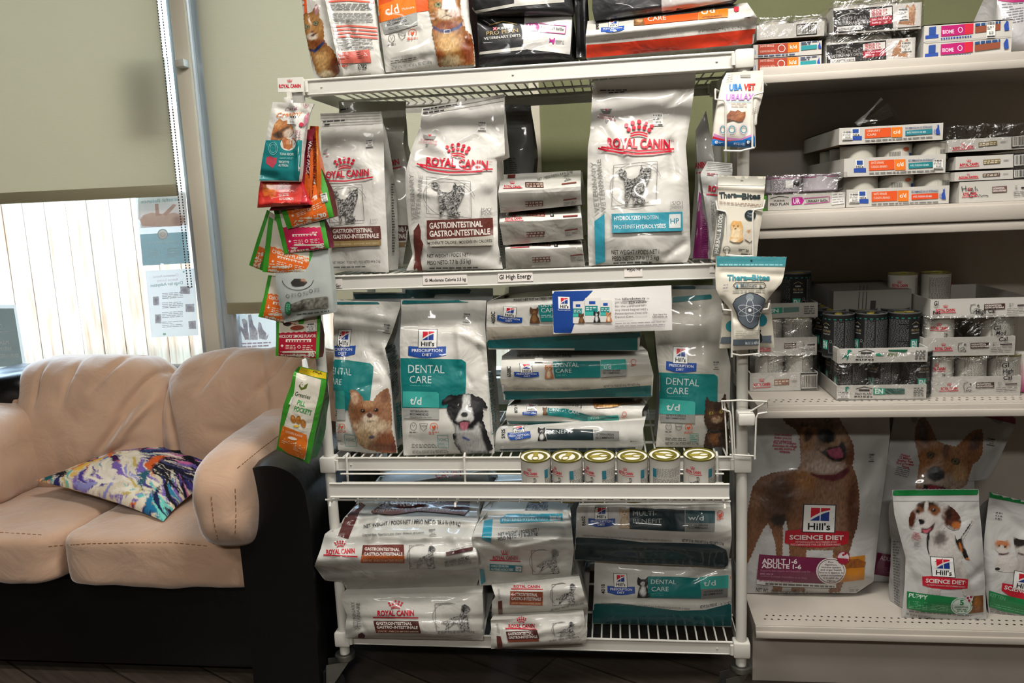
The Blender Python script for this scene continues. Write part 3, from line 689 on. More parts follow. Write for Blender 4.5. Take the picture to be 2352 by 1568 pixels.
# ------------------------------------------------------------------ painted scatter cushion
PC = [Vector((-1.20, 2.02, .485)), Vector((-1.13, 2.36, .505)), Vector((-1.66, 2.56, .56)), Vector((-1.80, 2.20, .52))]   # front, right, back, left
F_ = at(375, 1197, 2.0); L_ = at(82, 1103, 2.2); R_ = at(545, 1064, 2.34); B_ = at(330, 1030, 2.47)
PC = [F_, R_, B_, L_]
n = 64; vs = []; fs = []; uvl = []
def pc(u, v): return PC[0].lerp(PC[1], u).lerp(PC[3].lerp(PC[2], u), v)
nrm = (PC[1]-PC[0]).cross(PC[3]-PC[0]).normalized()
if nrm.z < 0: nrm = -nrm
for sgn in (1, -1):
    for j in range(n+1):
        for i in range(n+1):
            u, v = i/n, j/n; a, c = 2*u-1, 2*v-1
            pin = .055*(1-a*a)*(1 if True else 0); pv = .05*(1-c*c)
            uu = .5+(u-.5)*(1-.10*(1-c*c)); vv = .5+(v-.5)*(1-.09*(1-a*a))
            h = .075*max(0, (1-a**2))**.55*max(0, (1-c**2))**.55*(1 if sgn > 0 else .45)
            w = .006*V(u*6, v*6, sgn*3)*(1-a**4)*(1-c**4) + .004*V(u*14, v*14, 5)*(1-a**6)*(1-c**6)
            vs.append(pc(uu, vv)+nrm*(sgn*h+w)); uvl.append((u, v, sgn))
k1 = (n+1)**2
for j in range(n):
    for i in range(n):
        q = [j*(n+1)+i, j*(n+1)+i+1, (j+1)*(n+1)+i+1, (j+1)*(n+1)+i]; fs.append(tuple(q)); fs.append(tuple(k1+t for t in reversed(q)))
# finer coloured top: paint by flowing brush strokes
pal = [hx(c) for c in ('E9E1CF', 'E4DAC4', 'DCD3C0', '2B2A66', '4A3C8C', '7B62B0', '14131F', '181726', '2F7FA0', '5FB7B0', 'E2702A', 'E7B84A', 'B63A4A', 'C76AA0', 'EADFD0', '8F8FC8', '3A3F6E', 'C9B060')]
rnd = random.Random(12)
strokes = []
for i in range(380):
    u0, v0 = rnd.uniform(-.05, 1.05), rnd.uniform(-.05, 1.05)
    ang = 3.2*V(u0*1.7, v0*1.7, 7)+2.2; Ls = rnd.uniform(.07, .20); ws = rnd.uniform(.009, .026)
    # darker family toward the right, cream in the middle, warm near the left tip
    if u0-v0*.8 > .12: pool = (6, 7, 3, 4, 16, 6, 7, 5, 3, 13, 8, 0)
    elif v0 > .75: pool = (10, 11, 1, 2, 17, 12, 9, 3)
    elif v0 < .2: pool = (3, 8, 9, 11, 1, 10, 16, 6)
    else: pool = (0, 1, 2, 14, 0, 14, 0, 1, 15, 17, 5, 9, 4)
    strokes.append((u0, v0, math.cos(ang), math.sin(ang), Ls, ws, pal[rnd.choice(pool)]))
for (u0, v0, a, Ls, ws, c) in ((.62, .62, .5, .09, .05, '2A2E63'), (.62, .62, 0, .022, .02, 'E88A66'), (.62, .62, 0, .011, .01, '20204A'), (.36, .86, .4, .08, .045, '2F3470'), (.36, .86, 0, .02, .018, 'E88A66'), (.80, .36, 1.3, .17, .07, '12121C'), (.72, .2, 1.0, .12, .05, '14141E'), (.38, .66, .9, .07, .03, '3A1B4C'), (.45, .35, .3, .15, .03, 'D8602A'), (.25, .3, .2, .1, .03, '2A5A6A'), (.05, .05, .7, .09, .06, '6FC7B4'), (.05, .13, .7, .1, .03, '1F6F96'), (.12, .1, .7, .13, .02, '1B1E4A'), (.03, .96, .7, .05, .04, '1D5A60'), (.1, .9, .7, .06, .05, '14161F'), (.9, .8, .7, .1, .07, 'A03A78'), (.93, .55, .7, .1, .06, 'B04A80'), (.86, .72, .2, .04, .03, 'C7304A'), (.5, .9, .4, .14, .05, 'E9E4EE'), (.5, .55, 1.2, .12, .05, 'E9E0CE')):
    strokes.append((u0, v0, math.cos(a), math.sin(a), Ls, ws, hx(c)))
def pcol(us, vs_):
    c = np.repeat(np.array([hx('D9CDB4')]), len(us), 0)
    wob = fur(us*1000, vs_*1000, 110, 110, 0, 2)*.03; fine = fur(us*1000, vs_*1000, 14, 14, 0, 4)
    for (u0, v0, ca, sa, Ls, ws, col) in strokes:
        du = us-u0+wob; dv = vs_-v0-wob*.7
        a = (du*ca+dv*sa)/Ls; b_ = (-du*sa+dv*ca+.35*a*a*Ls)/ws
        w = np.clip((1.2-np.hypot(a, b_)+wob*8+.5*fine)/.42, 0, 1)[:, None]
        c = c*(1-w)+np.array(col)*w
    return c
nn = 190; tv = []; tf = []
bvp = BVHTree.FromPolygons(vs, fs)
U, W = np.meshgrid(np.linspace(0, 1, nn+1), np.linspace(0, 1, nn+1)); U = U.ravel(); W = W.ravel(); cc = pcol(U, W)
for u, v in zip(U, W):
    a, c = 2*u-1, 2*v-1
    uu = .5+(u-.5)*(1-.10*(1-c*c)); vv = .5+(v-.5)*(1-.09*(1-a*a))
    h = .075*max(0, (1-a**2))**.55*max(0, (1-c**2))**.55
    w = .006*V(u*6, v*6, 3)*(1-a**4)*(1-c**4) + .004*V(u*14, v*14, 5)*(1-a**6)*(1-c**6)
    tv.append(pc(uu, vv)+nrm*(h+w))
b = MB(); b.add(tv, [(j*(nn+1)+i, j*(nn+1)+i+1, (j+1)*(nn+1)+i+1, (j+1)*(nn+1)+i) for j in range(nn) for i in range(nn)], [tuple(c) for c in cc])
lower = [vs[i] for i in range(k1, 2*k1)]; k2 = (n+1)
b.add(lower, [(j*k2+i, (j+1)*k2+i, (j+1)*k2+i+1, j*k2+i+1) for j in range(n) for i in range(n)], [tuple(c) for c in pcol(np.array([u for u, v, s in uvl[k1:]]), np.array([1-v for u, v, s in uvl[k1:]]))])
b.build('throw_pillow', 'canvas', smooth=180, label='throw pillow with colourful painted brush strokes lying on the beige sofa', cat='pillow')
# ------------------------------------------------------------------ wheeled rack
XL, XRR, YF, YB = -.752, .298, 1.95, 2.42
ZS = {'top': H+.325, 'second': H-.150, 'third': H-.622, 'bottom': H-1.112}
rack = thing('wire_shelving_rack', (-.227, 2.18, 0), 'white wheeled wire shelving rack loaded with pet food bags', 'rack')
for x in (XL, XRR):
    for y in (YF, YB):
        b = MB(); b.tube([(x, y, .105), (x, y, H+.328)], .0135, n=20); 
        part(b, 'post', 'paint', rack)
for nm in ('top', 'second', 'third', 'bottom'):
    z = ZS[nm]; b = MB()
    for y in (YF+.01, YB-.005): b.tube([(XL, y, z-.012), (XRR, y, z-.012)], .004)
    b.tube([(XL+.0, YF+.15, z-.009), (XRR, YF+.15, z-.009)], .0035); b.tube([(XL, YF+.32, z-.009), (XRR, YF+.32, z-.009)], .0035)
    for x in (XL+.005, XRR-.005): b.box(x-.0012, x+.0012, YF, YB, z-.034, z-.004)
    b.box(XL+.02, XRR-.02, YB-.002, YB+.001, z-.034, z-.002)
    x = XL+.035
    while x < XRR-.02: b.tube([(x, YF, z-.0032), (x, YB, z-.0032)], .0024, n=6); x += .0245
    sh = part(b, 'shelf', 'paint', rack)
    l = MB()                                      # rolled front ledge
    l.box(XL+.022, XRR-.022, YF-.003, YF-.001, z-.033, z-.002, bev=0)
    l.tube([(XL+.022, YF-.004, z-.001), (XRR-.022, YF-.004, z-.001)], .0032, n=8)
    l.tube([(XL+.022, YF-.003, z-.034), (XRR-.022, YF-.003, z-.034)], .0018, n=6)
    l.box(XL+.022, XRR-.022, YF-.003, YF+.022, z-.0355, z-.0335)
    for x in (XL+.06, (XL+XRR)/2, XRR-.06): l.lathe([(.003, 0), (.0028, -.001), (.001, -.0016)], (x, YF-.003, z-.018), 'FFFFFF', n=8)
    l2 = part(l, 'front_ledge', 'paint', sh)
    l2.parent = sh; l2.location = (0, 0, 0)
    for v in l2.data.vertices: v.co -= rack.location
    for x in (XL, XRR):
        for y in (YF, YB):
            k = MB(); k.box(x-.021, x+.021, y-.019, y+.019, z-.038, z+.004, bev=.005)
            s = 1 if x == XL else -1; k.tube([(x+s*.024, y-.012, z-.03), (x+s*.024, y-.012, z-.004)], .005, n=10)
            ks = part(k, 'corner_sleeve', 'paint', sh)
            for v in ks.data.vertices: v.co -= rack.location
for i, (x, y, a) in enumerate(((XL, YF, -2.95), (XRR, YF, -2.8), (XL, YB, .5), (XRR, YB, 1.0))):
    c = MB(); c.lathe([(.004, .006), (.027, .006), (.028, 0), (.026, -.007), (.02, -.012), (.004, -.012)], (x, y, .108), 'FFFFFF', n=32)
    c.lathe([(.017, .0075), (.016, .0078)], (x, y, .108), 'FFFFFF', n=20)
    dx, dy = math.cos(a), math.sin(a)
    cxy = Vector((x+dx*.042, y+dy*.042, .038)); sd = Vector((-dy, dx, 0))
    for s in (-1, 1):
        o = sd*(s*.016); p = Vector((x, y, 0))
        c.slab([p+o+Vector((-dx*.012, -dy*.012, .098)), p+o+Vector((dx*.05, dy*.05, .092)), cxy+o+Vector((dx*.012, dy*.012, 0)), cxy+o+Vector((dx*.004, dy*.004, -.012)), cxy+o+Vector((-dx*.01, -dy*.01, 0))], sd*.002*s)
    c.tube([cxy-sd*.02, cxy+sd*.02], .005, n=10)
    cs = part(c, 'caster', 'zinc', rack)
    w = MB(); w.tube([cxy-sd*.011, cxy-sd*.008, cxy+sd*.008, cxy+sd*.011], [.033, .037, .037, .033], n=32)
    wh = part(w, 'wheel', 'rubber', cs)
    for v in wh.data.vertices: v.co -= rack.location
# price labels on the ledge
def ledge_label(px, t, p0, p1, h, label):
    b = MB(); q = [at(x, y, YF-.0045) for x, y in px]; b.slab(q, (0, .0004, 0), 'E6DED6')
    A = Art(b, off=.0004); A.text(t, p0, p1, h, '1C1A1A', .012)
    b.build('shelf_label', 'paper', smooth=0, label=label, cat='label', group='printed shelf labels')
ledge_label([(971, 631), (1072, 628), (1074, 651), (972, 654)], 'Gi Moderate Calorie 3.5 kg', (976, 647), (1070, 644), 7, 'longest printed shelf label, under the large bag with the brown block')
ledge_label([(1143, 625), (1223, 621), (1225, 645), (1144, 648)], 'GI High Energy', (1147, 641), (1221, 638), 10, 'bold printed shelf label under the three small flat bags')
ledge_label([(1434, 613), (1475, 612), (1476, 635), (1434, 636)], 'Hypo HP', (1440, 622), (1473, 621), 7.5, 'short printed shelf label under the teal banded bag')
ledge_label([(740, 640), (786, 639), (786, 661), (740, 662)], 'GI Fiber', (752, 660), (783, 659), 7, 'printed shelf label at the left end of the second ledge, beside the treats')
ledge_label([(1630, 607), (1660, 606), (1660, 625), (1630, 626)], 'R', (1640, 618), (1644, 618), 7, 'shelf label under the purple bag, mostly behind the pale blue pouch')
# ------------------------------------------------------------------ hanging wire basket
bk = thing('wire_basket', (-.23, 1.86, H-.66), 'white wire ledge basket hooked on the rack holding six small cans', 'basket')
b = MB(); P = lambda x, y, Y: at(x, y, Y)
yb = 1.80
a0, a1 = P(757, 1104, yb), P(1675, 1118, yb); zt = (a0.z+a1.z)/2; xl, xr = a0.x, a1.x
b.box(xl, xr, yb-.001, yb+.001, zt-.034, zt, bev=0)
for z in (zt, zt-.034): b.tube([(xl, yb-.001, z), (xr, yb-.001, z)], .0028)
part(b, 'front_rail', 'paint', bk)
b = MB()
xa, xb = P(783, 1088, 1.93).x, P(1662, 1088, 1.93).x
zb_ = zt-.045
for (y, z) in ((1.928, P(900, 1088, 1.928).z), (1.935, zb_), (1.86, zb_-.002), (1.81, zb_)): b.tube([(xa, y, z), (xb, y, z)], .0026)
for px in (797, 1067, 1647):
    x = P(px, 1060, 1.94).x; zt3 = ZS['third']
    b.tube([(x, 1.965, zt3-.02), (x, 1.962, zt3+.004), (x, 1.95, zt3+.010), (x, 1.938, zt3+.004), (x, 1.935, zt3-.03), (x, 1.935, zb_), (x, 1.80, zb_-.004), (x, 1.796, zb_-.012)], .003)
x = xa+.03
while x < xb-.01: b.tube([(x, 1.935, zb_), (x, yb, zb_)], .0018, n=5); x += .05
part(b, 'wire_frame', 'paint', bk)
# ------------------------------------------------------------------ display holder wires on the right post
def holder(pts_l, pts_r, cross, label, Yh=1.865, cy=-70):
    h = thing('wire_pouch_holder', at(1700, cross[0][1], Yh), label, 'wire holder', 'wire holders clipped to the right post')
    b = MB()
    for pts in (pts_l, pts_r): b.tube([at(x, y, Yh+dy) for x, y, dy in pts], .0022, n=8)
    b.tube([at(x, y, Yh) for x, y in cross], .0022, n=8)
    part(b, 'wire_frame', 'paint', h)
    k = MB(); q = at(1706, cross[0][1]+cy, YF); k.box(q.x-.019, q.x+.019, Yh+.004, YF-.012, q.z-.02, q.z+.008, bev=.004)
    part(k, 'clip', 'paint', h)
holder([(1653, 211, .04), (1643, 205, 0), (1643, 228, 0), (1662, 230, 0), (1667, 238, 0), (1667, 345, 0), (1667, 372, .02)], [(1760, 196, .04), (1752, 189, 0), (1752, 212, 0), (1732, 218, 0), (1728, 226, 0), (1728, 340, 0)], [(1662, 346), (1700, 347), (1733, 339)], 'upper white wire holder around the blue based chew pouch')
holder([(1645, 478, .03), (1645, 462, 0), (1648, 482, 0), (1666, 486, 0), (1670, 494, 0), (1670, 585, 0)], [(1758, 475, .03), (1756, 460, 0), (1753, 478, 0), (1732, 482, 0), (1729, 490, 0), (1729, 590, 0)], [(1668, 586), (1700, 588), (1731, 588)], 'middle white wire holder around the hairball pouch')
holder([(1656, 690, .03), (1659, 700, 0), (1661, 711, 0), (1680, 713, 0), (1682, 721, 0), (1681, 820, 0)], [(1768, 690, .03), (1766, 700, 0), (1764, 709, 0), (1745, 712, 0), (1742, 722, 0), (1743, 818, 0)], [(1680, 812), (1700, 816), (1744, 812)], 'lower white wire holder around the small teal topped pouch')
holder([(1670, 945, .03), (1658, 920, 0), (1659, 939, 0), (1676, 945, 0), (1678, 953, 0), (1683, 1040, 0), (1683, 1052, 0)], [(1722, 945, .03), (1763, 922, 0), (1763, 946, 0), (1741, 950, 0), (1737, 960, 0), (1734, 1046, 0), (1734, 1054, 0)], [(1658, 921), (1700, 919), (1762, 922)], 'empty white wire holder lowest on the right post', 1.88, 22)
b = MB()
for xx in (1672, 1690): b.tube([at(xx-8, 920, 1.885), at(xx-2, 1043, 1.885)], .002)
b.tube([at(1676, 1044, 1.885), at(1735, 1047, 1.885)], .0022)
b.build('spare_wire_insert', 'paint', smooth=60, label='loose white wire insert standing inside the empty lowest holder', cat='wire insert')
# ------------------------------------------------------------------ gondola shelving
GY0, GYB, GX0, GX1 = 2.0, 2.44, .342, 1.62
gon = thing('gondola_shelving', (.98, 2.2, 0), 'beige steel shop shelving with four levels standing right of the rack', 'shelving')
b = MB(); b.box(GX0, GX1, GYB, GYB+.03, .02, H+.30); 
q = Art(b, fn=lambda x, y, o: Vector((x, GYB-o, y)), off=.0006)
q.mi = 0
part(b, 'back_panel', 'shelf', gon)
b = MB(); b.box(GX0-.002, GX0+.02, GYB-.03, GYB+.03, 0, H+.2); part(b, 'upright', 'shelf', gon)
GS = {'top': (H+.292, .033, GY0), 'second': (H-.037, .06, GY0), 'third': (H-.508, .032, GY0), 'deck': (H-1.095, .033, GY0)}
for nm, (z, hh, y0) in GS.items():
    b = MB(); b.box(GX0, GX1, y0+.004, GYB, z-.012, z-.0, bev=0)
    b.box(GX0, GX1, y0, y0+.006, z-hh, z+(.004 if nm in ('top', 'second') else -.0015), bev=.002)
    if nm == 'second':
        b.box(GX0, GX1, y0-.012, y0+.002, z-.038, z-.002, bev=.004); b.box(GX0, GX1, y0-.007, y0+.002, z-.062, z-.041, bev=.003)
    else: b.tube([(GX0, y0, z-hh*.55), (GX1, y0, z-hh*.9)], .003) if 0 else b.box(GX0, GX1, y0-.006, y0+.002, z-hh, z-hh*.45, bev=.0025)
    if nm in ('third', 'deck', 'top'):
        for k in range(2):
            x = GX0+.03+(.008 if k else 0)
            while x < GX1:
                yy = y0+.035+.02*k; zz = z+.0004 if nm != 'top' else z-.0124
                b.add([(x-.004, yy, zz), (x, yy-.003, zz), (x+.004, yy, zz), (x, yy+.003, zz)], [(0, 1, 2, 3)], '0C0B0A', 1); x += .0175
    b.box(GX0, GX0+.002, y0+.004, GYB, z-hh, z-.012)
    part(b, 'deck_shelf' if nm == 'deck' else 'shelf', ['shelf', 'plastic'], gon)
b = MB(); b.box(GX0+.004, GX1, GY0+.065, GYB, 0.0, H-1.128); part(b, 'kick_panel', 'shelf', gon)
# ------------------------------------------------------------------ soft bags
def chain(c, n):
    c = [Vector(p) for p in c]; d = [0]
    for a, b in zip(c, c[1:]): d.append(d[-1]+(b-a).length)
    out = []
    for i in range(n+1):
        t = d[-1]*i/n; k = 0
        while k < len(d)-2 and d[k+1] < t: k += 1
        out.append(c[k].lerp(c[k+1], (t-d[k])/max(d[k+1]-d[k], 1e-6)))
    return out
def interp(prof, v):
    for (a, p), (b, q) in zip(prof, prof[1:]):
        if v <= b:
            t = (v-a)/max(b-a, 1e-6); t = t*t*(3-2*t); return p+(q-p)*t
    return prof[-1][1]
def bagmesh(L, R, Y, depth, seed=0, lean=0, bulge=.018, wr=.004, col='D9D6CC', gus=None, prof=None, dprof=None, colfn=None, creases=(), res=5, topw=.005, back=None, warp=None):
    """front sheet traced bottom to top along its left and right edges; real thickness behind it.
    prof: set-back of the front sheet by height; dprof: thickness by height as a share of depth"""
    hpx = max(abs(L[0][1]-L[-1][1]), 10); wpx = max(abs(R[0][0]-L[0][0]), abs(R[-1][0]-L[-1][0]), 10)
    nv = int(min(110, max(8, hpx/res))); nu = int(min(90, max(8, wpx/res)))
    creases = [(a, b, c, d, max(w*1.15, 7), m*1.1) for a, b, c, d, w, m in creases]
    if prof: nv = int(nv*1.3)
    cl, cr = chain(L, nv), chain(R, nv); mb = MB(); vs = []; cc = []; rows = []
    gus = gus or col; hc, hg = hx(col), hx(gus)
    for j in range(nv+1):
        v = j/nv; Yv = Y+lean*v
        pv = min(1, v/.14)**.7*(1 if v < .45 else max(0, 1-(v-.45)/.5)**.8+.0)
        if prof: Yv = Y+interp(prof, v); pv = math.sin(PI*min(1, max(0, v)))**.5*.5
        if dprof: D = depth*interp(dprof, v)
        elif prof: D = max(.004, depth-interp(prof, v))
        else: D = max(topw, depth*(.82+.18*min(1, v/.1))*(1 if v < .5 else max(0, 1-((v-.5)/.44))**.75))
        row = []
        for i in range(nu+1):
            u = i/nu; p = cl[j].lerp(cr[j], u)
            e = (4*u*(1-u)); h = bulge*pv*(e+.02)**.6
            q = at(p.x, p.y, Yv)
            dm = min(1, e*2.2+.15)*(min(1, v*9+.2))
            w = wr*(V(q.x*9+seed, q.z*7, seed)*1.2+.55*V(q.x*24, q.z*20+seed, seed)+.9*abs(V(q.x*6+q.z*5, q.z*11-q.x*4+seed, seed+3)))*dm
            for (x0, y0, x1, y1, wd, am) in creases:
                dx, dy = x1-x0, y1-y0; t = max(0, min(1, ((p.x-x0)*dx+(p.y-y0)*dy)/(dx*dx+dy*dy))); dd = math.hypot(p.x-x0-t*dx, p.y-y0-t*dy)
                w += am*math.exp(-(dd/wd)**2)
            if warp: w += warp(u, v)
            row.append(len(vs)); vs.append(at(p.x, p.y, Yv-h+w)); cc.append(hx(colfn(p.x, p.y)) if colfn else hc)
        rows.append((row, D))
    nfront = len(vs); ring = []
    for j, (row, D) in enumerate(rows):
        a, b = vs[row[-1]], vs[row[0]]; v = j/nv
        gin = min(.25*D, .02) if depth > .03 else .0
        g1 = a+Vector((-gin, D*.5, 0)); b1 = a+Vector((0, D, 0)); b0 = b+Vector((0, D, 0)); g0 = b+Vector((gin, D*.5, 0))
        nb = 6; k = len(vs)
        mids = [b1.lerp(b0, t/nb)+Vector((0, .6*bulge*(1-abs(2*t/nb-1)**2)*min(1, D/.02)*(0 if D < .01 else 1), 0)) for t in range(1, nb)]
        pts = [a.lerp(g1, .5), g1, g1.lerp(b1, .5), b1]+mids+[b0, b0.lerp(g0, .5), g0, g0.lerp(b, .5)]
        vs += pts; cc += [hg]*4+[hx(back) if back else hg]*(nb-1)+[hg]*4
        ring.append([row[-1]]+list(range(k, k+len(pts)))+[row[0]])
    fs = []
    for j in range(nv):
        r0, r1 = rows[j][0], rows[j+1][0]
        fs += [(r0[i], r0[i+1], r1[i+1], r1[i]) for i in range(nu)]
        s0, s1 = ring[j], ring[j+1]
        fs += [(s0[i], s0[i+1], s1[i+1], s1[i]) for i in range(len(s0)-1)]
    zb = min(v.z for v in vs); xm = sum(v.x for v in vs)/len(vs)
    if Y > 1.88 and depth > .05:
        if xm < .3 and zb > ZS['top']-.03: pass
        elif xm < .3:
            lv = [z for z in ZS.values() if z <= zb+.085]; zf = max(lv)+.001 if lv else 0
            for v in vs:
                if v.y > 1.934:
                    v.x = min(max(v.x, XL+.0145), XRR-.0145); v.z = max(v.z, zf)
                    if v.y > 2.4: v.y = 2.4
        else:
            for v in vs:
                if v.y > 2.0: v.x = max(v.x, GX0+.002); v.y = min(v.y, GYB-.003)
    fs.append(tuple(rows[0][0][::-1]+[x for x in ring[0][::-1][1:-1]][::1]))
    fs.append(tuple(rows[-1][0]+ring[-1][1:-1]))
    mb.add(vs, fs, cc); return mb
def sheet(px, Y, th=.0006, col='E6E4DE', seed=0, curl=.003, res=12):
    "thin flexible sheet or card; px TL TR BR BL"
    return bagmesh([px[3], px[0]], [px[2], px[1]], Y, th, seed, bulge=curl, wr=.0012, col=col, dprof=[(0, 1), (1, 1)], res=res)
WHT = 'D4D1C9'
def yb(x, y, z): return atz(x, y, z).y
# ================================================================== second level: upright bags
def rc_bag_front(A): pass
# dark bags at the back of the second level
mb = bagmesh([(1158, 420), (1150, 238)], [(1222, 430), (1228, 360), (1219, 242)], 2.2, .1, 3, col='5A5A58', wr=.006); A = Art(mb)
A.micro([(1168, 262), (1210, 262), (1208, 300), (1168, 300)], 4, '4A4A48', 2, .4); A.micro([(1168, 362), (1184, 362), (1190, 398), (1172, 398)], 8, '2A2A2A', 4)
mb.build('pet_food_bag', 'film', smooth=60, label='dim grey bag standing behind the gastrointestinal moderate calorie bag', cat='bag')
mb = bagmesh([(728, 600), (722, 300), (712, 236)], [(925, 610), (945, 480), (943, 410), (926, 330), (932, 232)], 2.16, .1, 5, col='C9C5BB', wr=.006, lean=.04); A = Art(mb)
A.micro([(716, 262), (800, 246), (800, 252), (716, 268)], 1, '2A2A2A', 2, .5); A.micro([(718, 274), (770, 264), (770, 269), (718, 279)], 1, '2A2A2A', 3, .5)
A.text('CANIN', (870, 386), (918, 377), 13, RED, .035); A.line([(860, 396), (922, 383)], 3, RED)
gastro(A, (860, 517), (940, 517), (860, 552), '4A2420'); A.text('NAL', (905, 530), (938, 530), 10, 'BDB5AC', .02); A.poly([(880, 556), (936, 556), (936, 566), (880, 566)], '8A6F48')
mb.build('pet_food_bag', 'film', smooth=60, label='second gastrointestinal bag, mostly hidden behind the smaller fibre bag', cat='bag')
# gastrointestinal fibre bag
mb = bagmesh([(752, 622), (744, 560), (736, 440), (722, 330), (706, 262)], [(893, 625), (888, 520), (883, 400), (881, 300), (875, 256)], 2.0, .11, 7, lean=.05, col=WHT, wr=.0045, creases=[(812, 340, 860, 420, 16, -.006), (740, 330, 812, 345, 10, .004), (700, 300, 880, 285, 5, .003)])
A = Art(mb)
for k in range(5): A.line([(712+k, 266+k*6), (874, 259+k*6)], 1, 'BBB8AF')
A.micro([(716, 279), (792, 273), (792, 278), (716, 284)], 1, '3A3A3A', 2, .5); A.micro([(720, 286), (758, 283), (758, 288), (720, 291)], 1, '2A2A2A', 3, .6)
A.poly([(737, 342), (743, 340), (740, 350)], 'B5243A'); A.poly([(744, 345), (754, 341), (748, 352), (742, 352)], '9A9894'); A.micro([(733, 352), (755, 350), (755, 360), (733, 362)], 3, 'B5526A', 4)
sticker(A, (839, 322), (857, 320), (840, 341), '$74.85', 3)
royal(A, (740, 410), (848, 403), 15, 6, 21)
tabby(A, (754, 428), (836, 424), (758, 512))
A.line([(852, 503), (852, 514)], 1, '8A8A86'); A.text('S/O', (855, 508), (868, 507), 5, '8A8A86')
gastro(A, (760, 522), (873, 519), (763, 553), '5B2A22'); A.poly([(764, 554), (875, 551), (876, 563), (765, 568)], '8C7448'); A.text('FIBER RESPONSE / RÉPONSE AUX FIBRES', (768, 564), (870, 560), 4, 'C9B890')
A.text('NET WEIGHT / POIDS NET / PESO NETO: 4.4 lb (2 kg)', (766, 606), (874, 602), 6, '2E2D2C', .01); A.micro([(768, 611), (840, 609), (840, 613), (768, 615)], 1, '4A4A48', 6, .6)
A.micro([(896, 420), (903, 420), (906, 580), (898, 580)], 26, '5A5A58', 8, .5, (3, 9))
mb.build('pet_food_bag', 'film', smooth=60, label='white cat food bag reading gastrointestinal with a tan strip, beside the hanging treats', cat='bag')
# gastrointestinal moderate calorie bag
mb = bagmesh([(933, 621), (948, 585), (940, 540), (932, 450), (931, 398), (946, 340), (966, 288), (969, 248)], [(1155, 617), (1144, 560), (1142, 450), (1141, 364), (1160, 357), (1158, 300), (1159, 216)], 1.975, .13, 11, lean=.05, col=WHT, wr=.006, bulge=.03,
     creases=[(990, 330, 1035, 350, 10, -.006), (1035, 350, 1090, 320, 9, .006), (1000, 310, 1060, 380, 7, .005), (955, 440, 1010, 450, 7, -.005), (1120, 450, 1135, 520, 14, .009), (948, 560, 960, 600, 9, .006), (1060, 570, 1150, 600, 12, .004)])
A = Art(mb)
A.line([(968, 256), (1158, 222)], 1.2, 'B0ADA4'); A.line([(968, 264), (1158, 231)], 1.2, 'B5B2A9')
A.micro([(972, 249), (1050, 237), (1050, 242), (972, 254)], 1, '3A3A3A', 2, .5); A.micro([(972, 257), (1020, 250), (1020, 255), (972, 262)], 1, '2A2A2A', 3, .6)
F = fr(A, (1098, 279), (1118, 280), (1097, 302)); sticker(A, (1098, 279), (1118, 280), (1097, 302), '$79.62', 4)
A.poly([(972, 309), (984, 312), (990, 312), (1002, 313), (996, 322), (976, 319)], '8A8884'); A.poly([(983, 309), (992, 310), (988, 315)], 'C02438'); A.text('VETERINARY EXCLUSIVE', (966, 323), (1004, 328), 4, 'B03A4E'); A.text('EXCLUSIVITÉ VÉTÉRINAIRE', (962, 328), (1004, 334), 4, 'B03A4E'); A.poly([(977, 330), (985, 331), (981, 336)], '8A8884')
royal(A, (979, 379), (1120, 388), 18, 0, 25)
A.line([(958, 376), (985, 390), (1030, 397), (1075, 396), (1108, 393)], 3.5, RED)
tabby(A, (980, 405), (1086, 418), (980, 490))
A.text('VETERINARY', (957, 505), (951, 400), 10, '8E8E8A', .005); A.text('VÉTÉRINAIRE', (965, 502), (973, 404), 10, '8E8E8A', .005)
A.text('S/O', (1107, 487), (1128, 485), 8, '77766F', .01); A.text('INDEX', (1106, 495), (1128, 494), 6, '8A8984'); A.line([(1105, 478), (1105, 496)], 1, '77766F'); A.line([(1129, 477), (1129, 495)], 1, '77766F')
gastro(A, (981, 506), (1131, 500), (982, 550), '5F2A22')
A.poly([(982, 551), (1132, 541), (1132, 563), (990, 566)], 'B9B3A6'); A.text('MODERATE CALORIE / MODÉRÉE EN CALORIES', (984, 562), (1130, 556), 6.5, '2A2624', .015)
A.poly([(952, 530), (964, 512), (968, 530), (968, 548), (974, 560), (968, 590), (971, 620), (950, 621), (955, 580), (952, 555)], '5A241D')
A.text('NET WEIGHT / POIDS NET /', (983, 591), (1081, 588), 8, '2E2B2A', .015); A.text('PESO NETO: 7.7 lb (3.5 kg)', (983, 607), (1082, 603), 9, '2E2B2A', .015); A.micro([(987, 612), (1098, 610), (1098, 614), (987, 616)], 1, '4A4846', 5, .6, (8, 14))
A.micro([(1143, 470), (1150, 470), (1153, 600), (1147, 600)], 22, '3A3A3A', 8, .5, (3, 7))
mb.build('pet_food_bag', 'film', smooth=60, label='large white cat food bag reading gastrointestinal moderate calorie', cat='bag')
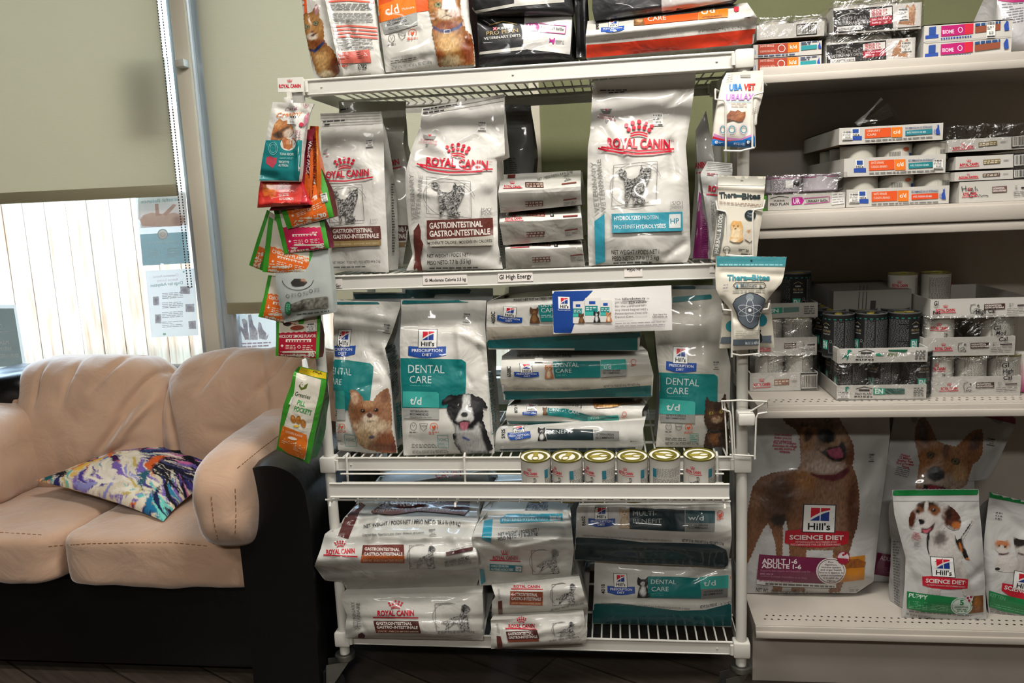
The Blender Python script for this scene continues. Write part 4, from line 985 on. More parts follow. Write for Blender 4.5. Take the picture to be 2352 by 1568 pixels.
# three small bags lying in a stack
for i, (TL, TR, ML, MR, BL, BR, z) in enumerate((((1160, 557), (1336, 551), (1160, 571), (1338, 567), (1163, 618), (1344, 614), 0), ((1148, 484), (1333, 472), (1147, 510), (1336, 500), (1156, 563), (1340, 549), 1), ((1151, 401), (1334, 391), (1144, 444), (1334, 437), (1150, 489), (1336, 470), 2))):
    pv = (BL[1]-ML[1])/(BL[1]-TL[1])
    mb = bagmesh([BL, ML, TL], [BR, MR, TR], 1.985+.004*i, .26, 20+i*3, col='D8D5CD', prof=[(0, .006), (pv*.9, -.004), (pv, -.006), (1, .10 if i < 2 else .16)], wr=.006, bulge=.02, res=7)
    # grey lower end face
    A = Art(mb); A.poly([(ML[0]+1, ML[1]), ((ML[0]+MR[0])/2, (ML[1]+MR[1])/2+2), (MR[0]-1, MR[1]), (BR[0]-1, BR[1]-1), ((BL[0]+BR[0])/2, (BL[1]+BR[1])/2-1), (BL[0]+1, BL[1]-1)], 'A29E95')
    dx, dy = ML[0]-1147, ML[1]
    A.text('ROYAL CANIN', (ML[0]+14, ML[1]-(14 if i == 2 else 4)), (ML[0]+52, ML[1]-(12 if i == 2 else 7)), 5, RED, .03)
    if i: crown(A, ML[0]+33, ML[1]-(24 if i == 2 else 15), 6, RED, 0, False)
    A.line([(ML[0]+12, ML[1]-(11 if i == 2 else 2)), (ML[0]+56, ML[1]-(12 if i == 2 else 4))], 1.4, RED)
    gy = ML[1]-(17 if i == 2 else 17 if i == 1 else 10); F = fr(A, (ML[0]+62, gy-8), (ML[0]+104, gy-8), (ML[0]+63, gy+6)); F.poly([(0, 0), (1, 0), (1, .9), (0, .8)], 'A0483A' if i == 1 else '4A2620'); F.A.micro([F.p(.05, .1), F.p(.95, .1), F.p(.95, .85), F.p(.05, .8)], 2, 'C9B0A0', i, .6, (4, 8))
    A.poly([(ML[0]+146, ML[1]-(22 if i == 2 else 14)), (ML[0]+180, ML[1]-(26 if i == 2 else 16)), (ML[0]+180, ML[1]-(23 if i == 2 else 13)), (ML[0]+146, ML[1]-(19 if i == 2 else 11))], '7A2A26')
    gy = (ML[1]+BL[1])/2+4; q = [(ML[0]+62, gy-8), (ML[0]+104, gy-10), (ML[0]+104, gy+2), (ML[0]+63, gy+4)]; A.poly(q, '4A2620'); A.micro(q, 2, 'A08C80', i, .6, (4, 8))
    A.poly([(ML[0]+150, gy-13), (ML[0]+180, gy-17), (ML[0]+180, gy-14), (ML[0]+150, gy-10)], '6A2420'); A.micro([(ML[0]+150, gy-7), (ML[0]+180, gy-10), (ML[0]+180, gy), (ML[0]+152, gy+2)], 3, '6A6660', i)
    if i == 2: A.text('NET / PESO NETO: 4.4 lb (2 kg)', (1235, 416), (1316, 397), 6, '4A4846', .01); A.poly([(1167, 402), (1184, 401), (1183, 409), (1166, 410)], '6A261F'); sticker(A, (1293, 404), (1310, 400), (1296, 418), '$74', 9, False)
    if i == 1: little_dog(A, 1268, 498, 14, 'tux')
    if i == 0: little_dog(A, 1277, 566, 14, 'tux')
    mb.build('pet_food_bag', 'film', smooth=60, label=('lowest', 'middle', 'topmost')[i]+' of the three small white food bags stacked flat on the second shelf', cat='bag', group='small bags stacked flat')
# purple bag and grey pouch at the right
mb = bagmesh([(1590, 600), (1598, 520), (1604, 430), (1598, 300)], [(1640, 600), (1645, 480), (1640, 360), (1622, 255)], 2.08, .1, 31, lean=.05, col='B9B7B0', wr=.006, creases=[(1610, 420, 1625, 560, 8, .008)]); A = Art(mb)
A.poly([(1591, 600), (1598, 530), (1606, 440), (1616, 452), (1632, 478), (1640, 520), (1639, 600)], '7A1A5C'); A.text('CANIN', (1590, 388), (1622, 384), 13, RED, .04); A.line([(1588, 399), (1617, 395)], 3, RED)
A.micro([(1600, 485), (1632, 490), (1634, 595), (1594, 595)], 26, '9A4A80', 6, .35)
mb.build('pet_food_bag', 'film', smooth=60, label='bag with a purple lower half behind the grey pouch at the shelf end', cat='bag')
mb = bagmesh([(1634, 598), (1627, 520), (1616, 450), (1609, 400), (1625, 370)], [(1675, 596), (1680, 500), (1680, 440), (1692, 376)], 2.0, .08, 33, lean=.02, col='B4B3AE', wr=.006, creases=[(1620, 430, 1660, 480, 8, .006)]); A = Art(mb)
for k in range(5): A.line([(1626-k, 373+k*4), (1690-k*2, 378+k*4)], 1, '9A9994')
A.text('ROYAL', (1627, 439), (1668, 442), 13, RED, .04); A.line([(1622, 446), (1665, 449)], 3, RED); A.micro([(1624, 396), (1648, 398), (1648, 406), (1624, 403)], 2, 'B0384C', 4)
A.text('VETERINARY', (1644, 530), (1640, 460), 8, '8C8B86'); A.ring(1660, 490, 16, 24, 1, '8A8984')
mb.build('pet_food_pouch', 'film', smooth=60, label='grey and white food pouch at the right end of the second shelf', cat='pouch')
# hydrolyzed protein bag
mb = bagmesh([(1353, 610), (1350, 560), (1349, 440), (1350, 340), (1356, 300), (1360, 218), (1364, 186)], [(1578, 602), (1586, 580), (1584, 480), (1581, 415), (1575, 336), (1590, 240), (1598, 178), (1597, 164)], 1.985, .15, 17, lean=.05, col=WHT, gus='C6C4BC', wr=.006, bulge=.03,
     creases=[(1370, 215, 1560, 200, 10, .006), (1390, 270, 1440, 360, 8, -.006), (1530, 250, 1590, 200, 8, .006), (1540, 330, 1548, 400, 9, .010), (1440, 300, 1450, 400, 14, -.004), (1380, 350, 1360, 430, 9, .006), (1420, 600, 1480, 590, 8, .005), (1530, 590, 1570, 560, 8, .006)])
A = Art(mb)
A.micro([(1378, 205), (1440, 204), (1440, 209), (1378, 210)], 1, '2A2A2A', 2, .5); A.micro([(1398, 211), (1434, 209), (1434, 213), (1398, 215)], 1, '1A1A1A', 3, .6)
A.poly([(1378, 250), (1392, 250), (1406, 250), (1400, 262), (1386, 262)], '7A7875'); A.poly([(1388, 249), (1398, 250), (1393, 256)], 'B02438'); A.text('VETERINARY EXCLUSIVE', (1376, 264), (1412, 272), 4, 'B03A4E'); A.text('EXCLUSIVITÉ VÉTÉRINAIRE', (1372, 270), (1414, 279), 4.5, 'B03A4E', .01); A.poly([(1390, 275), (1398, 277), (1393, 283)], '8A8884')
sticker(A, (1498, 262), (1522, 262), (1499, 289), '$97.75', 6)
royal(A, (1395, 338), (1538, 342), 21, 0, 29)
A.line([(1374, 340), (1400, 347), (1450, 354), (1500, 353), (1543, 347)], 4, RED)
tabby(A, (1410, 378), (1515, 370), (1405, 474))
A.text('VETERINARY', (1378, 488), (1368, 372), 11, '85857F', .005); A.text('VÉTÉRINAIRE', (1393, 486), (1381, 366), 11, '85857F', .005)
A.text('S/O', (1543, 471), (1562, 470), 8, '77766F', .01); A.text('INDEX', (1542, 480), (1564, 479), 6.5, '8A8984'); A.line([(1540, 463), (1540, 482)], 1, '77766F'); A.line([(1566, 462), (1566, 480)], 1, '77766F')
A.poly([(1405, 491), (1566, 486), (1567, 530), (1406, 535)], '3C9AAE'); A.text('HYDROLYZED', (1411, 506), (1472, 504), 9, 'E6ECEC', .025); A.text('PROTEIN', (1475, 504), (1512, 503), 9, 'DCE6E6', 0); A.text('PROTÉINES', (1411, 526), (1458, 524), 9, 'DCE6E6', 0); A.text('HYDROLYSÉES', (1461, 525), (1529, 523), 9, 'E6ECEC', .025)
A.poly([(1536, 492), (1562, 491), (1562, 523), (1536, 524)], 'DFE2DF'); A.text('HP', (1539, 514), (1559, 513), 12, '3A8CA0', .015)
A.poly([(1367, 508), (1389, 491), (1390, 600), (1368, 606)], '2F93A8')
A.text('NET WEIGHT / POIDS NET /', (1405, 583), (1514, 581), 9.5, '343230', .015); A.text('PESO NETO: 7.7 lb (3.5 kg)', (1406, 597), (1513, 594), 9.5, '343230', .015); A.micro([(1408, 600), (1500, 598), (1500, 603), (1408, 605)], 1, '4A4846', 5, .6)
A.micro([(1583, 370), (1592, 372), (1597, 470), (1588, 480)], 14, '4A4A48', 8, .5, (3, 9)); A.micro([(1587, 490), (1597, 490), (1597, 570), (1588, 575)], 14, '4A4A48', 9, .5, (3, 9))
mb.build('pet_food_bag', 'film', smooth=60, label='tall white cat food bag reading hydrolyzed protein with a teal band', cat='bag')
# ================================================================== third level
ZT = ZS['third']
def collie(A):
    out = [(1060, 1040), (1046, 1020), (1040, 1000), (1048, 985), (1044, 972), (1032, 955), (1026, 940), (1030, 925), (1018, 930), (1014, 922), (1024, 912), (1034, 906), (1050, 908), (1062, 904), (1080, 904), (1094, 910), (1104, 912), (1114, 922), (1119, 938), (1108, 934), (1110, 950), (1108, 965), (1116, 985), (1120, 1000), (1128, 1018), (1133, 1030), (1122, 1036), (1126, 1042)]
    A.poly(fz(out), None, 2.2, pic('17171A', [('p', [(1064, 905), (1080, 905), (1080, 930), (1086, 945), (1088, 962), (1076, 975), (1060, 975), (1048, 965), (1054, 950), (1062, 935)], 'CFCEC9', 2), ('p', [(1046, 975), (1060, 985), (1085, 985), (1100, 970), (1106, 985), (1112, 1010), (1118, 1035), (1066, 1040), (1048, 1015)], 'B9B8B4', 4), ('p', [(1100, 975), (1114, 985), (1128, 1030), (1120, 1035), (1108, 1005)], '1B1B1E', 3),
        ('e', 1067, 952, 8, 6, 0, '0C0C0C', .2), ('p', [(1053, 968), (1066, 964), (1080, 966), (1078, 980), (1066, 988), (1056, 982)], '201214', 1), ('p', [(1056, 970), (1067, 968), (1077, 970), (1073, 984), (1064, 988), (1058, 982)], 'B86A7A', 1),
        ('e', 1055, 930, 5, 4, 0, '241810', .3), ('e', 1053.5, 929, 1.3, 1.3, 0, 'C9C9C9', .3), ('e', 1081, 932, 5, 4, 0, '241810', .3), ('e', 1080, 931, 1.3, 1.3, 0, 'C9C9C9', .3), ('e', 1028, 916, 10, 4, -20, '3A3A3C', .5), ('p', [(1062, 1000), (1080, 1008), (1078, 1012), (1062, 1006)], '3A4A8A', 1)], .35, (2.5, 8)))
def chihuahua(A):
    out = [(800, 940), (806, 912), (804, 896), (812, 894), (822, 900), (832, 910), (836, 920), (846, 920), (858, 920), (862, 912), (870, 902), (884, 893), (890, 890), (895, 905), (897, 925), (899, 960), (898, 985), (903, 1000), (908, 1020), (912, 1045), (900, 1042), (870, 1036), (840, 1030), (824, 1018), (818, 1000), (812, 985), (806, 965)]
    A.poly(fz(out), None, 2.2, pic('94684A', [('e', 815, 915, 8, 14, -10, 'C49E80', .5), ('e', 884, 912, 8, 14, 15, '7E5440', .5), ('e', 845, 945, 32, 24, 0, '8E5C3C', .5), ('e', 845, 928, 14, 9, 0, 'AD8058', .6), ('e', 850, 962, 17, 14, 0, 'E2D0B8', .5), ('e', 855, 985, 36, 22, 0, 'D8C0A0', .7), ('e', 838, 1005, 18, 18, 0, 'C8A67C', .7), ('e', 885, 1015, 22, 26, 0, '8A5234', .6), ('e', 904, 1030, 8, 20, 0, '74382A', .6),
        ('e', 834, 943, 5, 4, 0, '1C0F08', .25), ('e', 833, 942, 1.1, 1.1, 0, 'D0C0B0', .3), ('e', 864, 941, 5, 4, 0, '1C0F08', .25), ('e', 863, 940, 1.1, 1.1, 0, 'D0C0B0', .3), ('e', 849, 953, 7, 5, 0, '5E3A36', .2), ('p', [(840, 967), (850, 966), (862, 966), (850, 969)], '3A2018', 1), ('e', 854, 1003, 7, 4, -10, '5A5568', .2)], .5, (2.2, 8), .2))
def tcat(A, dx=0, dy=0):
    out = [(1616, 1026), (1620, 1000), (1626, 985), (1618, 970), (1617, 950), (1620, 935), (1619, 925), (1622, 910), (1630, 920), (1640, 922), (1654, 922), (1660, 912), (1665, 903), (1668, 925), (1672, 942), (1672, 960), (1668, 975), (1674, 990), (1676, 1026)]
    A.poly(fz(out), None, 2.2, pic('3E2A1C', [('e', 1645, 950, 20, 16, 0, '5A3C26', .5), ('e', 1645, 936, 8, 8, 0, '33221A', .5), ('e', 1646, 963, 11, 8, 0, 'A08468', .5), ('e', 1645, 1005, 16, 14, 0, '7A4E28', .7), ('e', 1660, 1010, 10, 18, 0, '2C1D14', .6), ('e', 1633, 948, 4.5, 3.5, 0, 'A89A4A', .2), ('e', 1633, 948, 1.6, 2.6, 0, '0E0A06', .2), ('e', 1656, 945, 4.5, 3.5, 0, 'A89A4A', .2), ('e', 1656, 945, 1.6, 2.6, 0, '0E0A06', .2), ('e', 1645, 957, 3, 2, 0, '7A3A30', .2), ('p', [(1621, 982), (1640, 990), (1662, 986), (1662, 991), (1640, 995), (1621, 987)], '15151A', 1)], .9, (3, 4), .3))
def dental(A, lx, ty, rx, kind):
    pass
TEAL = '0F7A78'; TEAL2 = '3FAFA4'
# bags standing behind, teal strips at their top
for i, (l, r, t, b_, x0, x1, lb) in enumerate(((735, 1000, 672, 735, 786, 1000, 'teal topped bag behind the long haired dog bag, under the second shelf'), (924, 1132, 662, 740, 931, 1082, 'teal topped bag behind the black and white dog bag'), (1535, 1642, 655, 740, 1545, 1598, 'teal topped bag behind the dark cat dental bag'))):
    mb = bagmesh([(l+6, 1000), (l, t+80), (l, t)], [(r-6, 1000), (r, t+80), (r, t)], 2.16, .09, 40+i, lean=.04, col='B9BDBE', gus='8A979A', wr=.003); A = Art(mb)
    A.poly([(x0, t+3), (x1-6, t+1), (x1, t+4), (x1-3, t+12), (x0, t+15)], '0C4A50')
    mb.build('pet_food_bag', 'film', smooth=60, label=lb, cat='bag')
# long-haired dog dental bag
mb = bagmesh([(764, 1032), (756, 970), (748, 880), (739, 790), (741, 740), (728, 688)], [(914, 1047), (907, 980), (900, 900), (894, 840), (884, 800), (900, 765), (919, 706), (920, 694)], yb(840, 1040, ZT)-.005, .13, 43, lean=.05, col='D6D3CA', gus='C4C2BA', wr=.007, bulge=.026,
     creases=[(884, 800, 897, 850, 8, -.008), (780, 780, 782, 860, 5, -.006), (740, 720, 880, 745, 9, .006), (850, 800, 900, 870, 9, .005), (826, 890, 870, 880, 5, .004), (770, 1015, 900, 1035, 8, .004)])
A = Art(mb)
A.poly([(730, 688), (868, 686), (873, 690), (872, 698), (730, 699)], '10686A')
hills_pd(A, (778, 756), (808, 756), (774, 794), -1.0, 1.45)
A.poly([(744, 824), (800, 827), (850, 834), (858, 842), (856, 868), (850, 918), (849, 942), (758, 941), (752, 880)], TEAL)
A.text('DENTAL', (750, 858), (807, 862), 16, 'C9D8D6', .0); A.text('CARE', (752, 880), (784, 884), 14, 'C9D8D6', .0)
A.poly([(753, 898), (790, 897), (792, 903), (793, 939), (757, 938)], '2E9C93'); A.poly([(757, 939), (793, 939), (795, 965), (760, 962)], 'A8A8A2'); A.micro([(758, 942), (774, 942), (776, 956), (760, 956)], 3, '4A4A48', 3)
badges(A, (765, 978), (786, 980), 7); chihuahua(A)
A.line([(791, 997), (816, 998), (820, 1024), (794, 1024)], 1.2, '6A9A98', True); A.text('VOHC', (794, 1012), (816, 1013), 7, '5E9290', .01); A.micro([(766, 1008), (788, 1010), (788, 1022), (768, 1020)], 3, '7A7A76', 4)
sticker(A, (882, 742), (900, 745), (878, 765), '$34.85', 5, False)
A.micro([(885, 800), (905, 790), (915, 900), (905, 920)], 20, '4A6668', 8, .5); A.micro([(906, 925), (920, 920), (924, 1000), (912, 1010)], 16, '3A8A88', 9, .6)
for k in range(5): A.line([(886+k*4, 800+k*9), (905+k*2, 785+k*10)], 2, '4F7F80')
mb.build('pet_food_bag', 'film', smooth=60, label='dental care bag with a long haired brown dog on it', cat='bag')
# border collie dental bag
mb = bagmesh([(927, 1046), (923, 960), (920, 860), (918, 780), (922, 720), (921, 688)], [(1136, 1040), (1128, 940), (1122, 870), (1117, 790), (1114, 740), (1117, 690)], yb(1030, 1046, ZT)-.005, .13, 47, lean=.05, col='D8D5CC', gus='C4C2BA', wr=.006, bulge=.026,
     creases=[(1052, 770, 1060, 860, 7, -.007), (1060, 850, 1080, 880, 6, .007), (925, 745, 1040, 752, 8, .004), (1050, 760, 1110, 792, 8, -.006), (1100, 800, 1115, 860, 7, .006)])
A = Art(mb)
A.poly([(924, 687), (1075, 682), (1078, 686), (1076, 694), (924, 698)], '10686A')
hills_pd(A, (961, 756), (1005, 756), (960, 796), -.5, 1.47)
A.poly([(920, 822), (960, 823), (1060, 825), (1070, 832), (1070, 870), (1068, 936), (924, 936)], TEAL)
A.text('DENTAL', (938, 856), (1021, 857), 19, 'D5DEDC', .0); A.text('CARE', (941, 879), (991, 880), 17, 'D5DEDC', .0); A.micro([(942, 883), (990, 884), (990, 888), (942, 887)], 1, '4FA8A2', 2)
A.poly([(926, 898), (1004, 900), (1008, 904), (1009, 936), (926, 934)], TEAL2); A.text('t/d', (942, 928), (968, 929), 17, 'E2EAE8', .015)
A.poly([(926, 936), (1008, 937), (1009, 963), (928, 960)], 'AFAFA9'); A.text('VETERINARIAN', (942, 946), (984, 947), 5, '2C2C2C', .015); A.text('RECOMMENDED', (942, 953), (985, 954), 5, '2C2C2C', .015); A.micro([(942, 955), (992, 957), (992, 961), (942, 959)], 2, '7A7A76', 4)
badges(A, (950, 979), (997, 980), 9); collie(A)
A.line([(1005, 998), (1029, 998), (1031, 1027), (1007, 1027)], 1.3, '6A9A98', True); A.text('VOHC', (1007, 1012), (1028, 1012), 7, '5E9290', .01); A.micro([(1008, 1015), (1028, 1015), (1029, 1025), (1009, 1025)], 3, '7FAFA8', 5, .3)
A.micro([(946, 1018), (1000, 1018), (1006, 1028), (946, 1028)], 3, '55554F', 6, .4, (3, 8)); A.text('NET WT 5 lb / POIDS NET 2.27 kg / PESO NETO 2.27 kg', (948, 1040), (1030, 1038), 6, '5A5A55', .01)
sticker(A, (1065, 718), (1083, 719), (1062, 742), '$34.85', 7, False)
A.micro([(1120, 850), (1130, 850), (1140, 990), (1128, 1000)], 26, '4A8A88', 8, .5, (3, 8))
mb.build('pet_food_bag', 'film', smooth=60, label='dental care bag with a black and white dog showing its tongue', cat='bag')
# dark cat dental bag
mb = bagmesh([(1506, 1026), (1513, 960), (1515, 870), (1507, 800), (1502, 740), (1505, 690), (1508, 664)], [(1674, 1027), (1676, 930), (1678, 840), (1668, 790), (1662, 730), (1650, 665)], yb(1590, 1028, ZT), .13, 49, lean=.05, col='BDB9AE', gus='A8A8A4', wr=.004, bulge=.02, creases=[(1610, 700, 1620, 850, 12, -.005)])
A = Art(mb)
A.poly([(1545, 682), (1632, 676), (1635, 680), (1634, 686), (1545, 695)], '10686A')
hills_pd(A, (1546, 795), (1581, 797), (1545, 831), -.42, 1.57)
A.poly([(1514, 855), (1560, 857), (1640, 859), (1648, 865), (1647, 951), (1515, 950)], TEAL)
A.text('DENTAL', (1530, 882), (1605, 887), 16, 'C6D2D0', .0); A.text('CARE', (1531, 904), (1581, 905), 15, 'C6D2D0', .0); A.micro([(1532, 908), (1580, 909), (1580, 912), (1532, 911)], 1, '3F9A94', 2)
A.poly([(1516, 915), (1592, 921), (1597, 924), (1596, 952), (1516, 950)], TEAL2); A.text('t/d', (1530, 941), (1561, 943), 15, 'DDE6E4', .015)
A.poly([(1516, 951), (1596, 952), (1596, 972), (1518, 969)], '8E8E88'); A.text('VETERINARIAN', (1530, 956), (1575, 957), 4.5, '222222', .015); A.text('RECOMMENDED', (1530, 962), (1575, 963), 4.5, '222222', .015)
badges(A, (1536, 979), (1582, 981), 8); tcat(A)
A.line([(1585, 995), (1603, 995), (1604, 1012), (1586, 1012)], 1.2, '3F9A8A', True); A.micro([(1587, 998), (1602, 998), (1603, 1010), (1587, 1010)], 3, '3F9A8A', 4)
A.micro([(1528, 1003), (1576, 1004), (1576, 1012), (1528, 1011)], 2, '55554F', 6, .45); A.text('NET WT 5 lb / POIDS NET 2.27 kg', (1528, 1020), (1604, 1019), 6, '4A4A46', .01)
sticker(A, (1637, 829), (1652, 829), (1636, 850), '$46.42', 7, False)
mb.build('pet_food_bag', 'film', smooth=60, label='dental care bag with a dark tabby cat at the right end of the third shelf', cat='bag')
# lying dental bags
def lying(L, R, Y, depth, fold, topback, seed, **k):
    return bagmesh(L, R, Y, depth, seed, prof=[(0, .012), (fold*.5, .0), (fold, -.006), (fold+(1-fold)*.55, .004), (1, topback)], **k)
# 5925 bag at the base
mb = lying([(1139, 1046), (1136, 1028), (1140, 990), (1160, 962)], [(1470, 1042), (1479, 1020), (1477, 985), (1490, 930)], 1.985, .34, .35, .22, 51, col='D2D0C8', wr=.004, bulge=.012); A = Art(mb)
A.poly([(1143, 1031), (1460, 1027), (1458, 1041), (1150, 1044)], '0C2C32')
A.text('5925', (1160, 1006), (1160, 985), 8, '1A1A1A', .02)
hills_pd(A, (1178, 979), (1204, 977), (1179, 993), -.5, 1.5, ('PRESCRIPTION', 'DIET'))
F = fr(A, (1165, 997), (1218, 992), (1167, 1012)); F.poly([(0, .1), (1, 0), (1, .8), (.5, 1), (.1, .9)], '1F4FA2'); F.text('PRESCRIPTION', .06, .94, .5, .32, 'E2E6EE', .01); F.text('DIET', .34, .66, .88, .3, 'E2E6EE', .01)
little_dog(A, 1245, 1012, 32, 'tux')
A.poly([(1254, 984), (1362, 986), (1363, 1010), (1256, 1009)], '10262C'); A.text('BENEFIT', (1260, 997), (1316, 994), 9, 'C5CCCC', 0)
A.poly([(1363, 988), (1422, 990), (1422, 1011), (1364, 1010)], '8A8A86'); A.text('VETERINARIAN', (1368, 1000), (1410, 1000), 5, '2A2A2A', .015); A.text('RECOMMENDED', (1368, 1007), (1410, 1007), 5, '2A2A2A', .015); A.text('M.G No.1', (1448, 1014), (1466, 1013), 3, '2A2A2A', .01)
mb.build('pet_food_bag', 'film', smooth=60, label='multi benefit bag with code 5925, lowest of the flat dental stack', cat='bag')
mb = lying([(1166, 977), (1161, 952), (1170, 917)], [(1474, 986), (1475, 942), (1492, 914)], 2.0, .32, .42, .2, 53, col='D6D3CA', wr=.004, bulge=.01, creases=[(1300, 950, 1380, 968, 12, .010)]); A = Art(mb)
A.poly([(1164, 966), (1200, 967), (1330, 968), (1474, 980), (1474, 990), (1166, 980)], '0F5F60')
A.text('8724', (1189, 948), (1188, 930), 7, '1A1A1A', .02)
F = fr(A, (1209, 927), (1230, 926), (1210, 943)); hills_logo(F); A.poly([(1200, 946), (1233, 944), (1234, 951), (1222, 954), (1200, 952)], '1F4FA2'); A.micro([(1203, 947), (1231, 945), (1231, 951), (1204, 951)], 2, 'E2E6EE', 2, .4)
little_dog(A, 1252, 953, 19, 'cat')
A.poly([(1258, 936), (1300, 938), (1350, 952), (1360, 955), (1352, 969), (1300, 958), (1257, 953)], '0F7A78'); A.text('DENTAL CARE', (1262, 943), (1331, 951), 8, 'D5DEDC', 0)
A.poly([(1350, 956), (1420, 953), (1422, 964), (1380, 966), (1350, 970)], TEAL2); A.text('t/d', (1356, 963), (1376, 961), 8, 'E6EEEC', .01); A.text('VETERINARIAN RECOMMENDED', (1380, 962), (1419, 958), 3, '2A2A2A', .01)
A.text('NET 3.85 kg / PESO NETO 3.85 kg', (1258, 921), (1336, 936), 6, '3A3A3A', .01)
A.poly([(1362, 918), (1400, 915), (1476, 917), (1472, 926), (1430, 930), (1400, 936), (1370, 938), (1362, 930)], None, 3, pic('9A6A3A', [('e', 1385, 925, 18, 6, 20, '4A3020', .6), ('e', 1430, 922, 25, 4, -5, '4A3020', .6), ('e', 1400, 932, 20, 4, 0, 'C79A5E', .6)], .9, (4, 3), .3))
A.ring(1434, 950, 5, 5, 1.1, 'D2552F', 10); A.micro([(1427, 956), (1441, 956), (1441, 960), (1427, 960)], 2, 'D2552F', 2)
mb.build('pet_food_bag', 'film', smooth=60, label='dental care bag with code 8724, second from the base of the flat stack', cat='bag')
mb = lying([(1158, 918), (1149, 870), (1153, 817)], [(1498, 911), (1501, 860), (1487, 806)], 1.985, .34, .72, .06, 57, col='D8D5CC', wr=.004, bulge=.012); A = Art(mb)
A.poly([(1153, 898), (1300, 898), (1500, 884), (1498, 910), (1300, 913), (1158, 918)], '0E5E60')
A.poly([(1150, 870), (1300, 872), (1501, 860), (1500, 884), (1300, 897), (1153, 897)], 'BDB7A8')
A.text('6508C', (1174, 865), (1173, 841), 9, '1A1A1A', .02)
hills_pd(A, (1193, 834), (1222, 834), (1195, 854), -.5, 1.45)
little_dog(A, 1261, 869, 34, 'chi')
A.poly([(1269, 830), (1378, 829), (1379, 866), (1274, 868)], '0F7A78'); A.text('DENTAL', (1276, 842), (1330, 842), 9, 'DCE4E2', 0); A.text('CARE', (1276, 855), (1313, 855), 9, 'DCE4E2', 0); A.micro([(1277, 858), (1302, 857), (1302, 863), (1277, 864)], 2, '5FB0A8', 3, .4)
A.poly([(1380, 827), (1437, 825), (1439, 848), (1380, 848)], TEAL2); A.text('t/d', (1386, 846), (1404, 846), 10, 'E6EEEC', .01)
A.poly([(1380, 848), (1439, 848), (1439, 862), (1381, 866)], '9A9A94'); A.text('VETERINARIAN', (1385, 853), (1424, 852), 4, '2A2A2A', .015); A.text('RECOMMENDED', (1385, 858), (1424, 857), 4, '2A2A2A', .015)
A.ring(1455, 831, 6, 6, 1.2, 'D2552F', 10); A.micro([(1449, 837), (1462, 836), (1462, 840), (1449, 841)], 2, 'D2552F', 2)
A.text('THERAPEUTIC DOG NUTRITION / NOURRITURE THÉRAPEUTIQUE POUR CHIENS', (1180, 894), (1356, 893), 4, '6A6660'); A.text('NET WT 15 lb / POIDS NET 6.8 kg / PESO NETO 6.8 kg', (1387, 889), (1470, 884), 5, '3A3836', .01)
A.poly([(1228, 820), (1247, 820), (1247, 832), (1228, 832)], 'E4E2DA'); A.text('NET WT 15 lb / POIDS NET 6.8 kg', (1188, 821), (1312, 820), 5, '2A2A2A', .01)
mb.build('pet_food_bag', 'film', smooth=60, label='dental care bag with code 6508C and a small brown dog in the flat stack', cat='bag')
mb = lying([(1122, 802), (1117, 784), (1117, 748), (1119, 692), (1150, 684)], [(1468, 806), (1471, 770), (1475, 740), (1470, 690), (1400, 664)], 1.975, .34, .66, .24, 61, col='D4D1C8', wr=.004, bulge=.012); A = Art(mb)
A.poly([(1117, 781), (1300, 771), (1471, 762), (1470, 806), (1300, 808), (1122, 803)], '0E6264'); A.poly([(1117, 751), (1300, 746), (1474, 742), (1472, 762), (1300, 770), (1117, 779)], 'B5AC9C')
A.text('4050C', (1138, 742), (1137, 715), 9, '1A1A1A', .02)
hills_pd(A, (1157, 703), (1187, 706), (1155, 725), -.42, 1.5); little_dog(A, 1228, 742, 38, 'cat')
A.poly([(1236, 701), (1300, 699), (1300, 738), (1242, 738)], '0F7A78'); A.text('DENTAL', (1243, 705), (1290, 703), 9, 'D5DEDC', 0); A.text('CARE', (1243, 717), (1280, 716), 10, 'D5DEDC', 0); A.micro([(1243, 722), (1280, 721), (1280, 729), (1243, 730)], 2, 'A8CCC8', 3, .4)
A.text('THERAPEUTIC CAT NUTRITION / NOURRITURE THÉRAPEUTIQUE POUR CHATS / NUTRICIÓN TERAPÉUTICA', (1128, 777), (1330, 769), 4, '6A6458'); A.text('NET WT 20 lb / POIDS NET 9.07 kg / PESO NETO 9.07 kg', (1354, 770), (1456, 766), 5, '2A2826', .015)
A.text('POIDS NET 9.07 kg / PESO NETO 9.07 kg', (1180, 692), (1300, 686), 5, '3A3A3A', .01)
mb.build('pet_food_bag', 'film', smooth=60, label='dental care bag with code 4050C, topmost of the flat stack behind the rebate card', cat='bag')
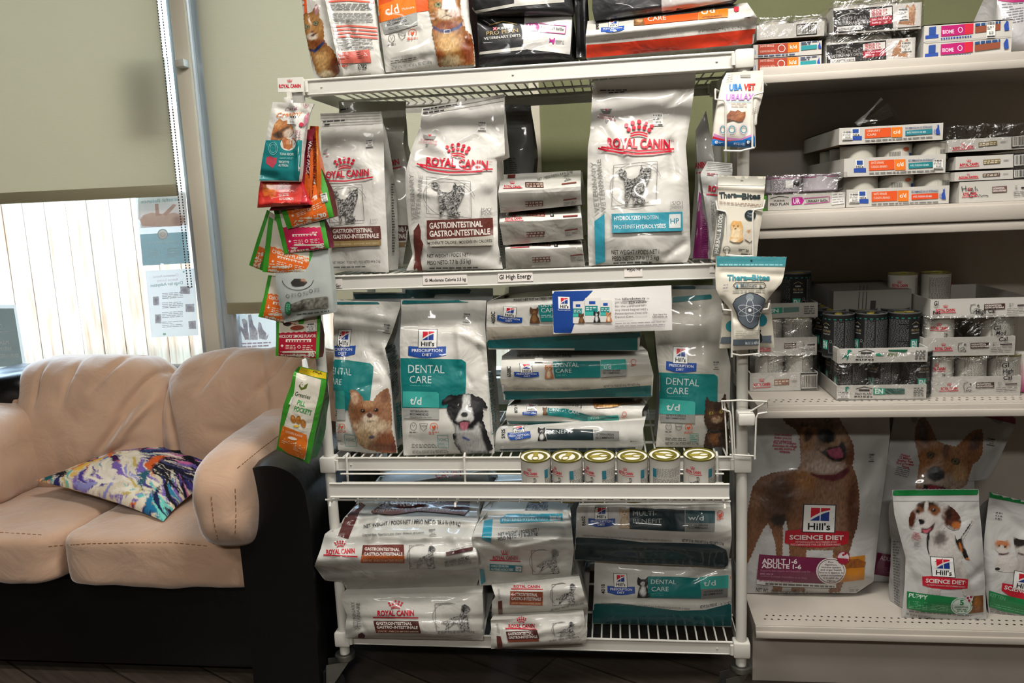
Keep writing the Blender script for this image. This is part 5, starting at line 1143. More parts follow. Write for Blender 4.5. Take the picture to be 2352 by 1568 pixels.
# rebate card
mb = sheet([(1268, 668), (1542, 655), (1544, 758), (1271, 767)], 1.925, .0008, 'E3DFDA', 3, .004); A = Art(mb, off=.0005)
A.poly([(1268, 669), (1362, 667), (1340, 690), (1321, 738), (1312, 766), (1272, 767)], '12408F')
F = fr(A, (1281, 680), (1309, 681), (1282, 707)); hills_logo(F, False); A.text('Transforming Lives', (1281, 713), (1310, 713), 3, 'D8DDE8', .01)
for x, y, w, h, kd in ((1316, 692, 26, 50, 'cat'), (1344, 684, 36, 56, 'col'), (1379, 689, 26, 50, 'chi')):
    A.poly([(x, y), (x+w, y-1), (x+w, y+h), (x, y+h)], 'D9D6D0'); A.poly([(x, y+h*.32), (x+w*.8, y+h*.32), (x+w*.8, y+h*.72), (x, y+h*.72)], '12807E'); A.poly([(x, y+h*.56), (x+w*.55, y+h*.56), (x+w*.55, y+h*.7), (x, y+h*.7)], TEAL2)
    A.poly([(x+w*.25, y+h*.13), (x+w*.65, y+h*.13), (x+w*.65, y+h*.25), (x+w*.25, y+h*.25)], '1D4A9C'); A.micro([(x+2, y+h*.36), (x+w*.75, y+h*.36), (x+w*.75, y+h*.52), (x+2, y+h*.52)], 2, 'D0DEDC', 3, .5, (4, 8)); little_dog(A, x+w*.75, y+h, h*.48, kd)
G = '6E6A6C'
A.text('Visit', (1412, 689), (1426, 689), 5, G); A.text('hillsrebates.ca', (1429, 689), (1482, 687), 5.5, '3A3638', .02); A.line([(1429, 691), (1482, 689)], 1, '3A3638'); A.text('to', (1485, 687), (1491, 687), 5, G)
A.text('get your', (1412, 697), (1441, 697), 5, G); A.text('$20 rebate', (1444, 697), (1485, 695), 5.5, '3A3638', .02)
for t, y, x1 in (('for the purchase of', 706, 1480), ("any sized bag of Hill's", 714, 1488), ('Prescription Diet t/d', 722, 1486), ('Dental Care.', 730, 1456)): A.text(t, (1413, y), (x1, y-2), 5, G)
A.micro([(1413, 740), (1527, 736), (1527, 748), (1413, 752)], 2, '9A969A', 2, .3); A.text('Scan here for', (1500, 724), (1532, 723), 4, '3A3638', .015); A.text('hillsrebates.ca', (1499, 729), (1532, 728), 4, '3A3638', .015)
mb.build('rebate_card', 'paper', smooth=60, label='white and blue rebate card hanging from the second shelf ledge', cat='card')
# six cans in the basket
def make_can(o, r, h, side, name, label, group, tilt=0, lid='716920', artfn=None, ring_='6B6226', spin=0, cat='can'):
    t = thing(name, o, label, cat, group); b = MB()
    b.lathe([(r*.96, 0), (r, .002), (r, .004), (r*.985, .006), (r*.985, h-.005), (r, h-.003)], (0, 0, 0), [ring_, ring_, ring_, side, side, side], n=40)
    if artfn:
        A = Art(b, fn=lambda a, z, off: Vector(((r*.985+off)*math.sin(a/(r*1000)), -(r*.985+off)*math.cos(a/(r*1000)), z/1000)), off=.0003); artfn(A)
    q = b.build('label_sleeve', 'paper'); q.parent = t
    b = MB(); b.lathe([(r*.985, h-.004), (r*1.01, h-.0025), (r*1.01, h), (r*.965, h+.0004), (r*.95, h-.003), (r*.8, h-.0035), (r*.78, h-.0028), (r*.55, h-.0028), (r*.5, h-.0034), (.001, h-.0034)], (0, 0, 0), [ring_, ring_, lid, lid, lid, lid, lid, lid, lid, lid], n=40)
    q = b.build('lid', 'metalc'); q.parent = t
    b = MB(); pts = [(r*.35*math.cos(a)*.62, -r*.28+r*.3*math.sin(a), h-.0012) for a in np.linspace(0, 2*PI, 15)]
    b.tube(pts, .0011, 'A89A40', n=6); b.box(-r*.16, r*.16, r*.0, r*.62, h-.0026, h-.0012, 'A89A40'); q = b.build('pull_tab', 'metalc'); q.parent = t
    t.rotation_euler = (tilt, 0, spin); return t
def dupt(root, loc, label, spin=0):
    r = root.copy(); C.objects.link(r); r.location = loc; r['label'] = label; r.rotation_euler = (root.rotation_euler[0], 0, spin)
    for ch in list(root.children): c = ch.copy(); C.objects.link(c); c.parent = r
    return r
def rc_can_art(A):      # label in mm: x around, y up
    A.off = .0003
    def T(t, x0, x1, y, h, c, b=0): A.text(t, (x0, y), (x1, y), -h, c, b)
    for c0 in (0,):
        for x in (-5, -2.5, 0, 2.5, 5): A.line([(x*.8-8, 84), (x-8, 91-abs(x)*.3)], .9, RED)
        A.line([(-12, 83), (-8, 84.5), (-4, 83)], 1.3, RED)
        T('ROYAL CANIN', -26, 11, 74, 6.5, RED, .035); A.line([(-29, 73), (-15, 70.5), (0, 70), (14, 71)], 1.3, RED)
    A.line([(-18, 20), (-18, 66), (8, 66)], .4, '8A8884')
    A.poly([(-14, 22), (-8, 36), (-10, 46), (-16, 50), (-9, 50), (-2, 54), (3, 58), (1, 64), (5, 67), (10, 62), (8, 55), (8, 40), (7, 22), (4, 22), (3, 38), (-2, 40), (-4, 34), (-8, 22)], None, 2, lambda X, Y: np.array(hx('B8B5AE'))[None, :]*np.clip(.55+1.6*fur(X, Y, 3, 3, 0, 2), .08, 1)[:, None])
    for x0, x1, dz in ((30, 40, 0),): A.poly([(x0, 62), (x1, 62), (x1, 84), (x0, 84)], '2F7384', 6)
    A.micro([(41, 86), (100, 86), (100, 62), (41, 62)], 9, '6A6A66', 3, .35, (2, 6)); A.micro([(30, 60), (100, 60), (100, 6), (30, 6)], 26, '4A4A48', 5, .45, (2, 7))
    for k in range(6): A.line([(46+k*8, 62), (46+k*8, 86)], .35, '8A8A86')
    A.micro([(-30, 12), (26, 12), (26, 5), (-30, 5)], 2, '4A4A48', 5, .5, (3, 8))
cx_ = [(1230, 1046), (1302, 1046), (1376, 1045), (1452, 1045), (1526, 1042), (1606, 1042)]
cl_ = ['leftmost small can in the wire basket, tab toward the front left', 'second small can from the left in the wire basket, tab toward the front', 'third small can from the left in the wire basket', 'fourth small can from the left in the wire basket, tab at its left', 'fifth small can in the wire basket, feeding table turned to the front', 'rightmost small can in the wire basket beside the bare wires']
sp_ = [-.15, -.62, -.62, -.28, -1.65, -.30]
tl = math.radians(6.5); ax = Vector((0, -math.sin(tl), math.cos(tl)))
can0 = None
for (x, y), lb, s in zip(cx_, cl_, sp_):
    top = at(x, y, 1.866); loc = top-ax*.108
    R_ = Matrix.Rotation(tl, 4, 'X')@Matrix.Rotation(s, 4, 'Z')
    if can0 is None: can0 = make_can(loc, .0372, .108, 'D6D2C8', 'food_can', lb, 'small cans in the wire basket', artfn=rc_can_art); k = can0
    else: k = dupt(can0, loc, lb)
    k.rotation_euler = R_.to_euler()
for i, k in enumerate([o for o in C.objects if o.get('group') == 'small cans in the wire basket']):
    tb = [c for c in k.children if c.name.startswith('pull_tab')][0]; tb.rotation_euler = (0, 0, (.2, .3, 2.4, 1.9, 2.9, 2.0)[i])
# ================================================================== bottom level
ZB = ZS['bottom']
mb = bagmesh([(793, 1464), (793, 1440), (797, 1412), (786, 1385), (783, 1366)], [(1109, 1470), (1111, 1450), (1110, 1400), (1108, 1360)], 1.925, .44, 71, col='D2CFC6', wr=.004, bulge=.035, dprof=[(0, .06), (.2, .1), (.35, 1), (1, .9)], creases=[(800, 1422, 1108, 1420, 3.5, .006), (800, 1455, 830, 1440, 6, .005)]); A = Art(mb)
royal(A, (867, 1414), (951, 1413), 12, None, 15); A.line([(857, 1417), (961, 1418)], 3, RED)
gastro(A, (858, 1425), (961, 1426), (864, 1452), '4A221D', 'LOW FAT / FAIBLE EN MATIERES GRASSES', '6A2E22')
spaniel(A, (999, 1384), (1085, 1383), (1001, 1448)); A.line([(999, 1386), (1035, 1384)], 1, '7A7A76')
A.text('VETERINARY', (822, 1446), (814, 1380), 8, '8A8984', .01); A.text('VÉTÉRINAIRE', (830, 1446), (826, 1384), 8, '7A7974', .01)
A.poly([(823, 1455), (832, 1451), (838, 1456), (838, 1463), (823, 1463)], '4A1F22'); A.text('NET WEIGHT / POIDS NET / PESO NETO: 17.6 lb (8 kg)', (1005, 1453), (1089, 1451), 4.5, '3A3836', .01)
mb.build('pet_food_bag', 'film', smooth=60, label='gastrointestinal dog food bag lying flat under the big bag at the bottom left', cat='bag')
mb = bagmesh([(775, 1364), (740, 1325), (722, 1299), (736, 1262), (746, 1226), (764, 1212), (784, 1205), (792, 1160), (808, 1144), (836, 1138)], [(1094, 1347), (1099, 1330), (1099, 1305), (1098, 1285), (1090, 1250), (1086, 1224), (1102, 1184), (1106, 1160), (1108, 1143), (1108, 1138)], 1.93, .46, 73, col='D6D4CC', wr=.007, bulge=.02, prof=[(0, .035), (.2, -.005), (.33, -.045), (.5, -.015), (.7, .04), (.85, .16), (1, .31)], dprof=[(0, .75), (.2, .9), (.6, .85), (1, .4)],
     creases=[(830, 1290, 850, 1330, 8, -.008), (850, 1240, 870, 1180, 6, -.010), (880, 1190, 920, 1200, 7, .008), (1000, 1200, 1060, 1205, 6, .006), (1040, 1230, 1075, 1290, 10, -.01), (790, 1230, 830, 1190, 7, .008), (760, 1240, 780, 1290, 12, -.006), (930, 1240, 980, 1235, 7, -.006), (920, 1170, 1010, 1160, 5, .008)])
A = Art(mb)
A.poly([(724, 1300), (760, 1312), (830, 1314), (900, 1313), (960, 1309), (1050, 1308), (1097, 1302), (1097, 1332), (1093, 1346), (1000, 1354), (900, 1362), (776, 1362), (745, 1326)], 'B0ACA3')
A.poly([(776, 1230), (808, 1150), (826, 1152), (840, 1160), (826, 1175), (800, 1238)], '5A2A26')
royal(A, (750, 1273), (815, 1270), 11, None, 12); A.line([(743, 1274), (822, 1278)], 2.6, RED)
A.poly([(834, 1252), (928, 1250), (929, 1275), (831, 1274)], '6A2E26'); A.poly([(831, 1274), (929, 1275), (929, 1292), (829, 1291)], 'B55A28')
A.text('GASTROINTESTINAL', (838, 1264), (918, 1266), 7, 'E6DFD6', .025); A.text('GASTRO-INTESTINALE', (836, 1276), (925, 1276), 7, 'E6DFD6', .025); A.text('LOW FAT / FAIBLE EN MATIERES GRASSES', (834, 1288), (926, 1288), 4.5, 'EAD8C0', .01)
spaniel(A, (941, 1250), (1004, 1249), (940, 1305))
A.text('NET WEIGHT / POIDS NET / PESO NETO: 28.6 lb (13 kg)', (836, 1214), (1058, 1208), 9, '3A3A3C', .015, arc=8); A.text('Dog nutrition / Nourriture pour chiens / Alimento para perros', (834, 1231), (974, 1226), 5, '5A5A5C', .01)
A.poly([(905, 1138), (1080, 1142), (1078, 1170), (1066, 1184), (1030, 1180), (960, 1175), (900, 1184), (862, 1180), (852, 1176)], '5A2E2A'); A.poly([(852, 1176), (900, 1172), (960, 1163), (1030, 1170), (1074, 1174), (1066, 1184), (1030, 1180), (960, 1175), (900, 1184), (862, 1180)], '9A4A2A')
A.text('GASTROINTESTINAL', (868, 1168), (1060, 1150), 13, 'C9C6C8', .03); A.text('LOW FAT / FAIBLE EN MATIERES GRASSES', (858, 1178), (1066, 1178), 6, 'DCC8BC', .015, arc=4)
sticker(A, (984, 1216), (1002, 1215), (985, 1232), '$130', 4, False)
A.poly([(1024, 1269), (1086, 1257), (1086, 1264), (1025, 1276)], '4A2226'); A.text('NET WEIGHT / POIDS NET /', (1022, 1292), (1080, 1281), 6, '3A3836', .015); A.text('PESO NETO: 28.6 lb (13 kg)', (1022, 1299), (1082, 1289), 6, '3A3836', .015); A.micro([(1034, 1263), (1068, 1256), (1068, 1262), (1034, 1268)], 2, '8A8A84', 3)
mb.build('pet_food_bag', 'film', smooth=60, label='very large white dog food bag bulging over the bottom left shelf edge', cat='bag')
# small bags under the HP bag
mb = bagmesh([(1128, 1490), (1128, 1440), (1127, 1424)], [(1344, 1480), (1349, 1455), (1341, 1410)], 1.90, .42, 75, col='D0CDC4', wr=.005, bulge=.02, dprof=[(0, .02), (.45, .04), (.6, 1), (1, .9)], creases=[(1130, 1430, 1230, 1442, 6, .006), (1235, 1450, 1330, 1430, 8, -.006)]); A = Art(mb)
royal(A, (1168, 1442), (1228, 1441), 9, None, 10); A.line([(1161, 1443), (1232, 1445)], 2.2, RED); gastro(A, (1162, 1450), (1234, 1447), (1167, 1469), '4A2320'); A.poly([(1166, 1469), (1238, 1466), (1238, 1472), (1168, 1474)], '7A3A2A')
spaniel(A, (1270, 1430), (1322, 1425), (1272, 1462)); A.poly([(1141, 1459), (1150, 1460), (1154, 1475), (1154, 1488), (1143, 1489)], '5A2822'); A.text('VÉTÉRINAIRE', (1149, 1455), (1144, 1430), 5, '9A9994'); A.text('NET WEIGHT / POIDS NET / PESO NETO: 4.4 lb (2 kg)', (1262, 1473), (1330, 1462), 4, '4A4846', .01)
mb.build('pet_food_bag', 'film', smooth=60, label='lowest bag of the middle pile, hanging over the bottom ledge', cat='bag')
mb = bagmesh([(1129, 1417), (1130, 1380), (1138, 1372), (1128, 1340), (1140, 1330)], [(1347, 1410), (1352, 1397), (1340, 1360), (1330, 1320), (1315, 1310)], 1.915, .42, 77, col='D0CDC4', wr=.005, bulge=.02, prof=[(0, .03), (.2, 0), (.55, -.004), (.8, .02), (1, .09)], creases=[(1140, 1350, 1180, 1360, 6, .006), (1280, 1400, 1340, 1370, 8, -.006)]); A = Art(mb)
A.text('ROYAL CANIN', (1180, 1349), (1240, 1350), 6, RED, .03); A.line([(1174, 1352), (1247, 1353)], 2, RED)
gastro(A, (1172, 1357), (1247, 1359), (1171, 1388), '8A4028', 'LOW FAT / FAIBLE EN MATIERES GRASSES', 'A8562C')
spaniel(A, (1268, 1340), (1326, 1336), (1268, 1390)); A.poly([(1144, 1380), (1153, 1378), (1155, 1416), (1145, 1417)], '5A2822'); A.text('VÉTÉRINAIRE', (1151, 1375), (1147, 1352), 5, '9A9994'); A.text('NET WEIGHT / POIDS NET / PESO NETO: 6.6 lb', (1266, 1402), (1340, 1386), 4, '4A4846', .01)
mb.build('pet_food_bag', 'film', smooth=60, label='low fat gastrointestinal bag squeezed under the blue lit bag, orange block on front', cat='bag')
mb = bagmesh([(1102, 1344), (1098, 1320), (1088, 1270), (1083, 1236), (1100, 1190), (1114, 1150), (1122, 1138)], [(1296, 1338), (1312, 1320), (1318, 1262), (1316, 1236), (1312, 1190), (1308, 1150), (1304, 1138)], 1.93, .42, 79, col='D4D2CA', wr=.007, bulge=.02, prof=[(0, .03), (.25, .0), (.45, -.03), (.52, -.035), (.6, .0), (.8, .12), (1, .27)], dprof=[(0, .7), (.3, .9), (1, .5)],
     creases=[(1100, 1240, 1160, 1262, 5, .010), (1160, 1262, 1300, 1234, 5, -.006), (1140, 1200, 1290, 1205, 6, .005), (1290, 1170, 1300, 1230, 5, .008), (1180, 1290, 1200, 1330, 8, .006), (1240, 1300, 1290, 1290, 6, .006)]); A = Art(mb)
A.line([(1142, 1144), (1160, 1149), (1190, 1151)], 2, RED); A.poly([(1205, 1172), (1215, 1150), (1240, 1145), (1260, 1146), (1258, 1172)], None, 3, lambda X, Y: np.array(hx('B0B8BE'))[None, :]*np.clip(.5+1.8*fur(X, Y, 3, 5, 0, 2), .1, 1)[:, None])
A.poly([(1148, 1192), (1165, 1180), (1292, 1179), (1292, 1196), (1149, 1202)], '35A0B8'); A.text('HYDROLYZED PROTEIN', (1180, 1186), (1242, 1184), 5, 'D8E6EA', .01); A.text('PROTÉINES HYDROLYSÉES', (1154, 1197), (1258, 1195), 7, 'D8E6EA', .015); A.poly([(1263, 1182), (1288, 1182), (1288, 1195), (1263, 1196)], 'D0DADC'); A.text('HP', (1267, 1193), (1285, 1193), 9, '35A0B8', .02)
A.poly([(1112, 1196), (1132, 1192), (1128, 1246), (1106, 1238)], '2D9AB4')
A.text('NET WEIGHT / POIDS NET /', (1145, 1231), (1238, 1220), 7.5, '3A3C40', .015); A.text('PESO NETO: 7.7 lb (3.5 kg)', (1144, 1241), (1236, 1228), 7.5, '3A3C40', .015)
royal(A, (1132, 1284), (1189, 1284), 8, None, 10); A.line([(1125, 1285), (1196, 1288)], 2.2, RED)
A.poly([(1125, 1294), (1200, 1298), (1199, 1313), (1125, 1309)], '2A7A84'); A.text('HYDROLYZED PROTEIN', (1128, 1301), (1168, 1302), 4.5, 'DCE6E6', .02); A.text('PROTÉINES HYDROLYSÉES', (1128, 1308), (1178, 1309), 4.5, 'DCE6E6', .02); A.poly([(1184, 1299), (1198, 1300), (1198, 1311), (1184, 1310)], 'D0D4D2'); A.text('HP', (1186, 1309), (1196, 1309), 6, '2A7A84', .02)
spaniel(A, (1220, 1260), (1287, 1258), (1222, 1317)); A.poly([(1102, 1305), (1111, 1306), (1115, 1334), (1105, 1342)], '2D8A98'); A.text('VETERINARY', (1106, 1294), (1097, 1256), 5, '8A8A84')
mb.build('pet_food_bag', 'film', smooth=60, label='hydrolyzed protein dog bag folded over the middle pile, catching blue window light', cat='bag')
# w/d and 4018 bags
mb = bagmesh([(1361, 1432), (1362, 1400), (1364, 1372), (1366, 1282)], [(1690, 1440), (1691, 1400), (1691, 1358), (1690, 1284)], yb(1500, 1436, ZB), .36, 81, col='D2CFC6', wr=.006, bulge=.025, creases=[(1430, 1290, 1560, 1300, 10, .005), (1590, 1330, 1680, 1290, 8, .006), (1365, 1376, 1680, 1380, 4, .005)]); A = Art(mb)
A.poly([(1362, 1386), (1420, 1385), (1480, 1392), (1560, 1402), (1620, 1400), (1691, 1382), (1690, 1438), (1362, 1431)], '0E5456')
A.text('4018', (1390, 1363), (1389, 1341), 8.5, '1A1A1A', .02); hills_pd(A, (1409, 1316), (1440, 1317), (1410, 1346), -.48, 1.55); little_dog(A, 1478, 1372, 48, 'col')
A.poly([(1488, 1323), (1560, 1324), (1608, 1327), (1611, 1374), (1488, 1372)], '0F7A78'); A.text('DENTAL', (1495, 1340), (1553, 1341), 10, 'DCE4E2', 0); A.text('CARE', (1496, 1357), (1536, 1357), 10, 'DCE4E2', 0); A.micro([(1496, 1362), (1524, 1362), (1524, 1368), (1496, 1367)], 2, '5FB0A8', 3, .4)
A.poly([(1607, 1325), (1673, 1320), (1672, 1350), (1609, 1352)], TEAL2); A.text('t/d', (1616, 1345), (1644, 1343), 12, 'E6EEEC', .01); A.poly([(1609, 1352), (1671, 1350), (1671, 1370), (1612, 1374)], '7E7E7A'); A.text('VETERINARIAN', (1616, 1361), (1660, 1357), 4.5, '1E1E1E', .015); A.text('RECOMMENDED', (1616, 1367), (1660, 1363), 4.5, '1E1E1E', .015)
A.ring(1683, 1325, 6, 6, 1.2, 'D2552F', 10); A.text('THERAPEUTIC DOG NUTRITION / NOURRITURE THÉRAPEUTIQUE POUR CHIENS', (1380, 1387), (1584, 1399), 4, '6A6660'); A.text('NET WT 25 lb / POIDS NET 11.3 kg / PESO NETO 11.3 kg', (1608, 1396), (1690, 1384), 6, '2A2A2A', .015)
mb.build('pet_food_bag', 'film', smooth=60, label='dental care dog bag with code 4018 on the bottom right of the rack', cat='bag')
mb = bagmesh([(1319, 1285), (1321, 1250), (1323, 1217), (1324, 1170), (1336, 1146)], [(1672, 1303), (1676, 1270), (1681, 1236), (1679, 1180), (1676, 1140)], 1.94, .40, 83, col='D0CDC5', wr=.005, bulge=.02, prof=[(0, .05), (.3, .0), (.5, -.01), (.85, .01), (1, .08)], creases=[(1450, 1160, 1600, 1165, 8, .005)]); A = Art(mb)
A.poly([(1321, 1233), (1400, 1236), (1480, 1245), (1560, 1246), (1640, 1249), (1668, 1262), (1673, 1285), (1671, 1303), (1560, 1296), (1420, 1290), (1320, 1284)], '0C2E33')
A.text('8602', (1345, 1207), (1344, 1185), 8.5, '1A1A1A', .02); hills_pd(A, (1366, 1162), (1397, 1162), (1366, 1191), -.48, 1.52); little_dog(A, 1436, 1213, 48, 'wd')
A.poly([(1446, 1165), (1573, 1171), (1573, 1220), (1446, 1214)], '122C33'); A.text('MULTI-', (1454, 1184), (1508, 1184), 11, 'C5CCCC', 0); A.text('BENEFIT', (1454, 1201), (1520, 1201), 10, 'C5CCCC', 0)
A.poly([(1574, 1171), (1642, 1173), (1642, 1201), (1574, 1201)], '1E4A50'); A.text('w/d', (1580, 1194), (1616, 1195), 11, 'DCE2E0', .01); A.poly([(1574, 1201), (1642, 1201), (1641, 1220), (1574, 1220)], '8A8A84'); A.text('VETERINARIAN', (1579, 1207), (1625, 1208), 4.5, '1E1E1E', .015); A.text('RECOMMENDED', (1579, 1213), (1625, 1214), 4.5, '1E1E1E', .015)
A.ring(1654, 1180, 7, 8, 1.3, 'D2452F', 12); A.poly([(1649, 1178), (1653, 1181), (1658, 1176), (1658, 1184), (1653, 1187)], 'D2452F'); A.micro([(1646, 1188), (1663, 1189), (1663, 1195), (1646, 1194)], 2, 'D2452F', 2)
A.text('THERAPEUTIC DOG NUTRITION / NOURRITURE THÉRAPEUTIQUE POUR CHIENS / NUTRICIÓN TERAPÉUTICA', (1337, 1230), (1543, 1243), 4, '6A6660'); A.text('NET WT 27.5 lb / POIDS NET 12.5 kg / PESO NETO 12.5 kg', (1566, 1242), (1662, 1250), 6, '2A2A2A', .015)
mb.build('pet_food_bag', 'film', smooth=60, label='multi benefit dog bag with code 8602, lying on the 4018 bag', cat='bag')
# bag standing at the back behind the flat ones, lit by the window
mb = bagmesh([(830, 1150), (850, 1118), (950, 1104), (1080, 1085)], [(1130, 1160), (1128, 1130), (1122, 1100), (1118, 1080)], 2.22, .14, 85, col='C9D0D4', wr=.006, res=8); A = Art(mb)
A.text('CANIN', (1000, 1098), (1060, 1092), 12, RED, .04)
mb.build('pet_food_bag', 'film', smooth=60, label='pale bag leaning at the back of the bottom shelf, just below the basket wires', cat='bag')
# ================================================================== top level
def ginger(A, s=1, kind=0):
    if kind:   # big cat on the c/d bag
        out = [(1008, 153), (1004, 130), (998, 100), (992, 70), (996, 62), (990, 45), (985, 20), (984, -4), (988, -30), (1000, -24), (1020, -30), (1040, -34), (1052, -40), (1056, -20), (1058, 10), (1059, 34), (1065, 50), (1070, 70), (1080, 78), (1086, 100), (1090, 130), (1090, 148)]
        A.poly(fz(out), None, 2.4, pic('8E5A26', [('e', 1020, 5, 34, 32, 0, 'A8713A', .5), ('e', 1023, 32, 20, 14, 0, 'C8B69C', .5), ('e', 1045, 28, 14, 12, 0, 'C9AFA4', .5), ('e', 1028, 62, 32, 14, 0, '7E3E1C', .5), ('e', 1030, 100, 24, 26, 0, 'BF9860', .8), ('e', 1075, 115, 14, 34, 0, '7C3A18', .6), ('e', 1010, 130, 12, 14, 0, '8A4A20', .7), ('e', 1036, 140, 22, 12, 0, 'BFA880', .7),
            ('e', 1007, 12, 9, 7, 10, '3A2A14', .15), ('e', 1007, 12, 7.5, 5.5, 10, '868A62', .15), ('e', 1007, 11, 2, 3.5, 0, '15120A', .2), ('e', 1039, 5, 9, 7, -10, '3A2A14', .15), ('e', 1039, 5, 7.5, 5.5, -10, '868A62', .15), ('e', 1039, 4, 2, 3.5, 0, '15120A', .2), ('p', [(1020, 24), (1031, 22), (1026, 30)], '5A2A22', .8), ('p', [(1025, 30), (1026, 34), (1038, 38), (1036, 39), (1026, 36), (1016, 42), (1015, 40), (1024, 35)], '3A1F18', .8), ('p', [(995, 66), (1010, 74), (1030, 76), (1052, 68), (1062, 58), (1061, 52), (1048, 62), (1030, 68), (1010, 68), (996, 60)], '23305A', .8)], .55, (3, 9), .15))
        A.line([(1020, 70), (1034, 68), (1034, 76), (1021, 78)], 1.6, 'B8BAC2', True)
    else:
        out = [(744, 178), (730, 172), (722, 150), (716, 130), (712, 118), (706, 95), (700, 70), (698, 50), (697, 38), (700, 30), (712, 30), (718, 26), (724, 12), (728, 9), (732, 20), (734, 42), (742, 50), (744, 70), (744, 90), (752, 104), (764, 112), (772, 130), (782, 150), (780, 165), (770, 176)]
        A.poly(fz(out), None, 2.2, pic('8E5A26', [('e', 727, 25, 5, 11, 5, 'A8787A', .4), ('e', 720, 58, 22, 26, 0, 'A87840', .5), ('e', 717, 84, 12, 8, 0, 'D8C8B4', .5), ('e', 730, 100, 18, 9, 0, '7E421C', .5), ('e', 740, 140, 16, 24, 0, 'BC925A', .8), ('e', 772, 150, 12, 24, 0, '763A1A', .6), ('e', 750, 170, 16, 8, 0, 'CDB894', .6), ('e', 706, 62, 6, 5, -15, '3A2A14', .15), ('e', 706, 62, 4.5, 4, -15, '868A66', .15), ('e', 706, 62, 1.4, 2.6, 0, '15120A', .2), ('e', 725, 54, 7, 6, -15, '3A2A14', .15), ('e', 725, 54, 5.5, 4.5, -15, '868A66', .15), ('e', 725, 54, 1.6, 3, 0, '15120A', .2), ('p', [(714, 72), (722, 70), (719, 77)], '5A2A22', .8), ('p', [(718, 78), (730, 74), (720, 84), (712, 82)], '4A2A20', .8), ('p', [(712, 116), (724, 122), (734, 112), (746, 100), (744, 94), (730, 106), (722, 114), (712, 112)], '23305A', .8)], .55, (3, 8), .2))
mb = bagmesh([(722, 182), (712, 130), (700, 70), (693, 0), (697, -130)], [(884, 170), (872, 110), (868, 50), (860, 0), (850, -130)], 1.985, .14, 91, lean=.03, col='D2CFC6', wr=.006, bulge=.02, creases=[(748, 0, 788, 175, 6, -.008), (800, 60, 830, 150, 8, .005)]); A = Art(mb)
A.poly([(697, -40), (702, -40), (704, 0), (706, 30), (699, 34), (697, 82), (692, 60), (692, 20), (694, 0)], 'E2571E'); ginger(A)
A.poly([(745, -10), (750, -10), (790, 176), (784, 178)], 'E2E0D8')
for y, h, c in ((0, 4, 'D8604A'), (58, 4, 'D86A5A'), (66, 4, 'D86A5A'), (74, 4, 'D86A5A'), (82, 4, 'D86A5A')): A.poly([(752+y*.2, y+2), (800, y-1), (864+y*.04, y+4), (864+y*.04, y+4+h), (800, y-1+h), (753+y*.2, y+2+h)], c)
A.poly([(776, 122), (848, 113), (853, 143), (779, 146)], 'D0685A'); A.micro([(778, 124), (842, 116), (846, 134), (780, 138)], 4, '7A3A34', 3, .3)
for y0, y1, n_, sd in ((8, 24, 5, 1), (30, 52, 8, 2), (88, 114, 9, 3)): A.micro([(756+y0*.17, y0), (854, y0), (858, y1), (758+y1*.17, y1)], n_, '6A6A6C', sd, .45)
A.text('2782', (821, 157), (843, 157), 9, '1A1A1A', .03); A.text('PT33017', (825, 162), (841, 162), 3, '3A3A3A', .02); A.micro([(780, 147), (802, 146), (798, 152), (780, 153)], 1, 'D0685A', 2, 1)
mb.build('pet_food_bag', 'film', smooth=60, label='bag with a ginger cat and code 2782, leftmost on the top shelf', cat='bag')
mb = bagmesh([(886, 166), (880, 120), (872, 60), (866, 0), (860, -130)], [(1092, 152), (1088, 100), (1080, 50), (1076, 0), (1070, -130)], 1.975, .13, 93, lean=.03, col='D6D3CA', gus='4A3030', wr=.006, bulge=.024, creases=[(890, 80, 960, 72, 6, .005), (1062, 0, 1078, 90, 7, -.007), (930, 150, 990, 130, 10, .005)]); A = Art(mb)
A.poly([(862, -20), (956, -20), (985, -20), (988, 24), (960, 28), (957, 30), (872, 52)], 'E2561C'); A.poly([(868, 14), (908, 0), (953, -6), (957, 28), (876, 51)], 'EE7A1A')
A.text('c/d', (887, 36), (918, 29), 21, 'EFE9DE', .015); A.text('Multicare', (924, 24), (952, 19), 6, 'EFE0CC', .0)
A.poly([(876, 52), (958, 28), (960, 57), (884, 80)], 'A9A9A4'); A.text('VETERINARIAN', (890, 54), (934, 42), 5.5, '2A2A2A', .02); A.text('RECOMMENDED', (890, 61), (935, 49), 5.5, '2A2A2A', .02); A.micro([(892, 64), (940, 52), (940, 60), (892, 70)], 2, '7A7A76', 3)
badges(A, (900, 88), (948, 76), 9); ginger(A, 1, 1)
A.text('THERAPEUTIC CAT NUTRITION', (898, 137), (948, 127), 4, '6A6A66'); A.micro([(898, 139), (956, 129), (956, 138), (898, 148)], 2, '7A7A76', 4); A.text('NET WT 8.5 lbs / POIDS NET 3.85 kg / PESO NETO 3.85 kg', (900, 160), (992, 145), 6.5, '5A5A56', .015)
mb.build('pet_food_bag', 'film', smooth=60, label='white bag with an orange top and a ginger cat in a blue collar', cat='bag')
BK = '1A1A1B'
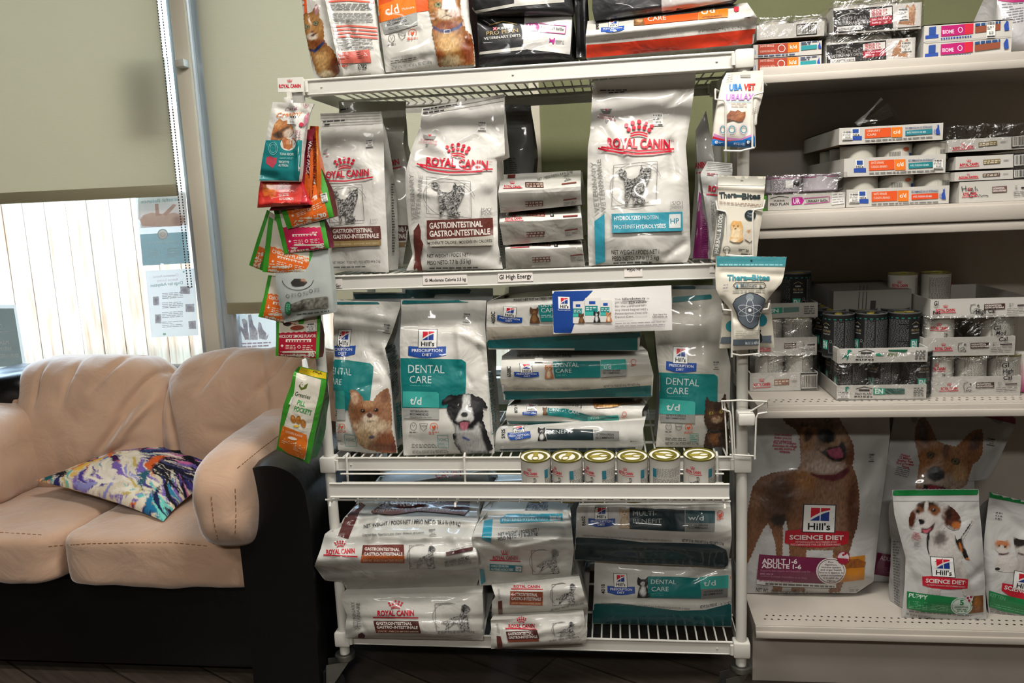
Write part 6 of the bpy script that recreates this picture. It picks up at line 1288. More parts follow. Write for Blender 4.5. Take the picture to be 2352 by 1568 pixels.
def pro(A, dx, dy, full=True):
    A.poly([(1205+dx, 35+dy), (1222+dx, 38+dy), (1290+dx, 34+dy), (1314+dx, 37+dy), (1312+dx, 80+dy), (1309+dx, 125+dy), (1270+dx, 120+dy), (1215+dx, 114+dy), (1201+dx, 112+dy)], 'CBC8C2')
    A.poly([(1098+dx, 120+dy), (1202+dx, 107+dy), (1212+dx, 113+dy), (1200+dx, 115+dy), (1099+dx, 126+dy)], 'BDBAB0')
    A.line([(1123+dx, 58+dy), (1155+dx, 49+dy), (1187+dx, 56+dy)], 2.2, 'B89A4A')
    A.poly([(1133+dx, 63+dy), (1141+dx, 62+dy), (1141+dx, 69+dy), (1133+dx, 70+dy)], 'C83044'); A.line([(1133+dx, 63+dy), (1141+dx, 69+dy)], .9, 'E8D8D8'); A.line([(1141+dx, 62+dy), (1133+dx, 70+dy)], .9, 'E8D8D8')
    A.text('PURINA', (1143+dx, 69+dy), (1174+dx, 65+dy), 5.5, 'D8D6D0', .015); A.text('PRO PLAN', (1118+dx, 82+dy), (1190+dx, 74+dy), 9, 'B59A62', 0); A.text('VETERINARY DIETS', (1112+dx, 92+dy), (1196+dx, 84+dy), 6, 'D2D0CA', .01)
    A.poly([(1208+dx, 54+dy), (1216+dx, 53+dy), (1235+dx, 53+dy), (1239+dx, 62+dy), (1236+dx, 72+dy), (1208+dx, 71+dy)], 'A82480'); A.text('UR', (1212+dx, 69+dy), (1233+dx, 70+dy), 13, 'D8CAD6', .03)
    A.line([(1239+dx, 54+dy), (1300+dx, 60+dy), (1298+dx, 78+dy), (1238+dx, 73+dy)], 1.8, 'A82480'); A.text('URINARY St/Ox', (1244+dx, 66+dy), (1295+dx, 70+dy), 5.5, '22201F', .02)
    A.poly([(1262+dx, 86+dy), (1265+dx, 91+dy), (1271+dx, 91+dy), (1272+dx, 87+dy), (1275+dx, 88+dy), (1274+dx, 95+dy), (1272+dx, 101+dy), (1269+dx, 101+dy), (1268+dx, 96+dy), (1264+dx, 96+dy), (1261+dx, 100+dy), (1262+dx, 93+dy)], 'B02888'); A.micro([(1276+dx, 91+dy), (1296+dx, 92+dy), (1296+dx, 102+dy), (1276+dx, 101+dy)], 3, '9A9896', 2)
for i, (L_, R_, lab) in enumerate((([(1100, 150), (1098, 100), (1096, 36)], [(1313, 136), (1315, 80), (1316, 32)], 'lower black urinary diet bag with a white front panel, top shelf middle'), ([(1097, 38), (1084, 20), (1081, -60)], [(1318, 34), (1314, 0), (1312, -60)], 'upper black urinary diet bag lying on its twin, cut by the top of the photo'))):
    mb = bagmesh(L_, R_, 1.98-.01*i, .36, 95+i, col=BK, wr=.005, bulge=.022, creases=[(1100, 40, 1130, 60, 6, .01)]); A = Art(mb)
    if i == 0: pro(A, 0, 0)
    else:
        A.poly([(1180, -60), (1296, -60), (1296, 4), (1181, 14)], 'CBC8C2'); A.poly([(1084, 26), (1181, 8), (1296, -2), (1296, 5), (1181, 15), (1084, 32)], 'BDBAB0')
    mb.build('pet_food_bag', 'film', smooth=60, label=lab, cat='bag', group='black urinary diet bags')
mb = bagmesh([(1324, 132), (1322, 60), (1318, -60)], [(1350, 130), (1348, 60), (1346, -60)], 2.03, .3, 98, col=BK, wr=.004, bulge=.01, creases=[(1330, 0, 1334, 120, 4, .012)]); mb.build('pet_food_bag', 'film', smooth=60, label='narrow black bag standing between the black pile and the orange bag, top shelf', cat='bag')
mb = bagmesh([(1346, 134), (1345, 84), (1350, 48)], [(1730, 100), (1740, 40), (1716, 6)], 1.955, .4, 99, col='CFCBC2', wr=.005, bulge=.012, prof=[(0, .01), (.4, 0), (.62, -.012), (1, .07)], creases=[(1720, 40, 1735, 20, 6, -.02)]); A = Art(mb)
A.poly([(1347, 103), (1420, 98), (1560, 85), (1735, 66), (1731, 100), (1346, 133)], 'C8361A')
A.text('8900', (1376, 68), (1375, 54), 7, '1A1A1A', .02); hills_pd(A, (1398, 45), (1422, 43), (1397, 63), -.7, 1.55)
A.poly([(1456, 46), (1472, 42), (1482, 44), (1482, 58), (1456, 60)], None, 3, pic('7A5230', [('e', 1468, 48, 8, 4, 0, 'C79A6E', .5)], .6, (3, 3)))
A.poly([(1479, 43), (1604, 30), (1604, 46), (1480, 58)], 'E2561C'); A.poly([(1605, 28), (1672, 20), (1672, 40), (1605, 46)], 'E8781E'); A.text('CARE', (1488, 50), (1530, 46), 10, 'E8DFD4', 0); A.text('c/d', (1611, 34), (1642, 30), 14, 'EFE6DA', .015); A.text('VETERINARIAN', (1612, 44), (1658, 39), 4.5, '2A2A2A', .02)
A.poly([(1685, 17), (1697, 16), (1697, 26), (1690, 29), (1686, 26)], 'C83044')
A.text('THERAPEUTIC CAT NUTRITION / NOURRITURE THÉRAPEUTIQUE POUR CHATS', (1380, 96), (1572, 78), 4, '5A5856'); A.text('NET WT 17.6 lb / POIDS NET 7.98 kg / PESO NETO 7.98 kg', (1604, 76), (1703, 65), 6, '2A2826', .015)
mb.build('pet_food_bag', 'film', smooth=60, label='long orange based bag lying across the right end of the top shelf', cat='bag')
mb = bagmesh([(1366, 48), (1360, 20), (1362, -60)], [(1690, 4), (1705, -20), (1700, -60)], 2.0, .34, 101, col=BK, wr=.005, bulge=.012); A = Art(mb)
A.poly([(1518, -40), (1700, -50), (1692, -2), (1600, 16), (1520, 30)], 'A8A6A2')
mb.build('pet_food_bag', 'film', smooth=60, label='black and silver bag lying on the long orange based bag', cat='bag')
# ================================================================== treats hanging at the left end
def pouch(L, R, Y, depth, seed, col, label, cat='treat pouch', group=None, name='treat_pouch', **k):
    k.setdefault('wr', .003); k.setdefault('bulge', .008); k.setdefault('res', 4)
    mb = bagmesh(L, R, Y, depth, seed, col=col, **k); A = Art(mb)
    def fin(matn='matte'): return mb.build(name, matn, smooth=60, label=label, cat=cat, group=group)
    return mb, A, fin
GRN = '3E9A2A'; DG = '1F5A2A'
# sign plate
mb = MB(); q = [at(x, y, 1.90) for x, y in ((637, 179), (695, 177), (697, 211), (639, 212))]; mb.slab(q, (0, .004, 0), 'E0DDD3'); A = Art(mb, off=.0005); royal(A, (641, 202), (691, 201), 8, None, 6)
A2 = MB(); a = at(668, 214, 1.898); A2.box(a.x-.007, a.x+.001, 1.890, 1.902, a.z-.012, a.z+.004, 'D8D5CB'); A2.box(a.x-.009, a.x+.003, 1.872, 1.89, a.z-.027, a.z-.012, 'CFCCC2', bev=.002); A2.box(a.x, a.x+.025, 1.905, 1.915, a.z-.03, a.z+.002, 'A8A69E')
sg = thing('sign_plate', (a.x, 1.9, a.z), 'small white sign with a red crown clipped at the top left corner of the rack', 'sign')
part(mb, 'plate', 'paper', sg, smooth=0); part(A2, 'hook', 'plastic', sg)
mb = MB(); mb.tube([at(670, 230, 1.885), at(690, 480, 1.885), at(700, 700, 1.885), at(702, 832, 1.875)], .003, n=6)
mb.box(*(lambda p: (p.x-.004, p.x+.004, 1.862, 1.880, p.z-.006, p.z+.02))(at(703, 842, 1.875)))
mb.build('clip_strip', 'plastic', label='thin pale clip strip carrying the hanging treats down the rack end', cat='clip strip')
def greenies(L, R, Y, seed, body, label, c='E2681C', n='45', title='', tcol='E8DCC8', top=.45, side=10, dep=.035):
    "pouch with green side bands, cream top and coloured lower label; quads from left/right chains"
    mb, A, fin = pouch(L, R, Y, dep, seed, GRN, label, gus='4A1A10' if c != 'C4174E' else '5A0E26', creases=[])
    TL, TR, BL, BR = L[-1], R[-1], L[0], R[0]
    F = fr(A, TL, TR, BL)
    def q(u, v): return ((1-v)*((1-u)*TL[0]+u*TR[0])+v*((1-u)*BL[0]+u*BR[0]), (1-v)*((1-u)*TL[1]+u*TR[1])+v*((1-u)*BL[1]+u*BR[1]))
    F.p = q; w = math.hypot(BR[0]-BL[0], BR[1]-BL[1]); s = side/w; F.ey = (BL[0]-TL[0], BL[1]-TL[1])
    F.poly([(s, 0), (1-s, 0), (1-s, 1), (s, 1)], 'DAD2BE')
    F.poly([(s, top)]+[(s+(1-2*s)*(i+.5)/14, top-(.012 if i % 2 else -.012)) for i in range(14)]+[(1-s, top), (1-s, .985), (s, .985)], c, 7)
    hh = 1/abs(F.ey[1] or 1)
    if title: F.text(title, s+.04, 1-s-.03, top+.09*(1)+hh*3, 8*hh, tcol, .02)
    y1 = top+(1-top)*.28; F.poly([(s+.16, y1), (1-s-.12, y1), (1-s-.12, y1+6*hh), (s+.16, y1+6*hh)], 'E9DFCF'); A.micro([q(s+.2, y1+hh), q(1-s-.16, y1+hh), q(1-s-.16, y1+5*hh), q(s+.2, y1+5*hh)], 1, c, 4, .9, (3, 7))
    ym = top+(1-top)*.55; A.micro([q(s+.16, ym-.03), q(.46, ym-.03), q(.46, ym+.1), q(s+.16, ym+.1)], 3, tcol, 2, .35, (4, 9)); A.micro([q(.62, ym-.03), q(.92-s, ym-.03), q(.92-s, ym+.1), q(.62, ym+.1)], 3, tcol, 6, .35, (4, 9))
    x, y = q(s+.08, ym); A.poly([(x-3, y-1), (x-1, y-1), (x-1, y-3), (x+1, y-3), (x+1, y-1), (x+3, y-1), (x+3, y+1), (x+1, y+1), (x+1, y+3), (x-1, y+3), (x-1, y+1), (x-3, y+1)], 'F0E8DC', 30)
    x, y = q(.54, ym+.02); A.ell(x, y, 4, 4, 'E8D8C8', 10); A.ell(x, y, 2.6, 2.6, c, 8)
    F.text(n, 1-s-.18, 1-s-.03, .955, 9*hh, 'EFE8DC', .04); A.micro([q(s+.05, .93), q(.55, .93), q(.55, .97), q(s+.05, .97)], 1, tcol, 8, .8, (3, 7)); A.micro([q(.6, .9), q(1-s-.2, .9), q(1-s-.2, .96), q(.6, .96)], 2, tcol, 9, .4, (3, 7))
    return A, fin, F, q
A, fin, F, q = greenies([(572, 609), (592, 545), (613, 482)], [(604, 622), (626, 560), (640, 500)], 1.87, 3, '', 'leftmost orange and green treat pouch, half behind its neighbour', n='45', top=.62, side=9); fin()
A, fin, F, q = greenies([(593, 727), (606, 680), (616, 632)], [(697, 752), (700, 700), (700, 640)], 1.868, 5, '', 'orange and green treat pouch below, behind the grey freeze dried pouch', n='30', top=.42, title='CHICKEN FLAVOR', side=11); fin()
A, fin, F, q = greenies([(633, 817), (634, 780), (634, 735)], [(732, 824), (734, 780), (736, 724)], 1.872, 7, '', 'red and green treat pouch reading hickory smoke flavor', c='A8142C', n='30', top=.36, side=7)
F.text('HICKORY SMOKE FLAVOR', .08, .92, .50, .085, 'E6D2CC', .02); sticker(A, (704, 743), (724, 741), (704, 763), '$11.30', 3); A.ell(660, 742, 10, 6, '2A1410', 12); A.ell(683, 752, 16, 5, '8A3A22', 12, -.1); fin()
# freeze-dried pouch
mb, A, fin = pouch([(652, 741), (640, 690), (634, 650), (631, 610)], [(766, 718), (762, 660), (757, 600), (752, 560)], 1.85, .03, 9, 'A9AEA9', 'grey freeze dried treat pouch with a clear window and green oval seal', creases=[(655, 735, 690, 715, 8, .012)], bulge=.012)
A.ring(684, 640, 36, 26, 1.3, '3A3A38', 26, .1, 3.0); A.poly([(668, 648), (676, 640), (700, 640), (706, 648), (698, 656), (680, 658), (672, 656)], None, 3, pic('2A2622', [('e', 700, 642, 10, 5, 0, 'A8846A', .5)], .5, (3, 3)))
for x, y in ((661, 680), (688, 676), (714, 668)): A.ring(x, y, 4, 4, 1, '4A4E4A', 8); A.micro([(x+8, y-6), (x+20, y-8), (x+20, y+1), (x+8, y+3)], 3, '6A6E6A', 2, .3, (3, 6))
A.poly([(664, 700), (700, 686), (750, 680), (754, 682), (754, 706), (720, 709), (668, 716), (660, 712)], None, 4, lambda X, Y: np.array(hx('7C7A70'))[None, :]*np.clip(.8+1.1*fur(X, Y, 7, 6, .5, 2), .3, 1.7)[:, None])
A.ell(662, 708, 7, 15, '2C8A5C', 16); A.ring(662, 708, 7, 15, 1.2, '1A3A2A', 20); A.micro([(657, 699), (667, 697), (667, 716), (657, 718)], 5, 'A8D8BC', 1, .25, (3, 6)); A.micro([(682, 720), (756, 711), (756, 715), (682, 724)], 1, '4A4E4A', 3, .7)
fin()
A, fin, F, q = greenies([(603, 624), (610, 560), (617, 498)], [(719, 636), (724, 600), (724, 560)], 1.852, 11, '', 'front orange and green treat pouch marked 45, left of the magenta one', n='45', top=.50, side=12, title='CHICKEN FLAVOR'); fin()
A, fin, F, q = greenies([(653, 583), (640, 530), (628, 480)], [(757, 570), (750, 535), (742, 490)], 1.842, 13, '', 'magenta and green treat pouch marked 45', c='C4174E', n='45', top=.40, side=11); fin()
A, fin, F, q = greenies([(660, 526), (648, 490), (640, 460)], [(767, 497), (752, 430), (735, 380)], 1.832, 15, '', 'orange and green treat pouch marked 30, just under the long value packs', n='30', top=.25, side=12); sticker(A, (736, 446), (750, 442), (740, 466), '$14', 3); fin()
# long value packs
mb, A, fin = pouch([(678, 480), (696, 400), (708, 330), (712, 289)], [(738, 476), (736, 400), (728, 340), (731, 290)], 1.825, .03, 17, 'C85A14', 'long orange variety value pack turned sideways', creases=[(716, 300, 724, 470, 3, .008)])
A.text('12', (711, 312), (722, 308), 11, 'E2703A', .02); A.text('VALUE PACK MÉLANGE ASSORTI', (722, 316), (716, 470), 7, '6A1418', .02); A.line([(727, 300), (732, 470)], 2, 'E08A20'); fin('film')
mb, A, fin = pouch([(618, 484), (640, 440), (680, 370), (702, 300)], [(712, 476), (711, 420), (712, 350), (724, 292)], 1.818, .035, 19, '7E1226', 'long dark red value pack turned sideways behind the salmon sachet', creases=[(700, 330, 704, 470, 3, .008)])
A.text('VALUE PACK', (710, 322), (703, 400), 8, 'E6D6D4', .03); A.text('FORMAT ÉCONO', (702, 403), (696, 466), 8, 'E0702A', .03); A.poly([(684, 345), (692, 347), (688, 380), (680, 378)], 'B8B2B8'); A.micro([(684, 350), (691, 351), (688, 377), (681, 375)], 5, '5A2A3A', 3, .5, (3, 6)); fin('film')
mb, A, fin = pouch([(591, 477), (594, 440), (598, 415)], [(712, 470), (700, 440), (690, 412)], 1.808, .03, 21, 'C2202E', 'red salmon recipe sachet hanging under the teal one', creases=[(600, 470, 660, 462, 5, -.006), (640, 472, 700, 466, 4, -.005)])
A.poly([(597, 416), (688, 414), (696, 440), (690, 468), (630, 474), (592, 476)], 'D8362A'); A.poly([(604, 424), (620, 421), (636, 424), (635, 440), (632, 452), (624, 457), (618, 448), (608, 452), (603, 440)], None, 4, pic('E8702A', [('e', 618, 432, 8, 6, 30, 'F2903E', .5), ('e', 624, 446, 6, 5, 0, 'CC5A1C', .5)], .3, (6, 4)))
A.text('SALMON', (641, 425), (664, 424), 6, 'EAD8D4', .02); A.text('RECIPE', (641, 434), (659, 433), 6, 'EAD8D4', .02); A.text('RECETTE', (641, 451), (663, 450), 6, 'E8C8C4', .02); A.text('AU SALMON', (641, 460), (674, 459), 6, 'E8C8C4', .02); A.micro([(641, 437), (676, 436), (676, 442), (641, 443)], 2, 'E09A94', 2); fin('film')
mb, A, fin = pouch([(595, 416), (601, 370), (610, 318), (620, 270), (626, 234)], [(687, 417), (692, 350), (701, 296), (710, 265), (721, 238)], 1.795, .02, 23, 'DCD9D0', 'white and teal tuna recipe cat treat sachet hanging in front', creases=[(676, 240, 690, 410, 5, -.009), (640, 250, 700, 262, 4, .004), (600, 400, 630, 405, 6, .006)])
A.poly([(611, 322), (694, 322), (690, 380), (687, 415), (640, 413), (596, 414), (602, 370)], '1A8A8C')
A.poly([(632, 283), (642, 272), (650, 278), (662, 276), (672, 290), (676, 304), (664, 316), (642, 322), (622, 320), (626, 300)], None, 3, pic('C07A44', [('e', 640, 310, 12, 10, 0, '4A3222', .5), ('e', 655, 296, 14, 4, -30, '6A4A30', .4), ('e', 664, 306, 12, 10, 0, 'DCC8B4', .6), ('e', 640, 285, 8, 8, 0, 'D89A5E', .5)], .6, (2.5, 6), .5))
A.ell(662, 331, 18, 15, 'E4DED4', 20); A.poly([(648, 322), (656, 316), (664, 320), (674, 316), (680, 324), (676, 336), (664, 344), (652, 340)], None, 3, pic('B87040', [('e', 664, 326, 7, 5, 0, 'D89A6A', .5)], .3, (4, 4)))
A.poly([(612, 362), (620, 358), (630, 362), (637, 362), (634, 376), (626, 386), (618, 380), (611, 374)], None, 3, pic('C8485A', [], .3, (5, 3)))
A.text('Catit', (655, 256), (682, 252), 8, '8A2A5A', -.002, skew=.2); A.text('Creamy', (635, 270), (693, 264), 10, 'E07A2A', .008, skew=.25); A.ring(703, 241, 5.5, 5.5, 1, 'C04A5A', 12); A.text('5', (701, 243.5), (705, 243.5), 5, '8A2A3A', .02)
A.poly([(661, 272), (683, 272), (681, 286), (660, 285)], 'E6E4DE'); A.micro([(664, 266), (680, 266), (680, 270), (664, 270)], 1, '2A2A2A', 3, .9, (2, 3)); A.text('$4.50', (666, 281), (676, 281), 3.5, '6A6A6A')
A.text('TUNA RECIPE', (643, 356), (675, 357), 5.5, 'D8E8E6', .02); A.text('RECETTE', (641, 374), (664, 375), 5.5, 'D8E8E6', .02); A.text('AU THON', (640, 382), (662, 383), 5.5, 'D8E8E6', .02); A.micro([(643, 360), (674, 361), (674, 366), (643, 365)], 2, '7FC0BE', 2); A.ring(628, 341, 10, 14, 1, '8FCFCB', 18); A.ring(628, 341, 7, 10, 1, '8FCFCB', 14)
A.poly([(700, 268), (712, 256), (706, 280), (698, 292)], 'C87A8E'); A.ell(692, 286, 6, 5, 'C8304A', 10); A.micro([(679, 298), (690, 300), (688, 322), (677, 320)], 6, 'B06A7A', 2, .4, (3, 6)); fin('film')
# pill pockets pouch
mb, A, fin = pouch([(635, 1032), (640, 1000), (643, 975), (651, 930), (668, 885), (674, 855), (686, 841)], [(710, 1065), (716, 1040), (728, 980), (741, 925), (748, 890), (751, 856)], 1.80, .075, 27, GRN, 'large green and white treat pouch hanging lowest over the sofa arm', gus=DG, bulge=.02, dprof=[(0, .75), (.25, 1), (.6, .7), (.9, .15), (1, .04)], creases=[(672, 850, 700, 860, 6, .006)], wr=.004)
A.poly([(690, 843), (750, 856), (749, 870), (725, 866), (686, 855)], 'E8C81E'); A.text('PACK', (719, 856), (740, 860), 8, '3A3208', .03)
A.poly([(681, 856), (700, 860), (738, 872), (733, 905), (722, 950), (716, 980), (708, 1010), (703, 1040), (700, 1056), (650, 1028), (646, 1010), (652, 980), (664, 940), (676, 900)], 'DCD5C4')
A.poly([(650, 977), (704, 998), (706, 1012), (702, 1044), (697, 1054), (664, 1042), (640, 1024), (644, 1000)], 'E8781E')
A.poly([(686, 886), (694, 876), (700, 884), (708, 880), (704, 892), (692, 896)], '5A6A1E'); A.ell(695, 884, 5, 6, 'D8D2C4', 8)
A.text('Greenies', (677, 908), (712, 917), 10, '26401A', .01); A.text('PILL', (682, 928), (700, 934), 11, '3FA052', .03); A.text('POCKETS', (675, 942), (714, 953), 11, '3FA052', .03)
for x, y, r in ((674, 962, -.3), (686, 964, 0), (697, 972, -.2)): A.ell(x, y, 6, 10, 'B0702E', 12, r); A.ell(x-1, y-3, 3, 4, 'C88A4A', 8, r)
A.ell(681, 978, 7, 2.5, 'E8B83A', 10, .1); A.text('CHICKEN FLAVOR', (656, 992), (694, 1004), 5, 'F0D8C0', .015); A.ell(672, 1006, 11, 3.5, 'F0E0D0', 12, .25); A.micro([(648, 1008), (662, 1014), (661, 1022), (647, 1016)], 2, 'F0C8A0', 2); A.micro([(676, 1022), (694, 1030), (692, 1040), (674, 1032)], 3, 'F0C8A0', 4)
A.poly([(664, 928), (672, 910), (675, 912), (669, 930)], 'E6E4DC')
fin('film')
# ================================================================== pouches in the holders on the right post
mb, A, fin = pouch([(1636, 333), (1641, 280), (1650, 225), (1659, 185), (1669, 167)], [(1736, 338), (1735, 290), (1744, 250), (1752, 219), (1753, 161)], 1.875, .02, 41, 'D6D0C4', 'white chew pouch with a blue base in the uppermost wire holder', creases=[(1735, 230, 1722, 330, 4, -.004)], wr=.0025)
A.poly([(1700, 172), (1724, 171), (1724, 178), (1701, 178)], '9A988E'); A.text('UBA', (1675, 208), (1705, 206), 14, '1C7AC0', .04, skew=.1); A.text('VET', (1708, 207), (1734, 206), 14, 'D02A22', .04, skew=.1)
A.text('UBALAX', (1667, 230), (1731, 229), 14, 'B884C4', .03, skew=.12); A.line([(1668, 234), (1730, 234)], 1, '5FA8C8'); A.micro([(1678, 236), (1714, 236), (1716, 246), (1680, 246)], 3, 'A8988A', 3, .4)
A.poly([(1671, 262), (1678, 254), (1690, 256), (1694, 252), (1704, 258), (1712, 256), (1712, 266), (1706, 278), (1696, 280), (1684, 276), (1670, 280), (1666, 272)], None, 3, pic('8A5438', [('e', 1700, 264, 8, 7, 0, '9E6844', .5), ('e', 1674, 276, 5, 3, 0, '4A2A1A', .4)], .6, (3, 3)))
for x in (1660, 1681, 1708): A.ring(x, 297, 7 if x > 1665 else 5, 8, 1.8, '2E8AA0', 16); A.ring(x, 297, 10 if x > 1665 else 7, 11, .8, 'C89AC0', 16)
A.poly([(1640, 306), (1660, 314), (1700, 318), (1736, 305), (1736, 312), (1700, 322), (1660, 320), (1639, 314)], 'C884B4'); A.poly([(1638, 313), (1670, 322), (1700, 322), (1668, 326), (1637, 320)], 'C82230'); A.poly([(1637, 318), (1668, 325), (1705, 321), (1736, 309), (1736, 338), (1690, 336), (1636, 333)], '1C74BE')
A.text('40', (1641, 329), (1648, 330), 7, 'E8E8F0', .03); A.micro([(1650, 325), (1661, 326), (1661, 330), (1650, 329)], 2, 'C0D8EE', 2); A.text('60 G (2.1 OZ)', (1685, 331), (1710, 333), 5, 'D0E0F0', .015); A.poly([(1713, 321), (1725, 322), (1725, 334), (1713, 333)], '26324A'); A.ell(1719, 326, 3.5, 3.5, 'D8E0E8', 8)
A.micro([(1728, 250), (1736, 245), (1733, 262), (1727, 264)], 4, '7A6A62', 2, .4, (3, 5)); A.micro([(1672, 172), (1684, 170), (1682, 184), (1668, 186)], 3, '9A9890', 2, .3, (3, 6))
fin()
mb, A, fin = pouch([(1633, 595), (1640, 560), (1647, 500), (1649, 440), (1649, 403)], [(1738, 589), (1742, 550), (1750, 500), (1754, 460), (1759, 405)], 1.872, .018, 43, 'D2CBBB', 'cream pouch with a fluffy dog and a grey hairball strip in the middle wire holder', gus='B0A898', creases=[(1650, 428, 1755, 434, 3, -.004)], wr=.0025)
A.poly([(1649, 403), (1759, 405), (1757, 427), (1649, 425)], 'A8A598'); A.ell(1704, 415, 4, 2, '6A6858', 8)
A.text('Thera', (1652, 455), (1692, 453), 13, '1C2A2C', .04); A.text('Bites', (1704, 457), (1747, 456), 13, '1C2A2C', .04); A.line([(1690, 449), (1706, 450)], 5, '1C3A3C')
A.micro([(1652, 462), (1748, 468), (1746, 476), (1654, 468)], 2, '8A6A5C', 3, .4, (4, 9))
A.poly([(1648, 480), (1667, 484), (1662, 540), (1652, 588), (1636, 586), (1646, 540)], '6E6E68'); A.text('HAIRBALL & STOOL', (1650, 582), (1661, 490), 9, 'DCDAD2', .015)
A.ell(1723, 494, 13, 12, '1E2A2E', 18); A.text('Tasty', (1716, 492), (1730, 493), 5, '9AA0A0'); A.text('Treat', (1716, 499), (1730, 500), 5, '9AA0A0')
A.poly([(1676, 552), (1680, 530), (1678, 515), (1684, 506), (1694, 508), (1702, 508), (1706, 520), (1704, 535), (1708, 550), (1698, 557), (1684, 556)], None, 2.2, pic('D8A868', [('e', 1690, 535, 12, 14, 0, 'E8D0A8', .7), ('e', 1685, 519, 1.6, 1.6, 0, '1A1208', .3), ('e', 1695, 519, 1.6, 1.6, 0, '1A1208', .3), ('e', 1689, 525, 2.5, 2, 0, '2A1A10', .3), ('e', 1686, 552, 8, 4, 0, 'EAD8B8', .5)], .3, (2.5, 4)))
A.poly([(1710, 548), (1712, 532), (1716, 524), (1722, 527), (1726, 524), (1727, 536), (1730, 548), (1722, 556)], None, 2.2, pic('D2C6B4', [('e', 1720, 531, 4, 4, 0, 'B8906A', .6)], .3, (3, 3)))
A.ring(1669, 573, 8, 8, 1, '4A4A44', 14); A.text('ANTIX', (1660, 576), (1678, 576), 5, '3A3A36', .01); A.text('20', (1712, 578), (1719, 579), 6, '2A2A28', .03); A.micro([(1696, 570), (1711, 571), (1711, 577), (1696, 577)], 2, '4A4A46', 2); A.micro([(1702, 580), (1722, 582), (1722, 586), (1702, 585)], 1, '2A2A28', 2)
fin()
mb, A, fin = pouch([(1653, 800), (1656, 770), (1662, 716), (1664, 690)], [(1779, 798), (1776, 760), (1772, 716), (1770, 690)], 1.90, .018, 45, 'D0C9B8', 'cream pouch with a grey base stripe behind the teal topped pouch', wr=.002)
A.poly([(1655, 774), (1777, 770), (1778, 786), (1654, 789)], '5E6870'); A.ell(1680, 749, 13, 13, '1C8A90', 16); A.ell(1749, 735, 13, 14, '1C7A88', 16)
A.poly([(1744, 756), (1748, 758), (1746, 764), (1750, 770), (1751, 782), (1746, 788), (1744, 780), (1742, 770)], '16181A'); fin()
mb, A, fin = pouch([(1683, 805), (1683, 770), (1682, 730), (1674, 705), (1656, 686), (1645, 665), (1643, 630), (1645, 589)], [(1743, 801), (1742, 770), (1745, 730), (1756, 700), (1775, 672), (1795, 650), (1800, 634), (1807, 590)], 1.862, .022, 47, 'D4CDBD', 'cream pouch with a teal top and grey atom emblem in the lowest filled holder', bulge=.012, creases=[(1660, 625, 1795, 632, 4, .003), (1660, 690, 1690, 730, 8, .006), (1770, 680, 1745, 740, 8, .006)], wr=.003)
A.poly([(1645, 589), (1807, 590), (1803, 612), (1646, 611)], '3E8A92'); A.ell(1726, 599, 3, 3, '1C3A40', 8); A.micro([(1653, 605), (1798, 606), (1797, 609), (1653, 609)], 1, '8FC8CA', 3, .9, (5, 12))
A.text('Thera', (1670, 643), (1716, 643), 12, '28808A', .04); A.text('Bites', (1727, 643), (1768, 643), 12, '28808A', .04); A.line([(1714, 639), (1730, 639)], 5, '28808A')
A.line([(1690, 649), (1754, 649), (1759, 655), (1754, 662), (1690, 662), (1684, 655)], 1.8, '2A2E2A', True); A.text('Mellows', (1701, 659), (1738, 659), 9, '5A6A6E', .01); A.poly([(1690, 660), (1693, 651), (1696, 660)], '3A8AA8'); A.poly([(1745, 653), (1751, 660), (1744, 660)], '6A7A7E'); A.micro([(1683, 666), (1758, 665), (1758, 669), (1683, 670)], 1, 'A8A498', 2, .8)
out = [(1722, 672), (1740, 676), (1756, 686), (1758, 696), (1748, 712), (1742, 730), (1740, 744), (1728, 754), (1718, 753), (1704, 744), (1696, 732), (1692, 716), (1683, 698), (1690, 686), (1704, 678)]
A.poly(out, '565E66'); A.line(out, 1.6, '22262A', True); A.ell(1722, 683, 9, 9, '868E94', 14)
for a in (.35, 2.8, 1.57): A.line([(1722+27*math.cos(t)*math.cos(a)-9*math.sin(t)*math.sin(a), 713+27*math.cos(t)*math.sin(a)+9*math.sin(t)*math.cos(a)) for t in np.linspace(0, 2*PI, 26)], 1.2, 'C2C6C8')
A.ell(1722, 712, 4, 4, 'E8EAE6', 10)
A.micro([(1692, 758), (1741, 757), (1741, 770), (1688, 772)], 3, 'A8A498', 2, .35); A.poly([(1685, 779), (1742, 778), (1742, 792), (1684, 793)], '566068'); A.text('MAX & MINI', (1712, 791), (1742, 790), 7, 'C8CCD0', .01); A.micro([(1662, 652), (1672, 651), (1672, 664), (1660, 665)], 2, '8A8A98', 2, .3, (3, 5))
fin()
# ================================================================== trays and cans on the gondola
MR = 1.0
def tray(q, Y, depth, label, col='C0BCB4', art=None, inner='8A6E50', lid=False, name='can_tray', dx=0):
    TL, TR, BR, BL = q; a, b_ = at(*BL, Y), at(*BR, Y); t = at(*TL, Y)
    z0, z1 = a.z if lid == 'a' else (a.z+b_.z)/2, (t.z+at(*TR, Y).z)/2; x0, x1 = a.x, b_.x; w = .003
    mb = MB()
    mb.box(x0, x1, Y, Y+w, z0, z1, col); mb.box(x0, x1, Y+depth-w, Y+depth, z0, z1, col)
    mb.box(x0, x0+w, Y+w, Y+depth-w, z0, z1, col); mb.box(x1-w, x1, Y+w, Y+depth-w, z0, z1, col)
    mb.box(x0+w, x1-w, Y+w, Y+depth-w, z0, z0+w, inner)
    if lid is True: mb.box(x0, x1, Y, Y+depth, z1-.002, z1, col)
    A = Art(mb, off=.0005)
    if art: art(A, fr(A, TL, TR, BL))
    o = mb.build(name, 'paper', smooth=0, label=label, cat='tray')
    return x0, x1, z0, z1, Y
